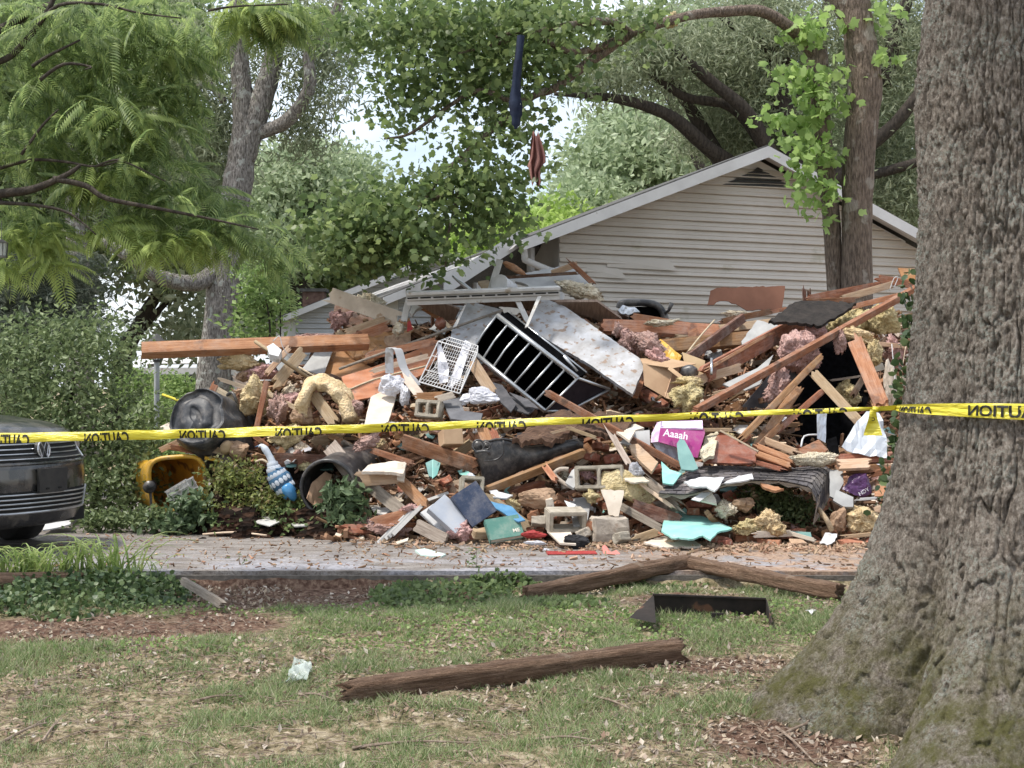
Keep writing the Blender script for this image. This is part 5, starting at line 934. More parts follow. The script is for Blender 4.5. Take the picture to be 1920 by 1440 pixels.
FL(1092,545,40,16,CRM,'cream fibre heap on the right end of the gutter length',Y=14.5,ang=8,amp=.6,fr=2.6); FL(1068,534,16,10,CRM,'small cream tuft touching the top roof sheet',Y=14.6,lv=4,amp=.6)
# ---- black shelf unit with grey tube frame
def quad3(A,Bq,C,D): return [P(*A),P(*Bq),P(*C),P(*D)]
r=empty('shelf_unit',P(1010,690,13.45)); tag(r,'toppled black fabric shelf unit with a grey tube frame in the middle of the pile','shelf'); lo_=r.location
TA,TBm=P(932,591,13.55),P(1083,709,13.2); LA,LB=P(886,658,13.5),P(1022,771,13.1); back=Vector((.10,.42,.05))
b=MB(); 
for p0,p1 in((TA,TBm),(LA,LB)): 
    k=len(b.v); b.v+=[tuple(q-lo_) for q in (p0,p1,p1+back,p0+back)]; b.f.append((k,k+1,k+2,k+3))
k=len(b.v); b.v+=[tuple(q+back-lo_) for q in (TA,TBm,LB,LA)]; b.f.append((k,k+1,k+2,k+3)); b.build('fabric_cover',BLKF,r)
for i in range(8):
    t_=i/7; b=MB(); p,q_=TA.lerp(TBm,t_),LA.lerp(LB,t_); sag=back*.25+Vector((-.03,0,-.03)); k=len(b.v); b.v+=[tuple(v-lo_) for v in (p,q_,q_+back,p+back)]; b.f.append((k,k+1,k+2,k+3)); b.build('fabric_shelf',BLKF,r)
    b=MB(); md=p.lerp(q_,.5)+Vector((-.015,.03,0)); b.tube([v-lo_+Vector((0,-.012,0)) for v in ((p,md,q_) if i<4 else (p,q_))],.011,7); b.build('cross_tube',CHROME,r,True)
for p0,p1,rr_ in((TA,TBm,.023),(LA,LB,.020)):
    b=MB(); b.tube([p0-lo_+Vector((0,-.01,0)),p1-lo_+Vector((0,-.01,0))],rr_,12); b.build('side_tube',CHROME,r,True)
for p0,p1 in((TA+back,TBm+back),(TBm,TBm+Vector((.30,.25,-.1))),(TBm+Vector((.30,.25,-.1)),LB+Vector((.22,.2,-.0))),(LB,LB+Vector((.22,.2,0))),(TBm+Vector((-.0,.1,.06)),TBm+Vector((-.12,.1,.2)))):
    b=MB(); b.tube([p0-lo_,p1-lo_],.013,8); b.build('back_tube',CHROME,r,True)
b=MB(); e1,e2=TBm+Vector((.29,.26,-.1)),LB+Vector((.21,.21,0)); k=0; b.v=[tuple(q-lo_) for q in (TBm,e1,e2,LB)]; b.f=[(0,1,2,3)]; b.build('end_cover',M('dark_purple_fabric',(.012,.008,.012),(.022,.016,.022),8,rough=.8),r)
# ---- wire basket
r=empty('wire_basket',P(838,690,13.0)); tag(r,'white wire basket with cloth strips tilted left of the shelf unit','basket'); lo_=r.location
c4=[P(822,640,13.25),P(895,662,13.0),P(862,738,12.85),P(786,716,13.1)]; bk=Vector((.06,.28,.10)); b=MB()
def wire(a,c_,rr_=.0035): b.tube([a-lo_,c_-lo_],rr_,5)
t4=[c4[0],c4[1],c4[2],c4[3]]; f4=[c4[0].lerp(c4[2],.12)+bk,c4[1].lerp(c4[3],.12)+bk,c4[2].lerp(c4[0],.12)+bk,c4[3].lerp(c4[1],.12)+bk]
for i in range(4): wire(t4[i],t4[(i+1)%4],.006); wire(f4[i],f4[(i+1)%4],.005); wire(t4[i],f4[i],.004); wire(t4[i].lerp(f4[i],.5),t4[(i+1)%4].lerp(f4[(i+1)%4],.5))
for k in range(1,14): t_=k/14; wire(f4[3].lerp(f4[2],t_),f4[0].lerp(f4[1],t_),.003); wire(t4[3].lerp(t4[2],t_),f4[3].lerp(f4[2],t_),.003)
for k in range(1,9): t_=k/9; wire(f4[0].lerp(f4[3],t_),f4[1].lerp(f4[2],t_),.003)
for k in range(1,5): t_=k/5; wire(t4[3].lerp(f4[3],t_),t4[2].lerp(f4[2],t_),.003)
wire(t4[0].lerp(t4[3],.35),t4[1].lerp(t4[2],.35)); wire(t4[0].lerp(t4[3],.7),t4[1].lerp(t4[2],.7))
b.build('wire_frame',WHITE,r)
S_([(820,645),(828,648),(842,690),(840,715),(824,718),(821,690)],.006,BAG,'white cloth strip in the left of the wire basket',Y=13.15,gy_=-.3,name='cloth_strip',cat='cloth',crumple=.03); S_([(872,635),(884,644),(862,712),(846,728),(838,720),(852,690)],.006,BAG,'white cloth strip in the right of the wire basket',Y=13.2,gy_=-.4,name='cloth_strip',cat='cloth',crumple=.03)
FL(905,745,38,20,BAG,'large white crumpled bag below the wire basket',Y=12.75,amp=.45,fr=2,name='plastic_bag',cat='bag',crease=1.1); FL(873,750,14,12,BAG,'little white bag knot left of the large white bag',Y=12.75,amp=.5,name='plastic_bag',cat='bag',lv=4,crease=1)
B(888,682,922,735,.10,.03,TN,'tan board standing between basket and shelf unit',13.0,12.9); B(783,744,825,742,.07,.05,OR,'short orange block left of the white bag',12.75,12.75); B(822,748,850,740,.06,.05,DRY,'short pale block beside the orange block',12.7,12.7); B(765,712,790,745,.08,.02,DRY,'cream shard above the orange block',12.9,12.8)
S_([(830,752),(862,745),(870,770),(905,775),(900,792),(845,785)],.02,M('slate_sheet',(.09,.09,.10),(.17,.17,.18),4,rough=.6),'dark grey slate coloured sheet under the white bag',Y=12.65,gy_=-1.0,name='grey_sheet',cat='sheet'); 
SLT=M('dark_tile',(.045,.045,.05),(.095,.09,.095),9,rough=.7,bump=.3,orand=.2)
for k,(pp_,lab) in enumerate([([(921,716),(942,722),(968,758),(958,772),(940,755)],'dark tile standing just left of the shelf frame'),([(940,738),(975,748),(1002,768),(990,776),(955,765)],'dark tile overlapping below the shelf frame'),([(955,735),(990,748),(1010,766),(985,762)],'dark tile tucked under the lower shelf tube')]): S_(pp_,.012,SLT,lab,Y=12.75-.05*k,gy_=-.9,jag=.8,name='roof_tile',cat='tile')
S_([(995,800),(1040,772),(1090,770),(1190,785),(1170,812),(1070,808),(1030,826),(960,826)],.04,M('brown_roof_felt',(.06,.035,.025),(.15,.09,.06),12,(1,5,1),.95,.6,30),'dark brown roof felt sheet draped above the tape',Y=12.6,gy_=-1.3,jag=1.5,crumple=.05,name='roof_felt',cat='sheet')
B(955,832,1070,803,.025,.03,TN,'thin tan edge strip of the dark brown roof felt',12.4,12.45); B(1068,803,1115,820,.03,.03,TN,'thin bent tan strip right of the roof felt edge',12.4,12.35)
B(1027,737,1272,873,.055,.04,RB,'long reddish lath slanting down from the shelf unit across the tape',12.75,12.2,sp=.03,roll=15)
# ---- right of centre
B(1130,612,1345,622,.13,.09,OR,'upper pale orange beam right of the big white panel',14.4,14.6,roll=-25); B(1230,652,1480,628,.13,.09,OR,'lower orange beam behind the cardboard box',14.2,14.5,roll=-20); B(1190,595,1290,612,.08,.05,OR,'orange strut below the chair back',14.7,14.7); B(1270,628,1470,604,.09,.05,TN,'pale beam running right under the brown torn panel',14.5,14.8,roll=-30)
FL(1240,606,26,7,CRM,'cream crumbs lying on the upper orange beam',Y=14.4,lv=4,amp=.6)
FL(1180,640,26,26,PINK,'pink insulation lump at the edge of the big white panel',Y=13.9,amp=.6); FL(1222,648,34,20,PINK,'pink insulation sheet right of the pink lump',Y=13.8,amp=.6,ang=15); FL(1236,675,24,16,PINK,'pink tongue of insulation hanging onto the cardboard box',Y=13.6,amp=.55,ang=30); FL(1158,618,9,16,PINK,'thin pink tuft pointing up beside the big white panel',Y=14.0,lv=4,amp=.5)
# office chair back
r=empty('office_chair',P(1210,600,15.4)); tag(r,'black office chair back and armrest poking above the beams','chair'); lo_=r.location
b=MB(); b.tube([q-lo_ for q in spline([P(1162,578,15.4),P(1170,568,15.4),P(1225,570,15.4),P(1245,590,15.4),P(1250,620,15.4)],5)],.038,8); b.build('back_frame',BLKP,r,True)
b=MB(); b.v=[tuple(P(x,y,15.47)-lo_) for x,y in((1165,575),(1225,575),(1245,592),(1250,640),(1170,640))]+[tuple(P(x,y,15.52)-lo_) for x,y in((1165,575),(1225,575),(1245,592),(1250,640),(1170,640))]; b.f=[(0,1,2,3,4),(9,8,7,6,5)]+[(i,(i+1)%5,5+(i+1)%5,5+i) for i in range(5)]; b.build('back_pad',BLKF,r)
b=MB(); b.tube([P(1245,590,15.4)-lo_,P(1254,582,15.3)-lo_,P(1260,568,15.3)-lo_],[.016,.016,.026],7); b.build('armrest',BLKP,r,True)
S_([(1158,582),(1168,572),(1190,578),(1200,584),(1178,590)],.01,STEEL,'shiny bent foil scrap in front of the chair back',Y=14.9,crumple=.03,name='foil_scrap',cat='scrap')
S_([(1205,680),(1265,688),(1247,745),(1208,722)],.006,CARD,'',parent=(cb:=tag(empty('cardboard_box'),'open cardboard box with bent flaps right of the big white panel','box')),Y=13.4,gy_=-.2,name='front_side'); S_([(1265,688),(1275,682),(1268,735),(1247,745)],.006,CARD,'',parent=cb,Y=13.45,gx=1.2,gy_=-.2,name='right_side'); S_([(1200,672),(1255,672),(1305,682),(1262,690),(1205,682)],.006,CARD,'',parent=cb,Y=13.5,gy_=-1.5,name='flap'); S_([(1246,735),(1292,746),(1270,752),(1248,746)],.006,CARD,'',parent=cb,Y=13.2,gy_=-.5,name='flap'); S_([(1256,686),(1284,708),(1278,712),(1252,692)],.006,CARD,'',parent=cb,Y=13.3,gy_=-.5,name='flap')
S_([(1226,640),(1238,634),(1278,668),(1266,690),(1246,672)],.004,YELP,'torn yellow printed sheet beside the cardboard box',Y=13.75,gy_=-.5,jag=.6,name='yellow_sheet',cat='sheet',crumple=.02)
S_([(1279,660),(1322,676),(1320,708),(1285,690)],.006,CARD,'brown cardboard piece right of the open box',Y=13.5,gy_=-.4,name='cardboard_piece',cat='cardboard')
FL(1292,700,19,17,BLKP,'dark glossy round pot between cardboard pieces',Y=13.35,amp=.08,lv=3,name='dark_pot',cat='pot')
TB([(1288,662,13.8),(1315,628,14.0),(1340,600,14.3)],.008,PL,'thin pale rod slanting up left of the torn brown panel'); TB([(1334,672,13.3),(1334,702,13.2)],.012,STEEL,'short shiny upright pipe right of the dark pot',name='pipe',cat='pipe',sm=0)
FL(1290,742,34,30,YEL,'yellow insulation bundle below the dark pot',Y=13.0,amp=.35,fr=1.6); FL(1300,715,24,8,YEL,'ragged yellow top of the bundle below the dark pot',Y=13.1,lv=4,amp=.6)
S_([(1326,572),(1332,545),(1345,539),(1472,536),(1466,580),(1400,582),(1380,570),(1358,564),(1344,566),(1338,572)],.012,M('brown_hardboard',(.15,.065,.038),(.20,.09,.055),3,rough=.6,bump=.1),'torn brown hardboard panel standing before the siding',Y=15.1,gy_=-.2,jag=1.2)
FL(1385,588,24,6,CRM,'white crumbs of plaster below the torn hardboard',Y=15.0,lv=4,amp=.6); B(1358,602,1440,585,.06,.04,RB,'red brown board right under the torn hardboard',14.9,15.0); B(1352,605,1470,580,.04,.03,OR,'thin orange board along the foot of the torn hardboard',14.95,15.05)
B(1290,672,1390,598,.085,.05,DK,'dark weathered beam rising to the torn hardboard',13.7,14.6,roll=20); B(1295,658,1388,600,.03,.04,TN,'thin tan edge strip over the dark weathered beam',13.8,14.65); B(1325,700,1500,606,.15,.05,RB,'heavy red brown joist in the upper right of the pile',13.3,14.3,roll=12); B(1326,692,1470,610,.03,.05,OR,'orange lath on the upper edge of the heavy joist',13.25,14.15)
B(1310,712,1385,690,.08,.05,TN,'tan stub under the heavy red brown joist',13.3,13.5); B(1305,770,1718,541,.06,.06,RB,'longest thin beam slanting from the tape up to the oak trunk',12.7,14.3,sp=.02,roll=25); B(1340,742,1390,730,.07,.05,TN,'short tan stub above the left end of the longest thin beam',13.0,13.0)
S_([(1355,720),(1420,690),(1450,665),(1425,720),(1390,735)],.02,GREYP,'grey sheet between the heavy joist and the longest beam',Y=13.4,gy_=-.5)
S_([(1390,640),(1420,600),(1460,610),(1450,640),(1400,672)],.02,GREYP,'grey sheet under the torn hardboard',Y=14.3,gy_=-.5,jag=1)
FL(1500,660,46,44,PINK,'large dark pink insulation mass in the upper right',Y=13.75,amp=.4,ang=-35); FL(1460,725,22,34,PINK,'pink fringe hanging below the longest beam',Y=13.3,amp=.55,ang=20); FL(1530,620,22,14,PINK,'pink patch under the tarred black board',Y=14.0,lv=4)
S_([(1441,602),(1490,566),(1540,564),(1606,568),(1570,592),(1540,610),(1500,606)],.03,TAR,'black tarred board with a ragged edge at the upper right',Y=14.0,gy_=-.9,jag=2.5)
FL(1590,610,50,30,YEL,'broad yellow batt behind the longest beam at the right',Y=14.35,amp=.4,ang=-30); FL(1650,600,34,34,YEL,'yellow batt end near the oak trunk',Y=14.3,amp=.45); FL(1608,628,38,14,YEL,'yellow roll draped over the dark hollow',Y=13.7,amp=.5,ang=15); FL(1640,660,16,26,YEL,'yellow tail hanging beside the leaning tan post',Y=13.6,amp=.5); FL(1575,640,14,26,PINK,'pink rag hanging into the dark hollow',Y=13.7,amp=.4); FL(1587,551,38,6,YEL,'yellow strip on top of the boards at the upper right',Y=14.9,lv=4)
B(1515,565,1600,562,.05,.04,RB,'red brown board along the top of the tarred board',14.3,14.4); B(1520,560,1650,535,.08,.04,RB,'reddish board slanting up on the very top right',14.6,14.9); B(1580,560,1668,535,.07,.05,TN,'weathered tan board end at the very top right',14.5,14.7); B(1600,575,1720,545,.05,.05,OR,'orange splintered board under the top right boards',14.3,14.5,sp=.07)
for x in(1508,1517): B(x,548,x+1,572,.035,.03,DK,('left' if x==1508 else 'right')+' of two short posts poking up behind the tarred board',14.7,14.7,name='short_post',cat='post')
B(1650,523,1722,536,.08,.05,RB,'dark red board end near the oak trunk at the top right',14.9,14.9); S_([(1684,502),(1722,504),(1722,534),(1694,528)],.02,PLY,'brown plywood corner beside the oak trunk',Y=14.9,gy_=-.2)
TB([(1668,545,14.6),(1676,522,14.6),(1684,520,14.6),(1676,540,14.6)],.004,WHITE,'loose white cord loop at the top right',name='cord',cat='cord',n=5)
S_([(1478,715),(1530,645),(1606,625),(1640,700),(1606,838),(1440,842)],.05,BLKF,'black panel enlarged to stand for the deep shade of the hollow',Y=14.05,gy_=-.3,name='hollow_shade_panel',cat='cabinet')  # black panel enlarged beyond its top part to paint in the hollow's shade
B(1603,640,1652,756,.13,.05,OR,'thick orange post leaning at the right of the dark hollow',13.3,12.9,roll=10); B(1528,702,1612,792,.085,.05,TN,'tan stud slanting down across the dark hollow',13.3,12.9,roll=10); B(1540,735,1460,805,.05,.05,RB,'pinkish brown stud crossing below the tan stud',13.2,12.9); B(1535,672,1390,822,.05,.06,OR,'long orange stud running down to the tape',13.5,12.4); B(1495,730,1420,838,.085,.05,OR,'second orange stud beside the long one',13.3,12.5,roll=20); B(1460,800,1420,840,.05,.05,RB,'pinkish stud foot just above the mahogany board',12.75,12.4)
B(1610,706,1560,713,.02,.02,GR,'thin grey strip across the back of the hollow',14.0,14.0); FL(1590,742,28,28,YEL,'dusty yellow insulation inside the hollow',Y=14.0,amp=.4)
FL(1668,720,14,60,DRY,'white torn paper backing right of the leaning orange post',Y=13.2,amp=.4,name='torn_paper',cat='paper',crease=1); FL(1680,660,22,30,PINK,'pink insulation just left of the oak trunk',Y=13.8,amp=.5); B(1660,640,1600,740,.05,.05,DK,'dark beam behind the leaning orange post',13.8,13.6); B(1650,645,1700,650,.04,.04,TN,'tan stub beside the pink insulation by the oak',13.7,13.7)
TB([(1672,645,13.3),(1676,690,13.2),(1680,735,13.1)],.004,WHITE,'hanging white cord left of the oak trunk',name='cord',cat='cord',n=5); TB([(1698,650,13.3),(1690,700,13.2),(1682,735,13.1)],.003,PL,'hanging beige cord left of the oak trunk',name='cord',cat='cord',n=5)
B(1395,790,1480,690,.20,.03,SLT,'dark grey plank in the shade left of the long orange stud',13.6,13.9,sp=.01)
# ---- middle row under the tape
S_([(1135,796),(1190,794),(1208,802),(1192,806),(1180,826),(1165,815)],.02,DRY,'white stone tile top right of the long lath',Y=12.5,gy_=-2.5); S_([(1162,830),(1182,810),(1218,806),(1219,835),(1210,842)],.03,GREYP,'grey green board side below the white tile top',Y=12.4,gy_=-.3)
r=empty('printed_carton',P(1278,825,12.35)); tag(r,'magenta and white printed carton of paper goods under the tape','carton'); 
def SP(pts,th,m,nm,**k):
    o=S_(pts,th,m,'',name=nm,parent=None,**k); o.parent=r; o.matrix_parent_inverse=r.matrix_world.inverted(); 
    for kk in ('label','category'): 
        if kk in o: del o[kk]
    return o
bpy.context.view_layer.update()
SP([(1241,790),(1317,788),(1318,803),(1239,802)],.012,LILAC,'carton_top',Y=12.45,gy_=-1.6); SP([(1238,802),(1320,804),(1322,812),(1308,858),(1280,855),(1268,838),(1234,828)],.012,MAG,'carton_front',Y=12.3,gy_=-.2); SP([(1240,790),(1238,802),(1234,828),(1220,830),(1222,812),(1232,792)],.012,LILAC,'carton_side',Y=12.38,gx=-.6,gy_=-.2); SP([(1222,828),(1234,825),(1268,838),(1275,870),(1240,858)],.012,BAG,'inner_wrap',Y=12.38,gy_=-.2,crumple=.03)
v,f=textmesh('Aaaah',.012)
def text_on(v,f,px,py,Y,wpx,ang,m,nm,par,mir=False,gy2=-.2):
    V=np.array(v); wd=V[:,0].max(); s_=wpx/wd; a=R(ang); W=[]
    for x,y,_ in V:
        x_=x*s_; y_=-y*s_; X_=px+x_*math.cos(a)-y_*math.sin(a); Y_=py+x_*math.sin(a)+y_*math.cos(a); W.append(P(X_,Y_,Y+gy2*(Y_-py)/100)-par.location)
    return meshobj(nm,W,f,m,par)
text_on(v,f,1243,817,12.268,46,9,INK,'lettering',r)
S_([(1322,815),(1345,806),(1350,815),(1340,850),(1320,862),(1312,850)],.03,CRM,'crumbly cream board between carton and mahogany board',Y=12.3,jag=2,name='foam_board',crumple=.03); B(1318,806,1372,806,.03,.03,TN,'thin tan strip over the mahogany board',12.4,12.4)
S_([(1322,866),(1326,848),(1350,808),(1420,848),(1416,868),(1380,869)],.02,MAHOG,'shiny mahogany veneer board with a pale edge',Y=12.25,gy_=-.4); B(1350,807,1421,846,.014,.03,PL,'pale edge banding of the mahogany board',12.2,12.15,sp=.003)
S_([(1269,832),(1275,822),(1284,826),(1297,850),(1309,878),(1300,882),(1278,880),(1272,860)],.014,TEALD,'dull teal rounded slab leaning on the carton',Y=12.1,gy_=-.5); S_([(1240,865),(1256,880),(1278,888),(1262,908),(1243,905)],.013,TEAL,'bright teal triangle left of the shingle roof piece',Y=11.98,gy_=-.8,jag=.6)
S_([(1180,834),(1196,832),(1234,866),(1222,884),(1200,864),(1184,846)],.03,TN,'tan wall board slab in the centre right rubble',Y=12.1,gy_=-.6,jag=.5); B(1150,820,1178,868,.05,.02,GR,'splintered grey strip left of the tan wall board',12.3,12.1,sp=.06)
B(758,828,888,872,.12,.04,RB,'broad red brown plank in the shade under the tape',12.5,12.2,roll=15); B(700,845,770,868,.05,.04,RB,'narrow red brown plank left of the broad one',12.5,12.3); B(620,838,665,895,.14,.03,GR,'grey weathered plank leaning over the open black barrel',12.7,12.4,sp=.01); B(505,882,540,828,.06,.04,OR,'orange brown strip behind the bird figure',12.9,12.95); B(520,862,620,866,.12,.05,DK,'dark red plank behind the bird figure',12.9,12.9)
S_([(678,884),(690,872),(740,864),(762,868),(756,888),(720,884)],.025,DRY,'pale curved plaster piece right of the open black barrel',Y=12.15,gy_=-1.2,jag=.8); S_([(745,868),(760,866),(758,903),(744,900)],.03,DRY,'broken pale edge hanging off the curved plaster piece',Y=12.1,gy_=-.2,jag=.8); B(680,898,740,893,.12,.05,TN,'tan timber end below the curved plaster piece',12.2,12.2); B(750,900,795,945,.09,.03,OR,'orange board sloping down left of the binders',12.2,12.0)
S_([(798,868),(812,861),(822,866),(812,895),(804,892)],.012,TEALD,'small teal shard in the shade under the broad plank',Y=12.2,gy_=-.5); S_([(812,861),(826,868),(820,890),(812,896)],.012,TEAL,'bright edge piece beside the small teal shard',Y=12.18,gx=.5,gy_=-.5)
r=None
b=MB(); cbx=frame(845,822,12.35,yaw=20,pitch=-15); boxy(b,.17,.15,.13,.004); o=meshobj('small_carton',b.v,b.f,CARD,None,mw=cbx); tag(o,'small brown carton under the tape left of the black tank','carton')
B(905,805,915,830,.09,.06,OR,'pink orange block end behind the black tank',12.5,12.4); B(925,812,932,830,.07,.06,RB,'dark block end behind the black tank',12.5,12.45)
# black moulded tank
r=empty('plastic_tank',P(985,865,12.2)); tag(r,'long black moulded plastic tank part lying in the middle under the tape','plastic part'); lo_=r.location
top=[(887,832),(900,826),(916,828),(930,824),(948,824),(975,832),(995,838),(1030,833),(1060,828),(1085,824),(1094,826)]; bot=[(890,855),(900,876),(905,905),(912,912),(930,906),(955,892),(985,880),(1015,868),(1045,856),(1075,846),(1094,840)]
b=MB(); n_=len(top)
def tk(u,w_):
    i=min(int(u*(n_-1)),n_-2); t_=u*(n_-1)-i; tx=top[i][0]*(1-t_)+top[i+1][0]*t_; ty=top[i][1]*(1-t_)+top[i+1][1]*t_; bx=bot[i][0]*(1-t_)+bot[i+1][0]*t_; by=bot[i][1]*(1-t_)+bot[i+1][1]*t_
    a=w_*PI; dy=-.05*math.sin(a)**.5+.012*math.sin(u*14); return P(tx+(bx-tx)*w_,ty+(by-ty)*w_,12.2+.35*u-.0+dy)-lo_
b.grid(60,14,tk); b.grid(60,2,lambda u,w_:tk(u,0)+Vector((0,.16*w_,.0))); b.grid(60,2,lambda u,w_:tk(u,1)+Vector((0,.16*w_,0))); b.build('shell',BLKP,r,True)
b=MB(); b.tube([tk(u,0)+Vector((0,-.005,.003)) for u in np.linspace(.15,1,30)],.010,6); b.build('top_rim',BLKP,r,True)
for (x,y,rr_) in((897,836,11),(912,836,7)):
    b=MB(); b.tube([P(x+rr_*math.cos(a),y+rr_*math.sin(a),12.12)-lo_ for a in np.linspace(0,2*PI,17)],.009,6,False); b.tube([P(x,y,12.14)-lo_,P(x,y,12.16)-lo_],rr_/F*12.1,14); b.build('socket',BLKP,r,True)
b=MB(); b.tube([q-lo_ for q in spline([P(944,826,12.11),P(943,850,12.11),P(930,862,12.11),P(908,864,12.11)],5)],.008,6); b.build('moulded_edge',BLKP,r,True)
b=MB(); b.tube([q-lo_ for q in spline([P(892,848,12.12),P(912,846,12.08),P(918,852,12.1)],4)],.014,6); b.build('clip',BLKP,r,True)
B(912,920,1090,850,.065,.045,OR,'orange brown board sloping up along the black tank',12.05,12.3,roll=25,sp=.03); B(1025,878,1040,898,.05,.04,OR,'stub of orange wood under the sloping board',12.1,12.0)
FL(884,898,14,14,GBAG,'small clear film wad at the left end of the black tank',Y=12.1,lv=4,crease=1,name='plastic_film',cat='film')
# toilet bowl like pale ceramic shard
b=MB(); b.tube(spline([P(1066,880,12.1),P(1050,880,12.1),P(1040,890,12.1),P(1060,908,12.05),P(1078,915,12.0)],5),.018,8); place(b,'ceramic_shard',CONC,P(1060,895,12.1),'curved pale ceramic rim left of the cinder block','shard',smooth=True)
S_([(1060,905),(1072,882),(1085,872),(1088,905),(1075,915)],.02,GREYP,'grey shard against the cinder block',Y=12.1)
# cinder blocks
def block(px,py,Y,yaw,pitch,roll,label,L_b=.39,H=.19,D_=.19,holes=2):
    bm=bmesh.new(); g=MB(); t_=.032; o=tag(empty('x'),'x','x'); bpy.data.objects.remove(o)
    hw=(L_b-t_*(holes+1))/holes; xs_=[-L_b/2]; 
    for i in range(holes): xs_+=[xs_[-1]+t_,xs_[-1]+t_+hw]
    xs_.append(L_b/2); zs=[-H/2,-H/2+t_,H/2-t_,H/2]; nx_=len(xs_)
    fr=[[bm.verts.new((x,y,z)) for z in zs for x in xs_] for y in(-D_/2,D_/2)]; ID=lambda i,j:j*nx_+i; solid=lambda i,j: not (j==1 and i%2==1)
    for i in range(nx_-1):
        for j in range(3):
            if solid(i,j):
                for s_ in(0,1):
                    q=[fr[s_][ID(i,j)],fr[s_][ID(i+1,j)],fr[s_][ID(i+1,j+1)],fr[s_][ID(i,j+1)]]; bm.faces.new(q if s_==0 else q[::-1])
                for (di,dj,a,c_) in((-1,0,(i,j+1),(i,j)),(1,0,(i+1,j),(i+1,j+1)),(0,-1,(i,j),(i+1,j)),(0,1,(i+1,j+1),(i,j+1))):
                    ni,nj=i+di,j+dj
                    if ni<0 or nj<0 or ni>=nx_-1 or nj>=3 or not solid(ni,nj): bm.faces.new([fr[1][ID(*a)],fr[1][ID(*c_)],fr[0][ID(*c_)],fr[0][ID(*a)]][::-1])
    bmesh.ops.recalc_face_normals(bm,faces=bm.faces[:]); es=[e for e in bm.edges if e.is_manifold and e.calc_face_angle(0)>.5]; bmesh.ops.bevel(bm,geom=es,offset=.007,segments=2,affect='EDGES'); bmesh.ops.triangulate(bm,faces=[f for f in bm.faces if len(f.verts)>4])
    for v in bm.verts: v.co+=Vector((mnoise.noise(v.co*18),mnoise.noise(v.co*18+Vector((5,0,0))),mnoise.noise(v.co*18+Vector((0,9,0)))))*.006
    me=bpy.data.meshes.new('cinder_block'); bm.to_mesh(me); bm.free(); me.materials.append(CONC); o=bpy.data.objects.new('cinder_block',me); link(o); o.matrix_world=frame(px,py,Y,yaw,pitch,roll); tag(o,label,'block','concrete blocks in the rubble'); return o
block(1124,896,12.05,-6,-8,-2,'two holed concrete block facing forward right of centre'); block(1060,975,11.75,12,8,0,'concrete block lying flat front of centre',.30,.17,.2,1)
block(805,768,12.7,-10,-10,4,'dark holed block below the wire basket',.22,.15,.15,2); block(883,925,12.0,10,-14,6,'upright block half hidden behind the navy binder',.19,.26,.15,1)
def chunk(px,py,Y,sx,sy,sz,m,label,yaw=0,pitch=0,roll=0,name='brick',cat='brick',grp='bricks and rubble at the foot of the pile',rough_=.008,seed=None):
    cnt[0]+=1; bm=bmesh.new(); bmesh.ops.create_cube(bm,size=1); bmesh.ops.scale(bm,vec=(sx,sy,sz),verts=bm.verts[:]); bmesh.ops.bevel(bm,geom=bm.edges[:],offset=min(sx,sy,sz)*.09,segments=1,affect='EDGES'); bmesh.ops.subdivide_edges(bm,edges=bm.edges[:],cuts=2,use_grid_fill=True)
    s_=Vector((seed or cnt[0],0,3))*3.1
    for v in bm.verts: v.co+=mnoise.noise_vector(v.co*14+s_)*rough_*1.4+mnoise.noise_vector(v.co*38+s_)*rough_*.6
    me=bpy.data.meshes.new(name); bm.to_mesh(me); bm.free(); me.materials.append(m); o=bpy.data.objects.new(name,me); link(o); o.matrix_world=frame(px,py,Y,yaw,pitch,roll); tag(o,label,cat,grp); return o
chunk(1142,992,11.72,.28,.2,.20,CONC,'square brown stained block front right of centre',8,0,0,'cinder_block','block','concrete blocks in the rubble',.012); chunk(1030,950,11.9,.06,.1,.13,DRY,'small upright pale block behind the flat block',5,0,-8,'cinder_block','block','concrete blocks in the rubble')
FL(1006,935,48,22,KRAFT,'crumpled brown paper sack left of the concrete blocks',Y=11.95,amp=.4,fr=1.8,crease=1.1,name='paper_sack',cat='sack'); FL(962,945,20,10,YEL,'small yellow tuft left of the paper sack',Y=11.95,lv=4,amp=.6,ang=25)
S_([(914,916),(922,908),(935,922),(962,928),(950,934),(925,932)],.012,WHITE,'white curved shard above the navy binder',Y=12.0,gy_=-1,jag=.6); S_([(1058,938),(1080,946),(1074,956),(1066,952)],.008,WHITE,'small white triangle right of the paper sack',Y=11.9)
B(918,935,985,985,.09,.03,TN,'tan board between navy binder and green book',11.95,11.8); S_([(1068,935),(1110,930),(1100,985),(1075,985)],.03,GREYP,'grey slab behind the flat concrete block',Y=11.95)
batt('insulation_batt','ragged yellow batt lying over the two holed block',[(1128,912,0),(1150,906,-.05),(1185,915,-.05),(1215,930,0),(1225,940,0)],.22,.05,YEL,60,12.0,15); FL(1108,930,18,14,YEL,'thin yellow fringe under the two holed block',Y=11.95,lv=4,amp=.6)
S_([(1127,918),(1170,920),(1166,945),(1160,968),(1142,966),(1136,942)],.018,DRY,'cream tongue shaped board below the ragged batt',Y=11.72,gy_=-.2,jag=1.2)
S_([(1168,882),(1195,885),(1218,902),(1190,905),(1172,900)],.012,DRY,'white board scrap right of the two holed block',Y=11.95,gy_=-1.2,jag=1,seed=5); FL(1195,885,14,18,M('grey_rag',(.2,.2,.22),(.5,.5,.52),16,rough=.9),'grey and white rag right of the two holed block',Y=12.0,amp=.6,crease=1,name='rag',cat='rag')
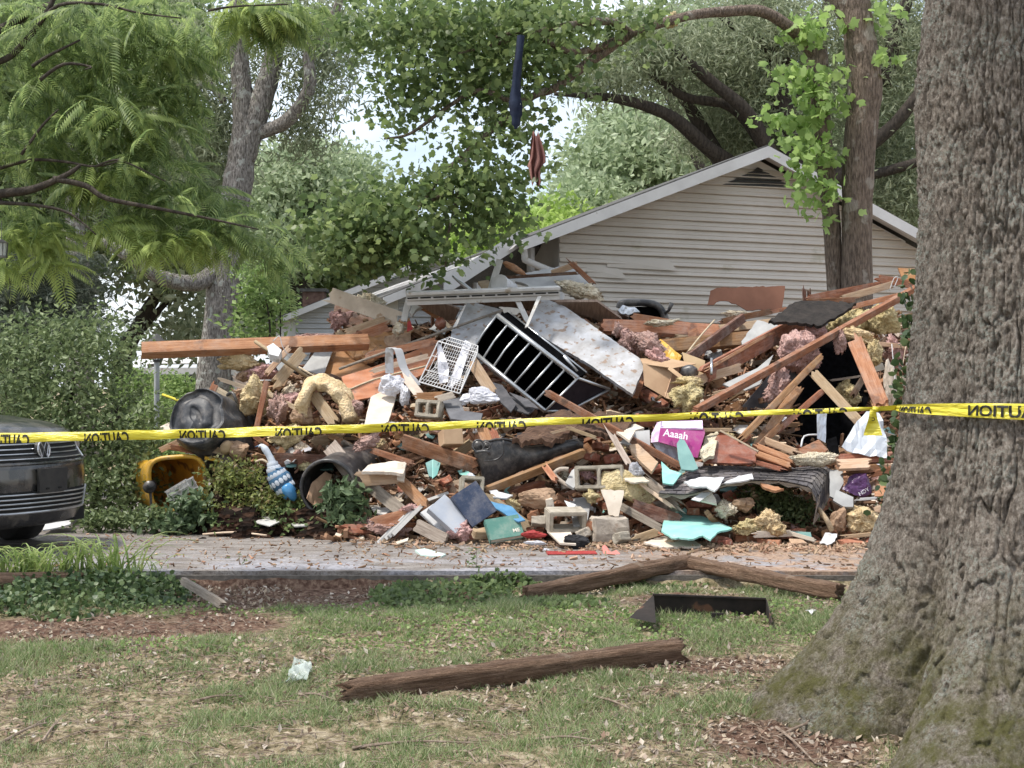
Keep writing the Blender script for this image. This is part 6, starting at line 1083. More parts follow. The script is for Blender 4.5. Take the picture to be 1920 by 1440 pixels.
B(1165,950,1238,990,.06,.03,GR,'grey lath running down behind the stained block',11.85,11.65); B(1190,950,1268,975,.11,.03,DK,'dark board behind the turquoise plasterboard',11.9,11.8); B(1220,905,1265,940,.07,.04,GR,'splintered grey board end right of the ragged batt',12.0,11.85,sp=.08); B(1205,910,1260,950,.03,.04,PL,'pale splinter right of the ragged batt',11.95,11.8,sp=.05)
S_([(1240,995),(1245,975),(1262,962),(1284,952),(1292,960),(1318,968),(1340,975),(1373,990),(1345,998),(1332,1012),(1318,1004),(1300,1010),(1260,1008)],.013,TEAL,'large turquoise painted plasterboard piece at the front of the pile',Y=11.62,gy_=-2.0,jag=1.2)
S_([(1207,1016),(1240,1006),(1300,1012),(1318,1024),(1240,1026)],.014,DRY,'cream board lying flat in front of the turquoise piece',Y=11.45,gy_=-2.6,jag=1); B(1200,1008,1230,998,.06,.05,TN,'tan brick sized block left of the turquoise piece',11.6,11.6)
# shingle covered roof fragment folding over
r=empty('roof_fragment',P(1420,920,12.1)); tag(r,'piece of grey shingled roof folded down at its right end','roof piece'); lo_=r.location
Ltop=[(1262,905,12.3),(1300,880,12.35),(1370,874,12.4),(1480,872,12.4),(1536,870,12.4),(1556,882,12.3),(1560,920,12.2)]; Lbot=[(1235,925,11.75),(1290,922,11.72),(1380,900,11.7),(1460,906,11.65),(1520,916,11.6),(1532,935,11.6),(1525,975,11.6)]
def sh(u,v,dz=0):
    n_=len(Ltop)-1; i=min(int(u*n_),n_-1); t_=u*n_-i; a=P(*Ltop[i]).lerp(P(*Ltop[i+1]),t_); c_=P(*Lbot[i]).lerp(P(*Lbot[i+1]),t_); p=a.lerp(c_,v); p.z+=.02*math.sin(u*9+v*3); return p-lo_
rows=7; nu=20
for i in range(rows):
    b=MB(); v0=i/rows; v1=(i+1.12)/rows
    for j in range(nu):
        u0=(j+.5*(i%2))/nu; u1=u0+.95/nu
        if u1>1: continue
        jit=random.uniform(-.012,.012); k=len(b.v); dn=Vector((0,-.005,.007))+Vector((0,-1,1))*random.uniform(-.001,.003); 
        q=[sh(u0,v0)+dn*.15,sh(u1,v0)+dn*.15,sh(u1,min(v1+jit,1.04))+dn,sh(u0,min(v1+jit,1.04))+dn]
        b.v+=[tuple(x) for x in q]+[tuple(x-dn*.7) for x in q]; b.f+=[(k,k+3,k+2,k+1),(k+3,k+7,k+6,k+2),(k,k+4,k+7,k+3),(k+1,k+2,k+6,k+5)]
    b.build('shingle_course',SHING,r)
b=MB(); b.grid(40,8,lambda u,v:sh(u,v)-Vector((0,0,.006))); b.grid(40,8,lambda u,v:sh(u,v)-Vector((0,-.008,.03))); b.grid(40,1,lambda u,v:sh(u,1)-Vector((0,-.008*v,.006+.024*v+.012*v*math.sin(u*60)))); b.build('decking',GR,r)
S_([(1424,903),(1440,908),(1470,916),(1455,920),(1430,912)],.02,OR,'splintered orange decking edge under the shingles',Y=11.62,jag=1.5,name='splintered_edge',cat='board')
S_([(1282,903),(1310,895),(1358,895),(1350,910),(1340,920),(1325,912),(1300,912)],.014,WHITE,'white broken plasterboard on the shingles at the left',Y=11.68,gy_=-1.2,jag=1.5); S_([(1358,905),(1385,892),(1410,888),(1413,898),(1380,903)],.012,WHITE,'slim white board scrap on the shingles in the middle',Y=11.68,gy_=-1.2,jag=1)
r=empty('white_book',P(1320,930,11.7)); tag(r,'white covered book propped under the left end of the shingles','book'); bpy.context.view_layer.update()
SP([(1296,936),(1330,914),(1338,920),(1312,940)],.006,WHITE,'cover',Y=11.68,gy_=-.8); SP([(1330,916),(1342,935),(1344,945),(1314,938)],.02,PAPER,'pages',Y=11.7,gy_=-.4)
for k,(x,y,sx,lab) in enumerate([(1310,946,.20,'red brick under the white book'),(1345,1012,.17,'brick with an orange side at the foot of the pile'),(1398,1006,.19,'pale red brick near the front edge'),(1442,1018,.18,'rounded red brick in front of the yellow crumbs'),(1594,1020,.19,'whole brick right at the foot of the oak side'),(1300,960,.10,'brick end right above the turquoise piece'),(1400,975,.12,'brick piece under the brown foil'),(1455,1030,.10,'small brick lump at the driveway'),(1125,838,.13,'brick lump behind the two holed block'),(1110,858,.12,'brick end above the two holed block'),(1148,860,.12,'brick half right above the two holed block'),(1085,850,.09,'small brick near the end of the black tank')]):
    chunk(x,y,ys(y)-.15,sx,.09,.06,BRICK,lab,random.uniform(-30,30),random.uniform(-15,15),random.uniform(-10,10))
FL(1395,945,26,14,KRAFT,'brown roofing paper curl left of the green plant',Y=11.75,amp=.5,crease=1,name='torn_paper',cat='paper'); FL(1360,955,20,16,CRM,'dirty cream tuft above the bricks',Y=11.72,amp=.6); FL(1440,978,28,26,YEL,'yellow brown crumbs in front of the green plant',Y=11.62,amp=.6,fr=2.6); FL(1400,990,30,12,YEL,'flat tan crumbs left of the yellow brown crumbs',Y=11.6,amp=.6)
B(1420,1002,1482,1000,.05,.02,DRY,'pale board edge lying over the front bricks',11.55,11.6); B(1490,1002,1525,1012,.03,.02,DRY,'thin pale strip under the folded roof end',11.55,11.5); TB([(1535,955,11.7),(1550,975,11.6),(1560,995,11.6)],.02,TN,'curling tan bark strip at the folded roof end',name='wood_strip',cat='wood')
# right end
B(1424,842,1485,866,.05,.10,OR,'uppermost orange stud in the stack right of the mahogany board',12.3,12.2,roll=-20); B(1423,855,1480,876,.05,.10,OR,'second orange stud in the stack right of the mahogany board',12.25,12.15,roll=-20); B(1440,828,1487,846,.06,.08,TN,'tan stud end above the stack of orange studs',12.5,12.4); B(1422,868,1465,880,.04,.08,RB,'lowest dark stud in the stack right of the mahogany board',12.2,12.1)
S_([(1483,848),(1535,824),(1552,842),(1545,850),(1505,852)],.02,RB,'dark orange sheet at the foot of the hollow',Y=12.5,gy_=-1); S_([(1548,825),(1568,818),(1574,850),(1555,848)],.01,BLKF,'black square scrap beside the white sheet',Y=12.3,cat='scrap',name='plastic_scrap')
FL(1530,862,46,16,CRM,'long pale foam slab right of the shingle roof piece',Y=12.15,amp=.3,fr=2.4)
B(1575,862,1665,858,.08,.09,RB,'uppermost timber near the oak root',12.1,12.1,roll=-15); B(1590,882,1662,880,.06,.09,RB,'lower timber near the oak root',12.05,12.05,roll=-15); B(1580,872,1625,870,.11,.03,TN,'pale orange flat board on the timbers near the oak',11.95,11.95,roll=-50); B(1640,888,1670,880,.05,.05,RB,'timber end right of the purple bag',12,12)
S_([(1641,900),(1668,890),(1660,928),(1640,930)],.03,OR,'orange splintered board between purple bag and oak',Y=11.95,jag=1.2)
S_([(1578,838),(1600,800),(1612,785),(1625,770),(1648,775),(1662,810),(1664,858),(1620,856)],.008,GBAG,'translucent white plastic sheet hanging near the oak trunk',Y=12.15,gy_=-.3,crumple=.06,name='plastic_sheet',cat='sheet'); 
S_([(1531,768),(1551,768),(1548,830),(1532,822)],.012,STEEL,'silver foil duct strip standing in the dark hollow',Y=12.9,gy_=-.2,crumple=.03,name='foil_duct',cat='duct')
TB([(1502,838,12.6),(1508,818,12.7),(1532,815,12.7)],.008,WHITE,'bent white pipe in the dark hollow',name='pipe',cat='pipe')
r=FL(1614,912,32,27,PURP,'shiny purple bag with white lettering near the oak',Y=11.95,amp=.28,fr=1.7,name='printed_bag',cat='bag',crease=1); 
bpy.context.view_layer.update()
v,f=textmesh('NDY',.02); lt=text_on(v,f,1612,930,11.62,22,-30,INK,'lettering',r,gy2=0)
for q in lt.data.vertices:      # lay the lettering on the film of the bag
    wq=q.co+r.location; d_=(wq-Vector((0,0,EYE))).normalized(); ok,hl,hn,_=r.ray_cast(Vector((0,0,EYE))-r.location,d_)
    q.co=(hl-d_*.004) if ok else (Vector((0,0,EYE))+d_*11.86)-r.location
S_([(1562,938),(1568,918),(1600,932),(1600,950),(1582,950)],.02,GREYP,'pale grey board corner below the purple bag',Y=11.75,gy_=-.4,seed=9); S_([(1556,880),(1580,882),(1582,905),(1566,935),(1556,930)],.02,GREYP,'grey board right of the folded roof end',Y=12.0,gy_=-.5,jag=.6); B(1616,936,1640,934,.02,.02,WHITE,'white strip under the purple bag',11.8,11.8)
FL(1614,972,33,27,YEL,'bright yellow insulation clump at the lower right by the oak',Y=11.75,amp=.45,fr=2.4); FL(1570,975,18,28,KRAFT,'torn brown paper standing beside the bright yellow clump',Y=11.7,amp=.5,crease=1.2,name='torn_paper',cat='paper',ang=10); S_([(1537,1015),(1548,996),(1570,998),(1565,1018),(1550,1025)],.006,WHITE,'white torn paper below the brown paper at the right',Y=11.5,gy_=-.6,jag=1.5,crumple=.03,name='torn_paper',cat='paper'); B(1590,1006,1632,1002,.03,.03,TN,'tan strip below the bright yellow clump',11.6,11.6); S_([(1480,995),(1520,998),(1522,1008),(1490,1004)],.01,TEALD,'thin greenish strip under the folded roof end',Y=11.6,gy_=-1)
# ---- foot of the pile, left of centre: books, shutter, insulation
FL(690,985,34,20,PINK,'long pink insulation roll at the front left foot of the pile',Y=12.1,amp=.45); FL(735,995,44,16,PINK,'second pink roll under the shutter panel',Y=11.95,amp=.5); FL(770,955,18,10,PINK,'pink tuft on top of the shutter panel',Y=12.0,lv=4,amp=.6); FL(745,972,24,10,PINK,'small pink tuft above the second roll',Y=12.05,lv=4,amp=.6); FL(862,997,26,16,PINK,'pale pink insulation lump in front of the binders',Y=11.7,amp=.5)
B(706,980,765,966,.10,.04,OR,'short orange board on the pink rolls',11.95,12.0); B(690,908,758,962,.10,.02,GR,'whitish grey curved board right of the open black barrel',12.25,12.0,sp=.01)
r=empty('shutter_panel',P(775,972,11.9)); tag(r,'ribbed lilac grey shutter panel leaning at the front left foot','shutter'); lo_=r.location
for k in range(5):
    b=MB(); o1=Vector((.03*k-.06,.0,.017*k-.03)); A_,E_=P(722,1012,11.72),P(786,948,12.05); E2=P(832,930,12.25); bar(b,A_+o1-lo_,E_+o1-lo_,Vector((.5,-.5,.6)),.015,.010); bar(b,E_+o1-lo_,E2+o1*.6-lo_,Vector((.3,-.5,.6)),.013,.009); b.build('slat',GREYP if k%2 else CREAMW,r)
B(782,985,835,1012,.10,.03,GR,'white grey board lying right of the shutter panel',11.8,11.65,sp=.01)
def book(name,label,px,py,Y,yaw,pitch,roll,W_,H_,T_,mc,opened=0):
    r=empty(name); r.matrix_world=frame(px,py,Y,yaw,pitch,roll); tag(r,label,'book' if 'book' in name else 'binder')
    for s_ in(-1,1): b=MB(); b.box((0,s_*(T_/2),0),(W_/2,.003,H_/2)); b.build('cover',mc,r)
    b=MB(); b.box((.004,0,0),(W_/2-.006,T_/2-.004,H_/2-.006)); b.build('pages',PAPER,r); b=MB(); b.box((-W_/2,0,0),(.003,T_/2+.003,H_/2)); b.build('spine',mc,r); return r
book('ring_binder','navy blue binder standing on its corner at the front of the pile',888,946,11.8,10,-18,-33,.24,.29,.06,NAVY); book('ring_binder','open pale blue binder left of the navy one',842,966,11.75,22,-35,-38,.20,.29,.05,LBLUE); book('ring_binder','pale grey folder half under the pale blue binder',822,975,11.82,14,-40,-36,.14,.27,.02,WHITE)
r=book('hardback_book','green hardback book propped open right of the navy binder',945,992,11.58,8,-38,-10,.27,.19,.05,GREEN); v,f=textmesh('ME',.02); V=[(q[0]*.045+.055,-.031,q[1]*.045-.06) for q in v]; meshobj('lettering',V,f,PAPER,r)
S_([(905,935),(960,950),(985,975),(972,978),(925,950)],.01,M('blue_scrap_plastic',(.06,.18,.32),(.12,.28,.45),7,rough=.4),'bright blue plastic strip behind the green book',Y=11.75,gy_=-.9,jag=1,name='plastic_scrap',cat='scrap')
FL(1000,1003,28,10,REDC,'crumpled red and white packet right of the green book',Y=11.55,amp=.45,crease=1.2,name='packet',cat='packet'); FL(1005,1018,24,6,BAG,'flat white packet below the red packet',Y=11.42,amp=.4,crease=1,name='packet',cat='packet'); FL(1020,1033,18,7,BAG,'small white bag left of the red spined book',Y=11.25,amp=.4,crease=1,name='plastic_bag',cat='bag')
r=book('hardback_book','thick paperback with a dark red edge lying flat on the driveway',1072,1042,10.98,4,-88,0,.36,.15,.045,REDC)
FL(1080,1014,32,15,M('black_cloth',(.008,.008,.010),(.03,.03,.033),9,rough=.8,bump=.6,bscale=30),'crumpled black cloth in front of the stained block',Y=11.32,amp=.55,crease=1.2,name='black_cloth',cat='cloth')
S_([(1026,995),(1068,992),(1080,1020),(1050,1018)],.014,DRY,'beige board under the black cloth',Y=11.5,gy_=-1.8); S_([(1129,1026),(1134,1024),(1150,1034),(1172,1044),(1148,1043),(1132,1040)],.006,PINKC,'bent salmon red card lying on the driveway',Y=11.05,gy_=-1.6,crumple=.03,name='card',cat='card')
S_([(778,1036),(796,1033),(836,1044),(828,1048),(790,1046)],.02,M('mint_box',(.42,.55,.50),(.55,.66,.6),4),'flat mint green packet lying alone on the driveway',Y=10.95,gy_=-3,name='packet',cat='packet'); S_([(742,1016),(766,1008),(764,1014),(745,1020)],.006,DRY,'thin cream sliver at the foot of the shutter',Y=11.5,gy_=-2)
for k,(x,y) in enumerate([(1095,1000),(1108,985),(902,1000),(1010,978),(1000,968),(1260,1020),(1165,1008),(1360,1020),(1495,1022)]): chunk(x,y,ys(y)-.25 if y<1010 else 11.5,.09+.04*random.random(),.08,.07,[CONC,BRICK,TN][k%3],['grey','red','tan'][k%3]+' rubble lump '+['beside the stained block','above the black cloth','left of the green book','behind the red packet','under the paper sack','left of the cream flat board','right of the stained block','between the front bricks','below the folded roof end'][k],random.uniform(0,90),random.uniform(-30,30),0,'rubble_lump','rubble')
# ---- yellow bin, open barrel, bird figure, small boards in the weeds
r=empty('yellow_bin',P(345,905,12.95)); tag(r,'yellow plastic wheeled bin lying on its side with its open mouth facing out','bin'); lo_=r.location
def yb(u,v,s_=1):   # mouth at u=0, body runs back-left
    a=2*PI*v; k=(abs(math.cos(a))**4+abs(math.sin(a))**4)**-.25; w_=.245*s_*(1-.12*u); h_=.235*s_*(1-.12*u); return Vector((-.05-.36*u+w_*k*math.cos(a)*(1-.25*u),-.02+.55*u,h_*k*math.sin(a)-.06*u-.02*math.cos(a)*0))
for s_,nm in((1,'body'),(.93,'inner_wall')):
    b=MB(); b.grid(10,40,lambda u,v:yb(u,v,s_)); b.grid(3,40,lambda u,v:yb(1,v,s_)*(1-u)+Vector((-.41,.53,-.08))*u); b.build(nm,YELP if s_==1 else M('yellow_inner',(.42,.17,.02),(.55,.26,.03),4,rough=.6,spots=(6,.6,(.2,.08,.02))),r,True)
b=MB(); b.tube([yb(0,v,.985) for v in np.linspace(0,1,41)],.020,8,False); b.build('rim',YELP,r,True)
for z in(.02,-.24):
    b=MB(); b.tube([Vector((-.29,-.06,z-.03)),Vector((-.29,.02,z-.03))],.055,14); b.build('wheel',BLKP,r,True)
b=MB(); b.tube([Vector((-.29,-.03,-.32)),Vector((-.29,-.03,.02))],.014,8); b.build('axle',BLKP,r,True); b=MB(); bar(b,Vector((.20,0,.21)),Vector((.33,.02,.17)),Vector((0,0,1)),.05,.012); b.build('lid_hinge',YELP,r)
r.rotation_euler=(R(6),R(-4),0)
r=empty('storage_crate'); r.matrix_world=frame(341,918,12.62,-18,8,-28); tag(r,'small cream plastic basket in the mouth of the yellow bin','basket'); b=MB()
for k in range(6): b.box((-.11+.044*k,0,0),(.005,.06,.05))
for z in(-.05,0,.05): b.box((0,-.058,z),(.12,.005,.006)); b.box((0,.058,z),(.12,.005,.006))
b.box((0,0,0),(.115,.05,.04)); b.build('shell',CREAMW,r)
FL(445,842,28,24,KRAFT,'bundled brown paper left of the bird figure',Y=12.9,amp=.35,crease=1.2,name='paper_bundle',cat='paper'); FL(425,838,14,14,CARD,'round cardboard tube end left of the brown paper bundle',Y=12.85,amp=.1,lv=3,name='cardboard_tube',cat='tube'); B(385,838,420,848,.06,.03,TN,'tan lath between black bin and paper bundle',12.95,12.9); B(305,842,340,826,.05,.03,TN,'brown lath resting on the yellow bin',13.1,13.1); B(322,838,362,846,.05,.03,RB,'reddish lath resting on the yellow bin',13.0,13.0)
r=empty('open_barrel',P(621,914,12.35)); tag(r,'black plastic barrel lying with its round open mouth towards the lawn','barrel'); cf_=Matrix.Rotation(R(-12),3,'Z')@Matrix.Rotation(R(8),3,'X')
def cyl(u,v,rr_): a=2*PI*v; return cf_@Vector((rr_*math.cos(a)*.98,.75*u-.05,rr_*math.sin(a)))
b=MB(); b.grid(6,40,lambda u,v:cyl(u,v,.245)); b.build('shell',BLKP,r,True); b=MB(); b.grid(6,40,lambda u,v:cyl(u,v,.225)); b.grid(3,40,lambda u,v:cyl(1,v,.225*(1-u)+.001)); b.build('inner_wall',BLKP,r,True)
for e in(0,.06): b=MB(); b.tube([cyl(e-.02,v,.240) for v in np.linspace(0,1,41)],.016 if e==0 else .010,8,False); b.build('rim',BLKP,r,True)
S_([(574,935),(585,905),(610,884),(622,890),(612,925),(600,955)],.01,CARD,'folded brown cardboard inside the open black barrel',Y=12.4,gy_=-.2,gx=.3,crumple=.02,name='cardboard_piece',cat='cardboard')
# bird figure
r=empty('bird_figure',P(522,880,12.55)); tag(r,'blue and white garden bird figure with a long neck lying head up by the barrel','garden figure'); lo_=r.location
BW=M('white_glaze',(.55,.60,.66),(.68,.72,.78),6,rough=.3,bump=.05,spec=.6); BB=M('blue_glaze',(.03,.16,.36),(.10,.32,.58),8,rough=.3,bump=.1,spec=.6); BD=M('blue_glaze_dark',(.04,.10,.18),(.08,.18,.3),6,rough=.4,bump=.05)
nk=spline([P(x,y,12.5) for x,y in((484,838),(490,836),(497,842),(505,855),(510,866),(514,880),(524,898),(538,918),(548,928))],5); rd=np.interp(np.linspace(0,8,len(nk)),range(9),[.004,.018,.030,.028,.032,.062,.100,.085,.03])
b=MB(); b.tube([q-lo_ for q in nk[:25]],list(rd)[:25],16); b.build('neck',BW,r,True); b=MB(); b.tube([q-lo_ for q in nk[24:]],list(rd)[24:],16); b.build('body',BD,r,True)
kk=0
for i in range(22,len(nk)-3,3):
    d=(nk[i+1]-nk[i-1]).normalized(); s1=d.cross(Vector((0,-1,0))).normalized()
    for j in range(-3,4):
        a=j*.42+(.21 if kk%2 else 0); n_=(Vector((0,-1,0))*math.cos(a)+s1*math.sin(a)); c_=nk[i]+n_*(rd[i]*1.02); t1=d.cross(n_).normalized(); b=MB(); ring=[c_-lo_+n_*.006]+[c_-lo_+d*(.026*math.cos(q))+t1*(.020*math.sin(q))-n_*.001 for q in np.linspace(0,2*PI,9)[:-1]]
        b.v=[tuple(x) for x in ring]; b.f=[(0,1+q,1+(q+1)%8) for q in range(8)]; b.build('feather',BB if i>34 else BW,r,True)
    kk+=1
b=MB(); b.tube([q-lo_ for q in spline([P(536,912,12.45),P(545,925,12.43),P(553,938,12.45)],3)],[.05,.055,.055,.045,.04,.03,.01],12); b.build('tail',BB,r,True); b=MB(); b.tube([P(478,838,12.5)-lo_,P(488,835,12.5)-lo_],[.002,.010],6); b.build('beak',BD,r,True)
b=MB(); b.tube([P(512,880,12.44)-lo_,P(535,876,12.44)-lo_],[.006,.003],5); b.build('collar',BD,r,True)
TB([(480,866,12.55),(492,862,12.5),(505,870,12.5)],.010,PL,'curled pale root left of the bird figure',name='root',cat='root')
S_([(463,968),(492,962),(524,978),(506,986),(482,980)],.008,CREAMW,'grey white tile lying at the driveway edge among weeds',Y=12.35,gy_=-2.4); S_([(545,980),(568,974),(604,978),(596,985),(552,986)],.01,CREAMW,'white board scrap at the foot of the weeds',Y=12.3,gy_=-2.4,jag=.6); B(415,990,560,992,.03,.015,DK,'dark flat strip along the far driveway edge',12.35,12.3); TB([(380,1002,12.2),(440,998,12.2),(500,1004,12.1)],.008,PL,'pale peeled stick along the far driveway edge',name='stick',cat='stick'); S_([(88,968),(135,962),(132,985),(80,992)],.01,WHITE,'white sheet on the ground behind the car bumper',Y=12.7,gy_=-2,crumple=.02,cat='sheet',name='plastic_sheet')
# ---- on the lawn
TIM=M('weathered_timber',(.12,.068,.042),(.31,.205,.14),5,(1,16,16),.95,1,20,dist=.03,spots=(7,.64,(.30,.22,.16)))
def timber(x0,y0,x1,y1,label,w=.108,dz=.045,sp=.03,dz2=None):
    A,E=G(x0,y0,dz),G(x1,y1,dz if dz2 is None else dz2); d=(E-A); Lg=d.length; d.normalize(); c=(A+E)/2; nx_,na_=70,28; cnt[0]+=1; g=np.random.default_rng(cnt[0]); V=[]
    up=Vector((0,-.1,1)); s_=d.cross(up).normalized(); up=s_.cross(d)
    aa=np.arange(na_)*2*PI/na_; en0=g.normal(0,sp*.5,na_); en1=g.normal(0,sp*.5,na_)
    for i in range(nx_+1):
        t_=i/nx_
        for j,a in enumerate(aa):
            k=(abs(math.cos(a))**5+abs(math.sin(a))**5)**-.2*w/2; x=(t_-.5)*Lg+(en0[j] if i==0 else en1[j] if i==nx_ else 0); V.append((x,k*math.cos(a),k*math.sin(a)))
    V=np.array(V); d_=ridged(V*np.array([2.5,26,26])+cnt[0],3,cnt[0])*.012+fbm(V*np.array([5,9,9]),3,cnt[0])*.016+fbm(V*30,2,3)*.004; r_=np.hypot(V[:,1],V[:,2]); V[:,1]*=1+d_/r_; V[:,2]*=1+d_/r_
    idx=np.arange((nx_+1)*na_).reshape(nx_+1,na_); i2=np.roll(idx,-1,1); fa=np.stack([idx[:-1],i2[:-1],i2[1:],idx[1:]],-1).reshape(-1,4); ce=len(V); V=np.vstack([V,[(-Lg/2+.02,0,0),(Lg/2-.02,0,0)]]); t0=np.stack([idx[0],np.full(na_,ce),np.roll(idx[0],-1)],-1); t1=np.stack([idx[-1],np.roll(idx[-1],-1),np.full(na_,ce+1)],-1)
    o=npmesh('landscape_timber',V,[fa,t0,t1],TIM,None,True); o.matrix_world=Matrix(((d.x,s_.x,up.x,c.x),(d.y,s_.y,up.y,c.y),(d.z,s_.z,up.z,c.z),(0,0,0,1))); tag(o,label,'timber','landscape timbers on the lawn'); return o
timber(650,1318,1275,1236,'nearest weathered landscape timber with a rotten left end',sp=.05); timber(985,1112,1288,1083,'left one of two timbers meeting in front of the driveway',.088,.05,.02,.10); timber(1285,1083,1575,1122,'right one of two timbers meeting in front of the driveway',.085,.10,.02,.05)
timber(-20,1100,150,1092,'old timber half hidden by the daylilies',.12,.06); B(345,1090,415,1132,.05,.03,GR,'narrow grey edging board beside the ivy mound',*[9.55,8.95],name='edging_board')
r=empty('metal_trough',G(1315,1165)); tag(r,'rusty black open metal trough lying on the lawn','trough'); lo_=r.location
A_=[P(1224,1116,8.85),P(1436,1124,8.85),P(1447,1166,8.55),P(1228,1168,8.5)]
b=MB(); bk=[q+Vector((0,.10,-.015)) for q in A_]; 
tl,tr_=A_[0],A_[1]; bl_=Vector((tl.x+.01,tl.y+.015,tl.z-.17)); br_=Vector((tr_.x,tr_.y+.015,tr_.z-.17))
b.v=[tuple(q-lo_) for q in (tl,tr_,br_,bl_)]; b.f=[(0,1,2,3)]; b.v+=[tuple(Vector(q)+Vector((0,.004,.004))) for q in b.v[:4]]; b.f+=[(7,6,5,4)]; b.build('back_plate',RUST,r)
def triplate(nm,pts): 
    b=MB(); b.v=[tuple(q-lo_) for q in pts]+[tuple(q-lo_+Vector((.006,0,0))) for q in pts]; k=len(pts); b.f=[tuple(range(k)),tuple(range(k,2*k))[::-1]]+[(i,(i+1)%k,k+(i+1)%k,k+i) for i in range(k)]; b.build(nm,RUST,r)
triplate('end_plate',[tl,P(1228,1168,8.45),P(1180,1158,8.6)]); triplate('end_plate',[tr_,P(1447,1167,8.5),P(1443,1150,8.9),br_]); b=MB(); bar(b,tl-lo_+Vector((0,0,.004)),tr_-lo_+Vector((0,0,.004)),Vector((0,0,1)),.012,.005); b.build('rim',RUST,r); b=MB(); b.box(G(1345,1165,.02)-lo_,(.035,.012,.028)); b.build('bracket',RUST,r)
S_([(522,1274),(540,1266),(552,1240),(562,1238),(582,1246),(586,1258),(575,1270),(550,1272)],.003,M('clear_bag_film',(.42,.50,.46),(.6,.66,.62),8,rough=.2,bump=.5,bscale=20,spec=.6,alpha=.42),'thin clear plastic scrap on the lawn left of the timber',Y=gy(1268),gy_=-1.3,crumple=.06,jag=1,name='plastic_scrap',cat='scrap')
S_([(1510,1145),(1520,1140),(1532,1143),(1522,1152)],.004,WHITE,'white scrap on the grass right of the trough',Y=gy(1150),gy_=-2,crumple=.01,name='plastic_scrap',cat='scrap')
# ---- things hanging in the tree
b=MB(); sp=spline([P(x,y,13.5) for x,y in((977,66),(972,110),(968,160),(966,185),(968,215),(967,242))],5)
for i,q in enumerate(sp): w_=[.035,.035,.04,.04,.045,.05,.06,.055,.04,.015][min(9,int(i/len(sp)*10))]; tw=.02*math.sin(i*.5); b.v+=[tuple(q+Vector((-w_,tw,0))),tuple(q+Vector((0,-.025,0))),tuple(q+Vector((w_,-tw,0))),tuple(q+Vector((0,.012,0)))]
for i in range(len(sp)-1):
    for j in range(4): a=4*i; b.f.append((a+j,a+(j+1)%4,a+4+(j+1)%4,a+4+j))
place(b,'hanging_cloth',M('navy_cloth',(.008,.012,.03),(.02,.03,.06),9,rough=.9,bump=.4),P(970,150,13.5),'long narrow navy cloth hanging high in the tulip tree','cloth',smooth=True)
b=MB(); 
def hc(u,v):
    y=250+95*v; wd=np.interp(v,[0,.3,.6,.72,1],[6,12,17,10,8]); cx=np.interp(v,[0,.5,.75,1],[1003,1008,1003,1006]); a=(u-.5)*2; return P(cx+a*wd,y+5*math.sin(a*4),13.6+.045*math.sin(u*17+v*3)*min(1,v*2+.2)+.03*math.sin(u*7))
b.grid(26,20,hc); b.grid(26,20,lambda u,v:hc(u,v)+Vector((0,.012,0))); place(b,'hanging_towel',M('dusty_rose_cloth',(.24,.11,.095),(.34,.17,.145),9,rough=.95,bump=.4,bscale=60),P(1006,300,13.6),'dusty rose towel hanging below the navy cloth','towel',smooth=True)
FL(1262,38,15,16,YEL,'scrap of yellow insulation caught in the tulip tree branches',Y=15.2,amp=.6,lv=4)
# ---- caution tape
r=empty('caution_tape',P(960,795,7.4)); tag(r,'long yellow caution tape stretched across the picture and tied round the oak','tape'); lo_=r.location
tp=[(-40,823,7.9,.058),(0,821.5,7.86,.057),(200,817,7.75,.055),(400,812,7.64,.054),(600,806,7.53,.050),(800,799,7.42,.046),(1000,791.5,7.3,.040),(1200,784,7.19,.038),(1400,775.5,7.08,.030),(1550,770,7.0,.026),(1638,766.5,6.94,.018),(1646,766,6.93,.020)]
C_=[P(a,y,Yd) for a,y,Yd,_ in tp]; sp=spline(C_,10); hs=.88*np.interp(np.linspace(0,len(tp)-1,len(sp)),range(len(tp)),[q[3] for q in tp]); cum=[0]
for i in range(1,len(sp)): cum.append(cum[-1]+(sp[i]-sp[i-1]).length)
cum=np.array(cum); SPX=np.array([p[:] for p in sp])
def tpt(s_,h,off=0):  # s_ along, h -1..1 across
    c_=Vector([np.interp(s_,cum,SPX[:,k]) for k in range(3)]); hh=np.interp(s_,cum,hs)/2; wv=.007*math.sin(s_*5)+.004*math.sin(s_*13+1)+.0025*math.sin(s_*31); return c_+Vector((0,-.006*(1-h*h)+wv*h-off,hh*h*(1+.05*math.sin(s_*9))+.0015*math.sin(s_*17)))-lo_
b=MB(); b.grid(220,6,lambda u,v:tpt(u*cum[-1],-1+2*v)); b.grid(220,2,lambda u,v:tpt(u*cum[-1],.2+.72*v,-.004)); b.build('ribbon',TAPE,r,True)
v,f=textmesh('CAUTION',.03); TV=np.array(v); wd=TV[:,0].max()
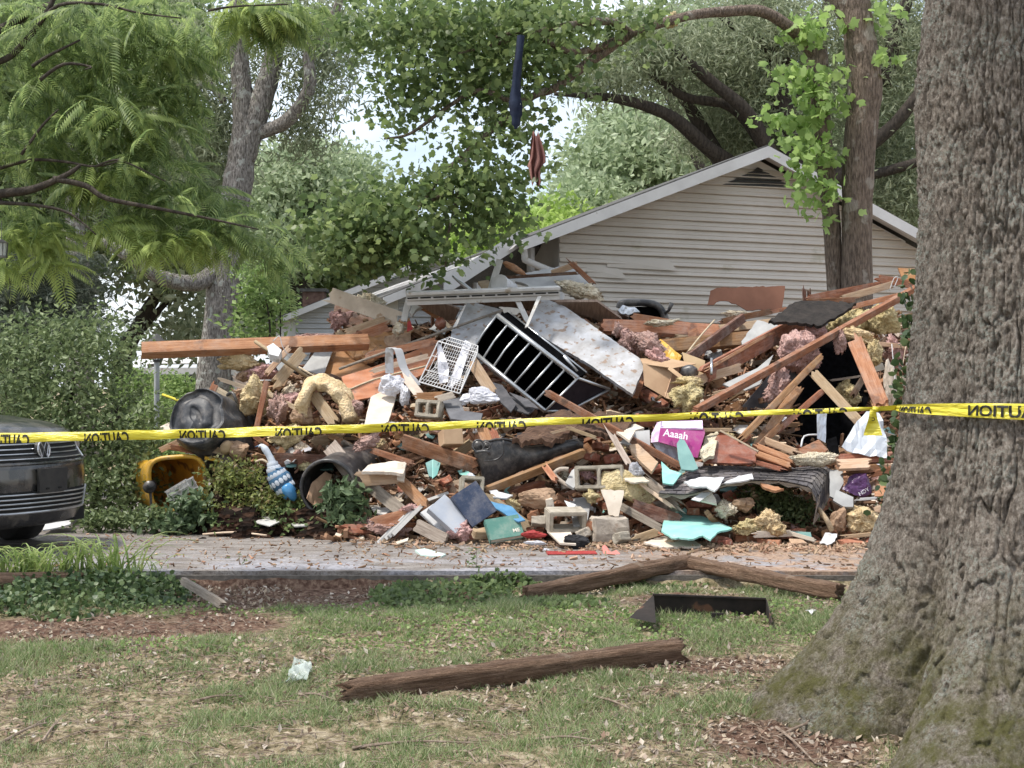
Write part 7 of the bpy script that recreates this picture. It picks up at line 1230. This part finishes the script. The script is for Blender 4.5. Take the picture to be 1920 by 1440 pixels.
def word(xc,wpx,yscale,ylo=0.0,yhi=.72,h0=-1,h1=1,crop=.2):
    """mirrored word: seen from the back of the tape"""
    bm=bmesh.new(); vs=[bm.verts.new((q[0]/wd,q[1],0)) for q in v]
    for fc in f:
        try: bm.faces.new([vs[i] for i in fc])
        except Exception: pass
    bmesh.ops.bisect_plane(bm,geom=bm.verts[:]+bm.edges[:]+bm.faces[:],plane_co=(0,ylo+crop,0),plane_no=(0,-1,0),clear_outer=True)
    bmesh.ops.bisect_plane(bm,geom=bm.verts[:]+bm.edges[:]+bm.faces[:],plane_co=(0,yhi,0),plane_no=(0,1,0),clear_outer=True)
    for k in range(1,12): bmesh.ops.bisect_plane(bm,geom=bm.verts[:]+bm.edges[:]+bm.faces[:],plane_co=(k/12,0,0),plane_no=(1,0,0))
    dd=[abs(960+(q.x+lo_.x)/(q.y+lo_.y)*F-xc) for q in [tpt(s_,0) for s_ in cum]]; s0=cum[int(np.argmin(dd))]; Yc=tpt(s0,0).y+lo_.y; wm=wpx/F*Yc
    bm.verts.index_update(); V=[tpt(s0+wm*(.5-q.co.x),h0+(h1-h0)*(q.co.y-ylo-crop)/(yhi-ylo-crop),.0035) for q in bm.verts]; Fs=[tuple(x.index for x in fc.verts) for fc in bm.faces]; bm.free(); meshobj('lettering',V,Fs,INKD,r)
for xc,wp,cr_,h0,h1 in((15,92,.18,-1,.72),(194,90,.18,-1,.7),(373,92,.16,-1,.72),(559,92,.2,-1,.7),(750,93,.26,-1,.7),(941,95,.34,-1,.6),(1136,98,.38,-1,.5),(1335,100,.40,-1,.95),(1540,100,.42,-.9,1)): word(xc,wp,1,crop=cr_,h0=h0,h1=h1)
# wrap round the oak
def wr(t_,h):
    th=R(171)+t_*R(120); z=np.interp(t_,[0,.12,.5,1],[1.489,1.488,1.486,1.47]); hh=np.interp(t_,[0,.1,.3,.6,1],[.012,.018,.026,.034,.038]); z2=z+hh*h; rr_=float(oakr(np.array(th),np.array(z2-.05)))+.040+.003*math.sin(h*6+t_*9); return Vector((OAK[0]+math.cos(th)*rr_,OAK[1]+math.sin(th)*rr_,z2))-lo_
b=MB(); b.grid(60,8,lambda u,v:wr(u,-1+2*v)); e0=tpt(cum[-1],0); b.grid(6,4,lambda u,v:e0.lerp(wr(0,-1+2*v),u)+Vector((0,0,.010*(2*v-1)*(1-u)))); b.build('trunk_wrap',TAPE,r,True)
def word2(t0,t1,crop,h0,h1):
    bm=bmesh.new(); vs=[bm.verts.new((q[0]/wd,q[1],0)) for q in v]
    for fc in f:
        try: bm.faces.new([vs[i] for i in fc])
        except Exception: pass
    bmesh.ops.bisect_plane(bm,geom=bm.verts[:]+bm.edges[:]+bm.faces[:],plane_co=(0,crop,0),plane_no=(0,-1,0),clear_outer=True)
    for k in range(1,20): bmesh.ops.bisect_plane(bm,geom=bm.verts[:]+bm.edges[:]+bm.faces[:],plane_co=(k/20,0,0),plane_no=(1,0,0))
    bm.verts.index_update(); V=[]
    for q in bm.verts:
        p=wr(t1+(t0-t1)*q.co.x,h0+(h1-h0)*(q.co.y-crop)/(.72-crop)); c_=Vector((OAK[0],OAK[1],0))-lo_; o_=Vector((p.x-c_.x,p.y-c_.y,0)).normalized()*.004; V.append(p+o_)
    Fs=[tuple(x.index for x in fc.verts) for fc in bm.faces]; bm.free(); meshobj('lettering',V,Fs,INKD,r)
word2(.07,.26,.3,-.8,.5); word2(.44,.70,0,-.75,.75)
b=MB(); kn=P(1641,768,6.92); 
b.grid(4,12,lambda u,v:kn+Vector((-.012+.014*u*2-.014+(u-.5)*.055*v,-.01*math.sin(v*5+u*3)-.006,-.12*v))-lo_); b.build('tail',TAPE,r,True)
b=MB(); b.tube([kn-lo_+Vector((-.012,0,.004)),kn-lo_+Vector((.014,0,0))],[.012,.014],8); b.build('knot',TAPE,r,True)
v2,f2=textmesh('C',.03); meshobj('lettering',[kn-lo_+Vector((-.002-q[0]*.022-.004,-.022,-.052+q[1]*.022)) for q in v2],f2,INKD,r)
# ---- ivy climbing the oak
iv=[]; g=np.random.default_rng(9)
for k in range(190):
    z=g.uniform(1.0,2.15); th=R(159)+g.normal(0,.06)+.10*(z-1.2)*0; rr_=float(oakr(np.array(th),np.array(z-.05)))+g.uniform(.01,.07); iv.append((OAK[0]+math.cos(th)*rr_,OAK[1]+math.sin(th)*rr_,z))
r=empty('climbing_ivy',(OAK[0]-.6,OAK[1]+.1,.1)); tag(r,'strand of dark ivy climbing the left side of the oak trunk','ivy'); leaves('foliage',np.array(iv),.038,T_ROUND,LIV,r,.2,.2,loc=tuple(r.location),seed=3)
# ================================================================ the many small pieces
LM=[((345,905),'the yellow bin'),((392,800),'the crushed black bin'),((621,914),'the open black barrel'),((515,885),'the bird figure'),((460,690),'the hanging yellow batt'),((610,750),'the arched yellow batt'),((715,760),'the cream plaster slab'),((690,640),'the orange plywood'),((740,705),'the drawer side'),((835,690),'the wire basket'),((905,750),'the large white bag'),((980,680),'the toppled shelf unit'),((1100,650),'the big white panel'),((920,555),'the gutter length'),((1235,710),'the open cardboard box'),((1290,745),'the yellow bundle'),((1400,560),'the torn hardboard'),((1400,650),'the heavy joist'),((1500,660),'the dark pink mass'),((1520,585),'the tarred board'),((1560,760),'the dark hollow'),((1620,815),'the hanging plastic sheet'),((1270,825),'the magenta carton'),((1370,845),'the mahogany board'),((1400,900),'the shingled roof piece'),((1124,896),'the two holed block'),((985,865),'the black tank'),((820,850),'the broad red brown plank'),((770,970),'the shutter panel'),((888,946),'the navy binder'),((945,992),'the green book'),((1080,1012),'the black cloth'),((1300,985),'the turquoise piece'),((1440,985),'the yellow brown crumbs'),((1614,972),'the bright yellow clump'),((1614,912),'the purple bag'),((1142,992),'the stained block'),((1010,935),'the paper sack'),((1060,800),'the brown roof felt')]
def near_lm(px,py): return min(LM,key=lambda q:(q[0][0]-px)**2+((q[0][1]-py)*1.2)**2)
def where(px,py):
    (lx,ly),nm=near_lm(px,py); dx,dy=px-lx,py-ly
    if abs(dx)>abs(dy): return ('right of ' if dx>0 else 'left of ')+nm
    return ('below ' if dy>0 else 'above ')+nm
g=random.Random(77); USED=set()
def uniq(fn,n=12):
    for _ in range(n):
        q=fn()
        if q[0] not in USED: break
    USED.add(q[0]); return q
def inpile():
    while True:
        px=g.uniform(430,1690); py=g.uniform(600,1012)
        if py<float(topy(px))+12: continue
        if px<685 and py>880: continue
        if 1480<px<1640 and 650<py<835: continue
        if 925<px<1130 and 590<py<770 and abs((py-640)-(px-980)*.75)<62: continue
        if abs(px-1100)<110 and abs(py-650-(px-1100)*.6)<45: continue
        return px,py
cols=[(RB,'red brown'),(RB,'red brown'),(OR,'orange brown'),(OR,'orange brown'),(TN,'tan'),(DK,'dark'),(GR,'grey'),(PL,'pale')]
def mkb():
    px,py=inpile(); m_,cn_=g.choice(cols); L_px=g.uniform(20,55)+g.random()**3*70; a=R(g.choice([g.gauss(-28,14),g.gauss(30,16),g.gauss(0,14)])); w_=g.choice([.04,.05,.085,.085,.12])
    til='rising right' if math.degrees(a)<-12 else 'falling right' if math.degrees(a)>12 else 'near level'
    ln='long' if L_px>65 else 'short' if L_px<38 else 'broken'; return (f'{ln} {cn_} board {til} {where(px,py)}',px,py,m_,L_px,a,w_)
for k in range(245):
    lab_,px,py,m_,L_px,a,w_=uniq(mkb); dx,dy=math.cos(a)*L_px/2,math.sin(a)*L_px/2
    Yc=ys(py)+g.uniform(-.02,.20); dd=g.uniform(-.35,.35)*L_px/100
    B(px-dx,py-dy,px+dx,py+dy,w_,g.choice([.02,.04,.04]),m_,lab_,Yc-dd,Yc+dd,roll=g.gauss(0,35),sp=g.choice([.01,.03,.06]),grp='broken boards heaped in the pile')
def mks():
    px,py=inpile(); s_=g.uniform(9,22); m_,cn_=g.choice([(DRY,'cream'),(DRY,'cream'),(CREAMW,'off white'),(PLY,'orange'),(GREYP,'grey'),(SLT,'dark grey'),(TEALD,'dull teal')] if g.random()<.9 else [(TEAL,'bright teal')])
    return (f'{"small" if s_<15 else "larger"} {cn_} board shard {where(px,py)}',px,py,s_,m_)
for k in range(75):
    lab_,px,py,s_,m_=uniq(mks); n_=g.randint(4,6); a0=g.uniform(0,6); pts=[(px+s_*g.uniform(.6,1.3)*math.cos(a0+i*2*PI/n_),py+s_*.62*g.uniform(.6,1.3)*math.sin(a0+i*2*PI/n_)) for i in range(n_)]
    S_(pts,g.choice([.006,.012,.013]),m_,lab_,Y=ys(py)+g.uniform(-.04,.12),gy_=g.uniform(-2.2,-.2),gx=g.uniform(-.5,.5),jag=.8,grp='board shards scattered over the pile',name='board_shard',cat='shard')
for k in range(60):
    px=g.gauss(1330,190) if k%2 else g.uniform(700,1690); py=g.uniform(930,1026) if k%3 else g.uniform(700,950)
    if px>1700 or px<690 or py<topy(px)+20: continue
    ad=[a_ for a_ in ('chipped','broken','dusty','rough','jagged','cracked') if f'{a_} masonry lump {where(px,py)}' not in USED]
    if not ad: continue
    lab_=f'{ad[0]} masonry lump {where(px,py)}'; USED.add(lab_)
    chunk(px,py,float(max(ys(py)-.05,botY(px)-.3)),g.uniform(.05,.17),g.uniform(.05,.09),g.uniform(.04,.065),g.choice([BRICK,BRICK,CONC]),lab_,g.uniform(0,180),g.uniform(-35,35),g.uniform(-35,35),'masonry_lump','rubble','masonry lumps scattered over the pile')
for k in range(34):
    def mkf(): px,py=inpile(); m_,cn_=g.choice([(PINK,'pink'),(YEL,'yellow'),(YEL,'yellow'),(CRM,'cream')]); return (f'little {cn_} fibre tuft {where(px,py)}',px,py,m_)
    lab_,px,py,m_=uniq(mkf); FL(px,py,g.uniform(8,20),g.uniform(6,12),m_,lab_,Y=ys(py)+.02,lv=4,amp=.6,ang=g.uniform(-40,40),grp='small fibre tufts in the pile')
for k in range(30):
    def mkp(): px,py=inpile(); m_,cn_=g.choice([(BAG,'white film'),(KRAFT,'brown paper'),(KRAFT,'brown paper'),(WHITE,'white paper')]); return (f'crumpled {cn_} scrap {where(px,py)}',px,py,m_)
    lab_,px,py,m_=uniq(mkp); s_=g.uniform(7,16); S_([(px-s_,py-s_*.3),(px-s_*.2,py-s_*.7),(px+s_,py-s_*.2),(px+s_*.6,py+s_*.6),(px-s_*.7,py+s_*.5)],.004,m_,lab_,Y=ys(py)-.02,gy_=-1,jag=1.5,crumple=.05,grp='paper and film scraps in the pile',name='scrap',cat='scrap')
# splinters and crumbs nobody could count
def crumbs(name,label,n,m_,smin,smax,reg,seed,asp=6,thin=None):
    g=np.random.default_rng(seed); V=[];Fc=[]
    px,Yc,zc_=reg(g,n); n=len(px); X_=(px-960)/F*Yc; s_=g.uniform(smin,smax,n); ax=g.normal(size=(n,3)); ax[:,2]*=.45; ax/=np.linalg.norm(ax,axis=1)[:,None]; bx=np.cross(ax,g.normal(size=(n,3))); bx/=np.linalg.norm(bx,axis=1)[:,None]; cx_=np.cross(ax,bx)
    c=np.stack([X_,Yc,zc_],-1); h=np.array([(x,y,z) for x in(-1,1) for y in(-1,1) for z in(-1,1)]); wd_=s_/g.uniform(max(1.5,asp*.42),asp,n); th_=wd_*(g.uniform(.2,.8,n) if thin is None else thin)
    V=c[:,None]+h[None,:,0,None]*(ax*s_[:,None])[:,None]+h[None,:,1,None]*(bx*wd_[:,None])[:,None]+h[None,:,2,None]*(cx_*th_[:,None])[:,None]
    q=np.array([(0,1,3,2),(4,6,7,5),(0,4,5,1),(2,3,7,6),(0,2,6,4),(1,5,7,3)]); fa=(np.arange(n)[:,None,None]*8+q[None]).reshape(-1,4); return tag(npmesh(name,V.reshape(-1,3),[fa],m_),label,'splinters',kind='stuff')
def reg_pile(g,n):
    px=g.uniform(430,1700,n); py=g.uniform(590,1015,n); k=(py>topy(px)+14)&~((px<620)&(py>880))&~((px>1480)&(px<1640)&(py>650)&(py<835)); px,py=px[k],py[k]; Yc=ys(py)+g.uniform(.06,.34,len(px)); return px,Yc,1.6-(py-720)/F*Yc
def reg_foot(g,n):
    px=g.uniform(660,1700,n); Yc=botY(px)-np.abs(g.normal(0,.35,n)); return px,Yc,np.full(n,DZ+.012)
def reg_drive(g,n):
    px=g.uniform(100,1750,n); Yc=g.uniform(10.05,12.4,n); return px,Yc,np.full(n,DZ+.006)
SPM=M('splinter_wood',(.07,.035,.022),(.36,.21,.125),3,(1,1,1),.9,.2,irand=.45); PLM=M('plaster_crumb',(.42,.33,.25),(.68,.60,.50),4,rough=.95,irand=.3); LTM=M('sawdust_chip',(.22,.13,.08),(.46,.33,.23),5,rough=.95,irand=.35)
crumbs('splinters','brown splinters and sticks strewn through the pile',15000,SPM,.010,.13,reg_pile,1,14); crumbs('lath_fragments','thin broken laths and sticks tangled through the pile',3200,SPM,.05,.22,reg_pile,8,16); crumbs('sheet_fragments','small torn flat fragments of board and paper through the pile',900,PLM,.02,.07,reg_pile,12,2,.12); crumbs('felt_fragments','small dark and brown flat fragments through the pile',900,SPM,.03,.09,reg_pile,13,2,.12); crumbs('plaster_crumbs','pale plaster crumbs strewn through the pile',6500,PLM,.006,.035,reg_pile,2,2.5); crumbs('foot_rubble','wood and brick crumbs along the foot of the pile',2600,LTM,.004,.030,reg_foot,3,5); crumbs('driveway_chips','small dark and pale chips scattered over the driveway',900,SPM,.004,.030,reg_drive,4,8); crumbs('driveway_dust','pale wood chips scattered over the driveway',900,LTM,.003,.014,reg_drive,6,3)
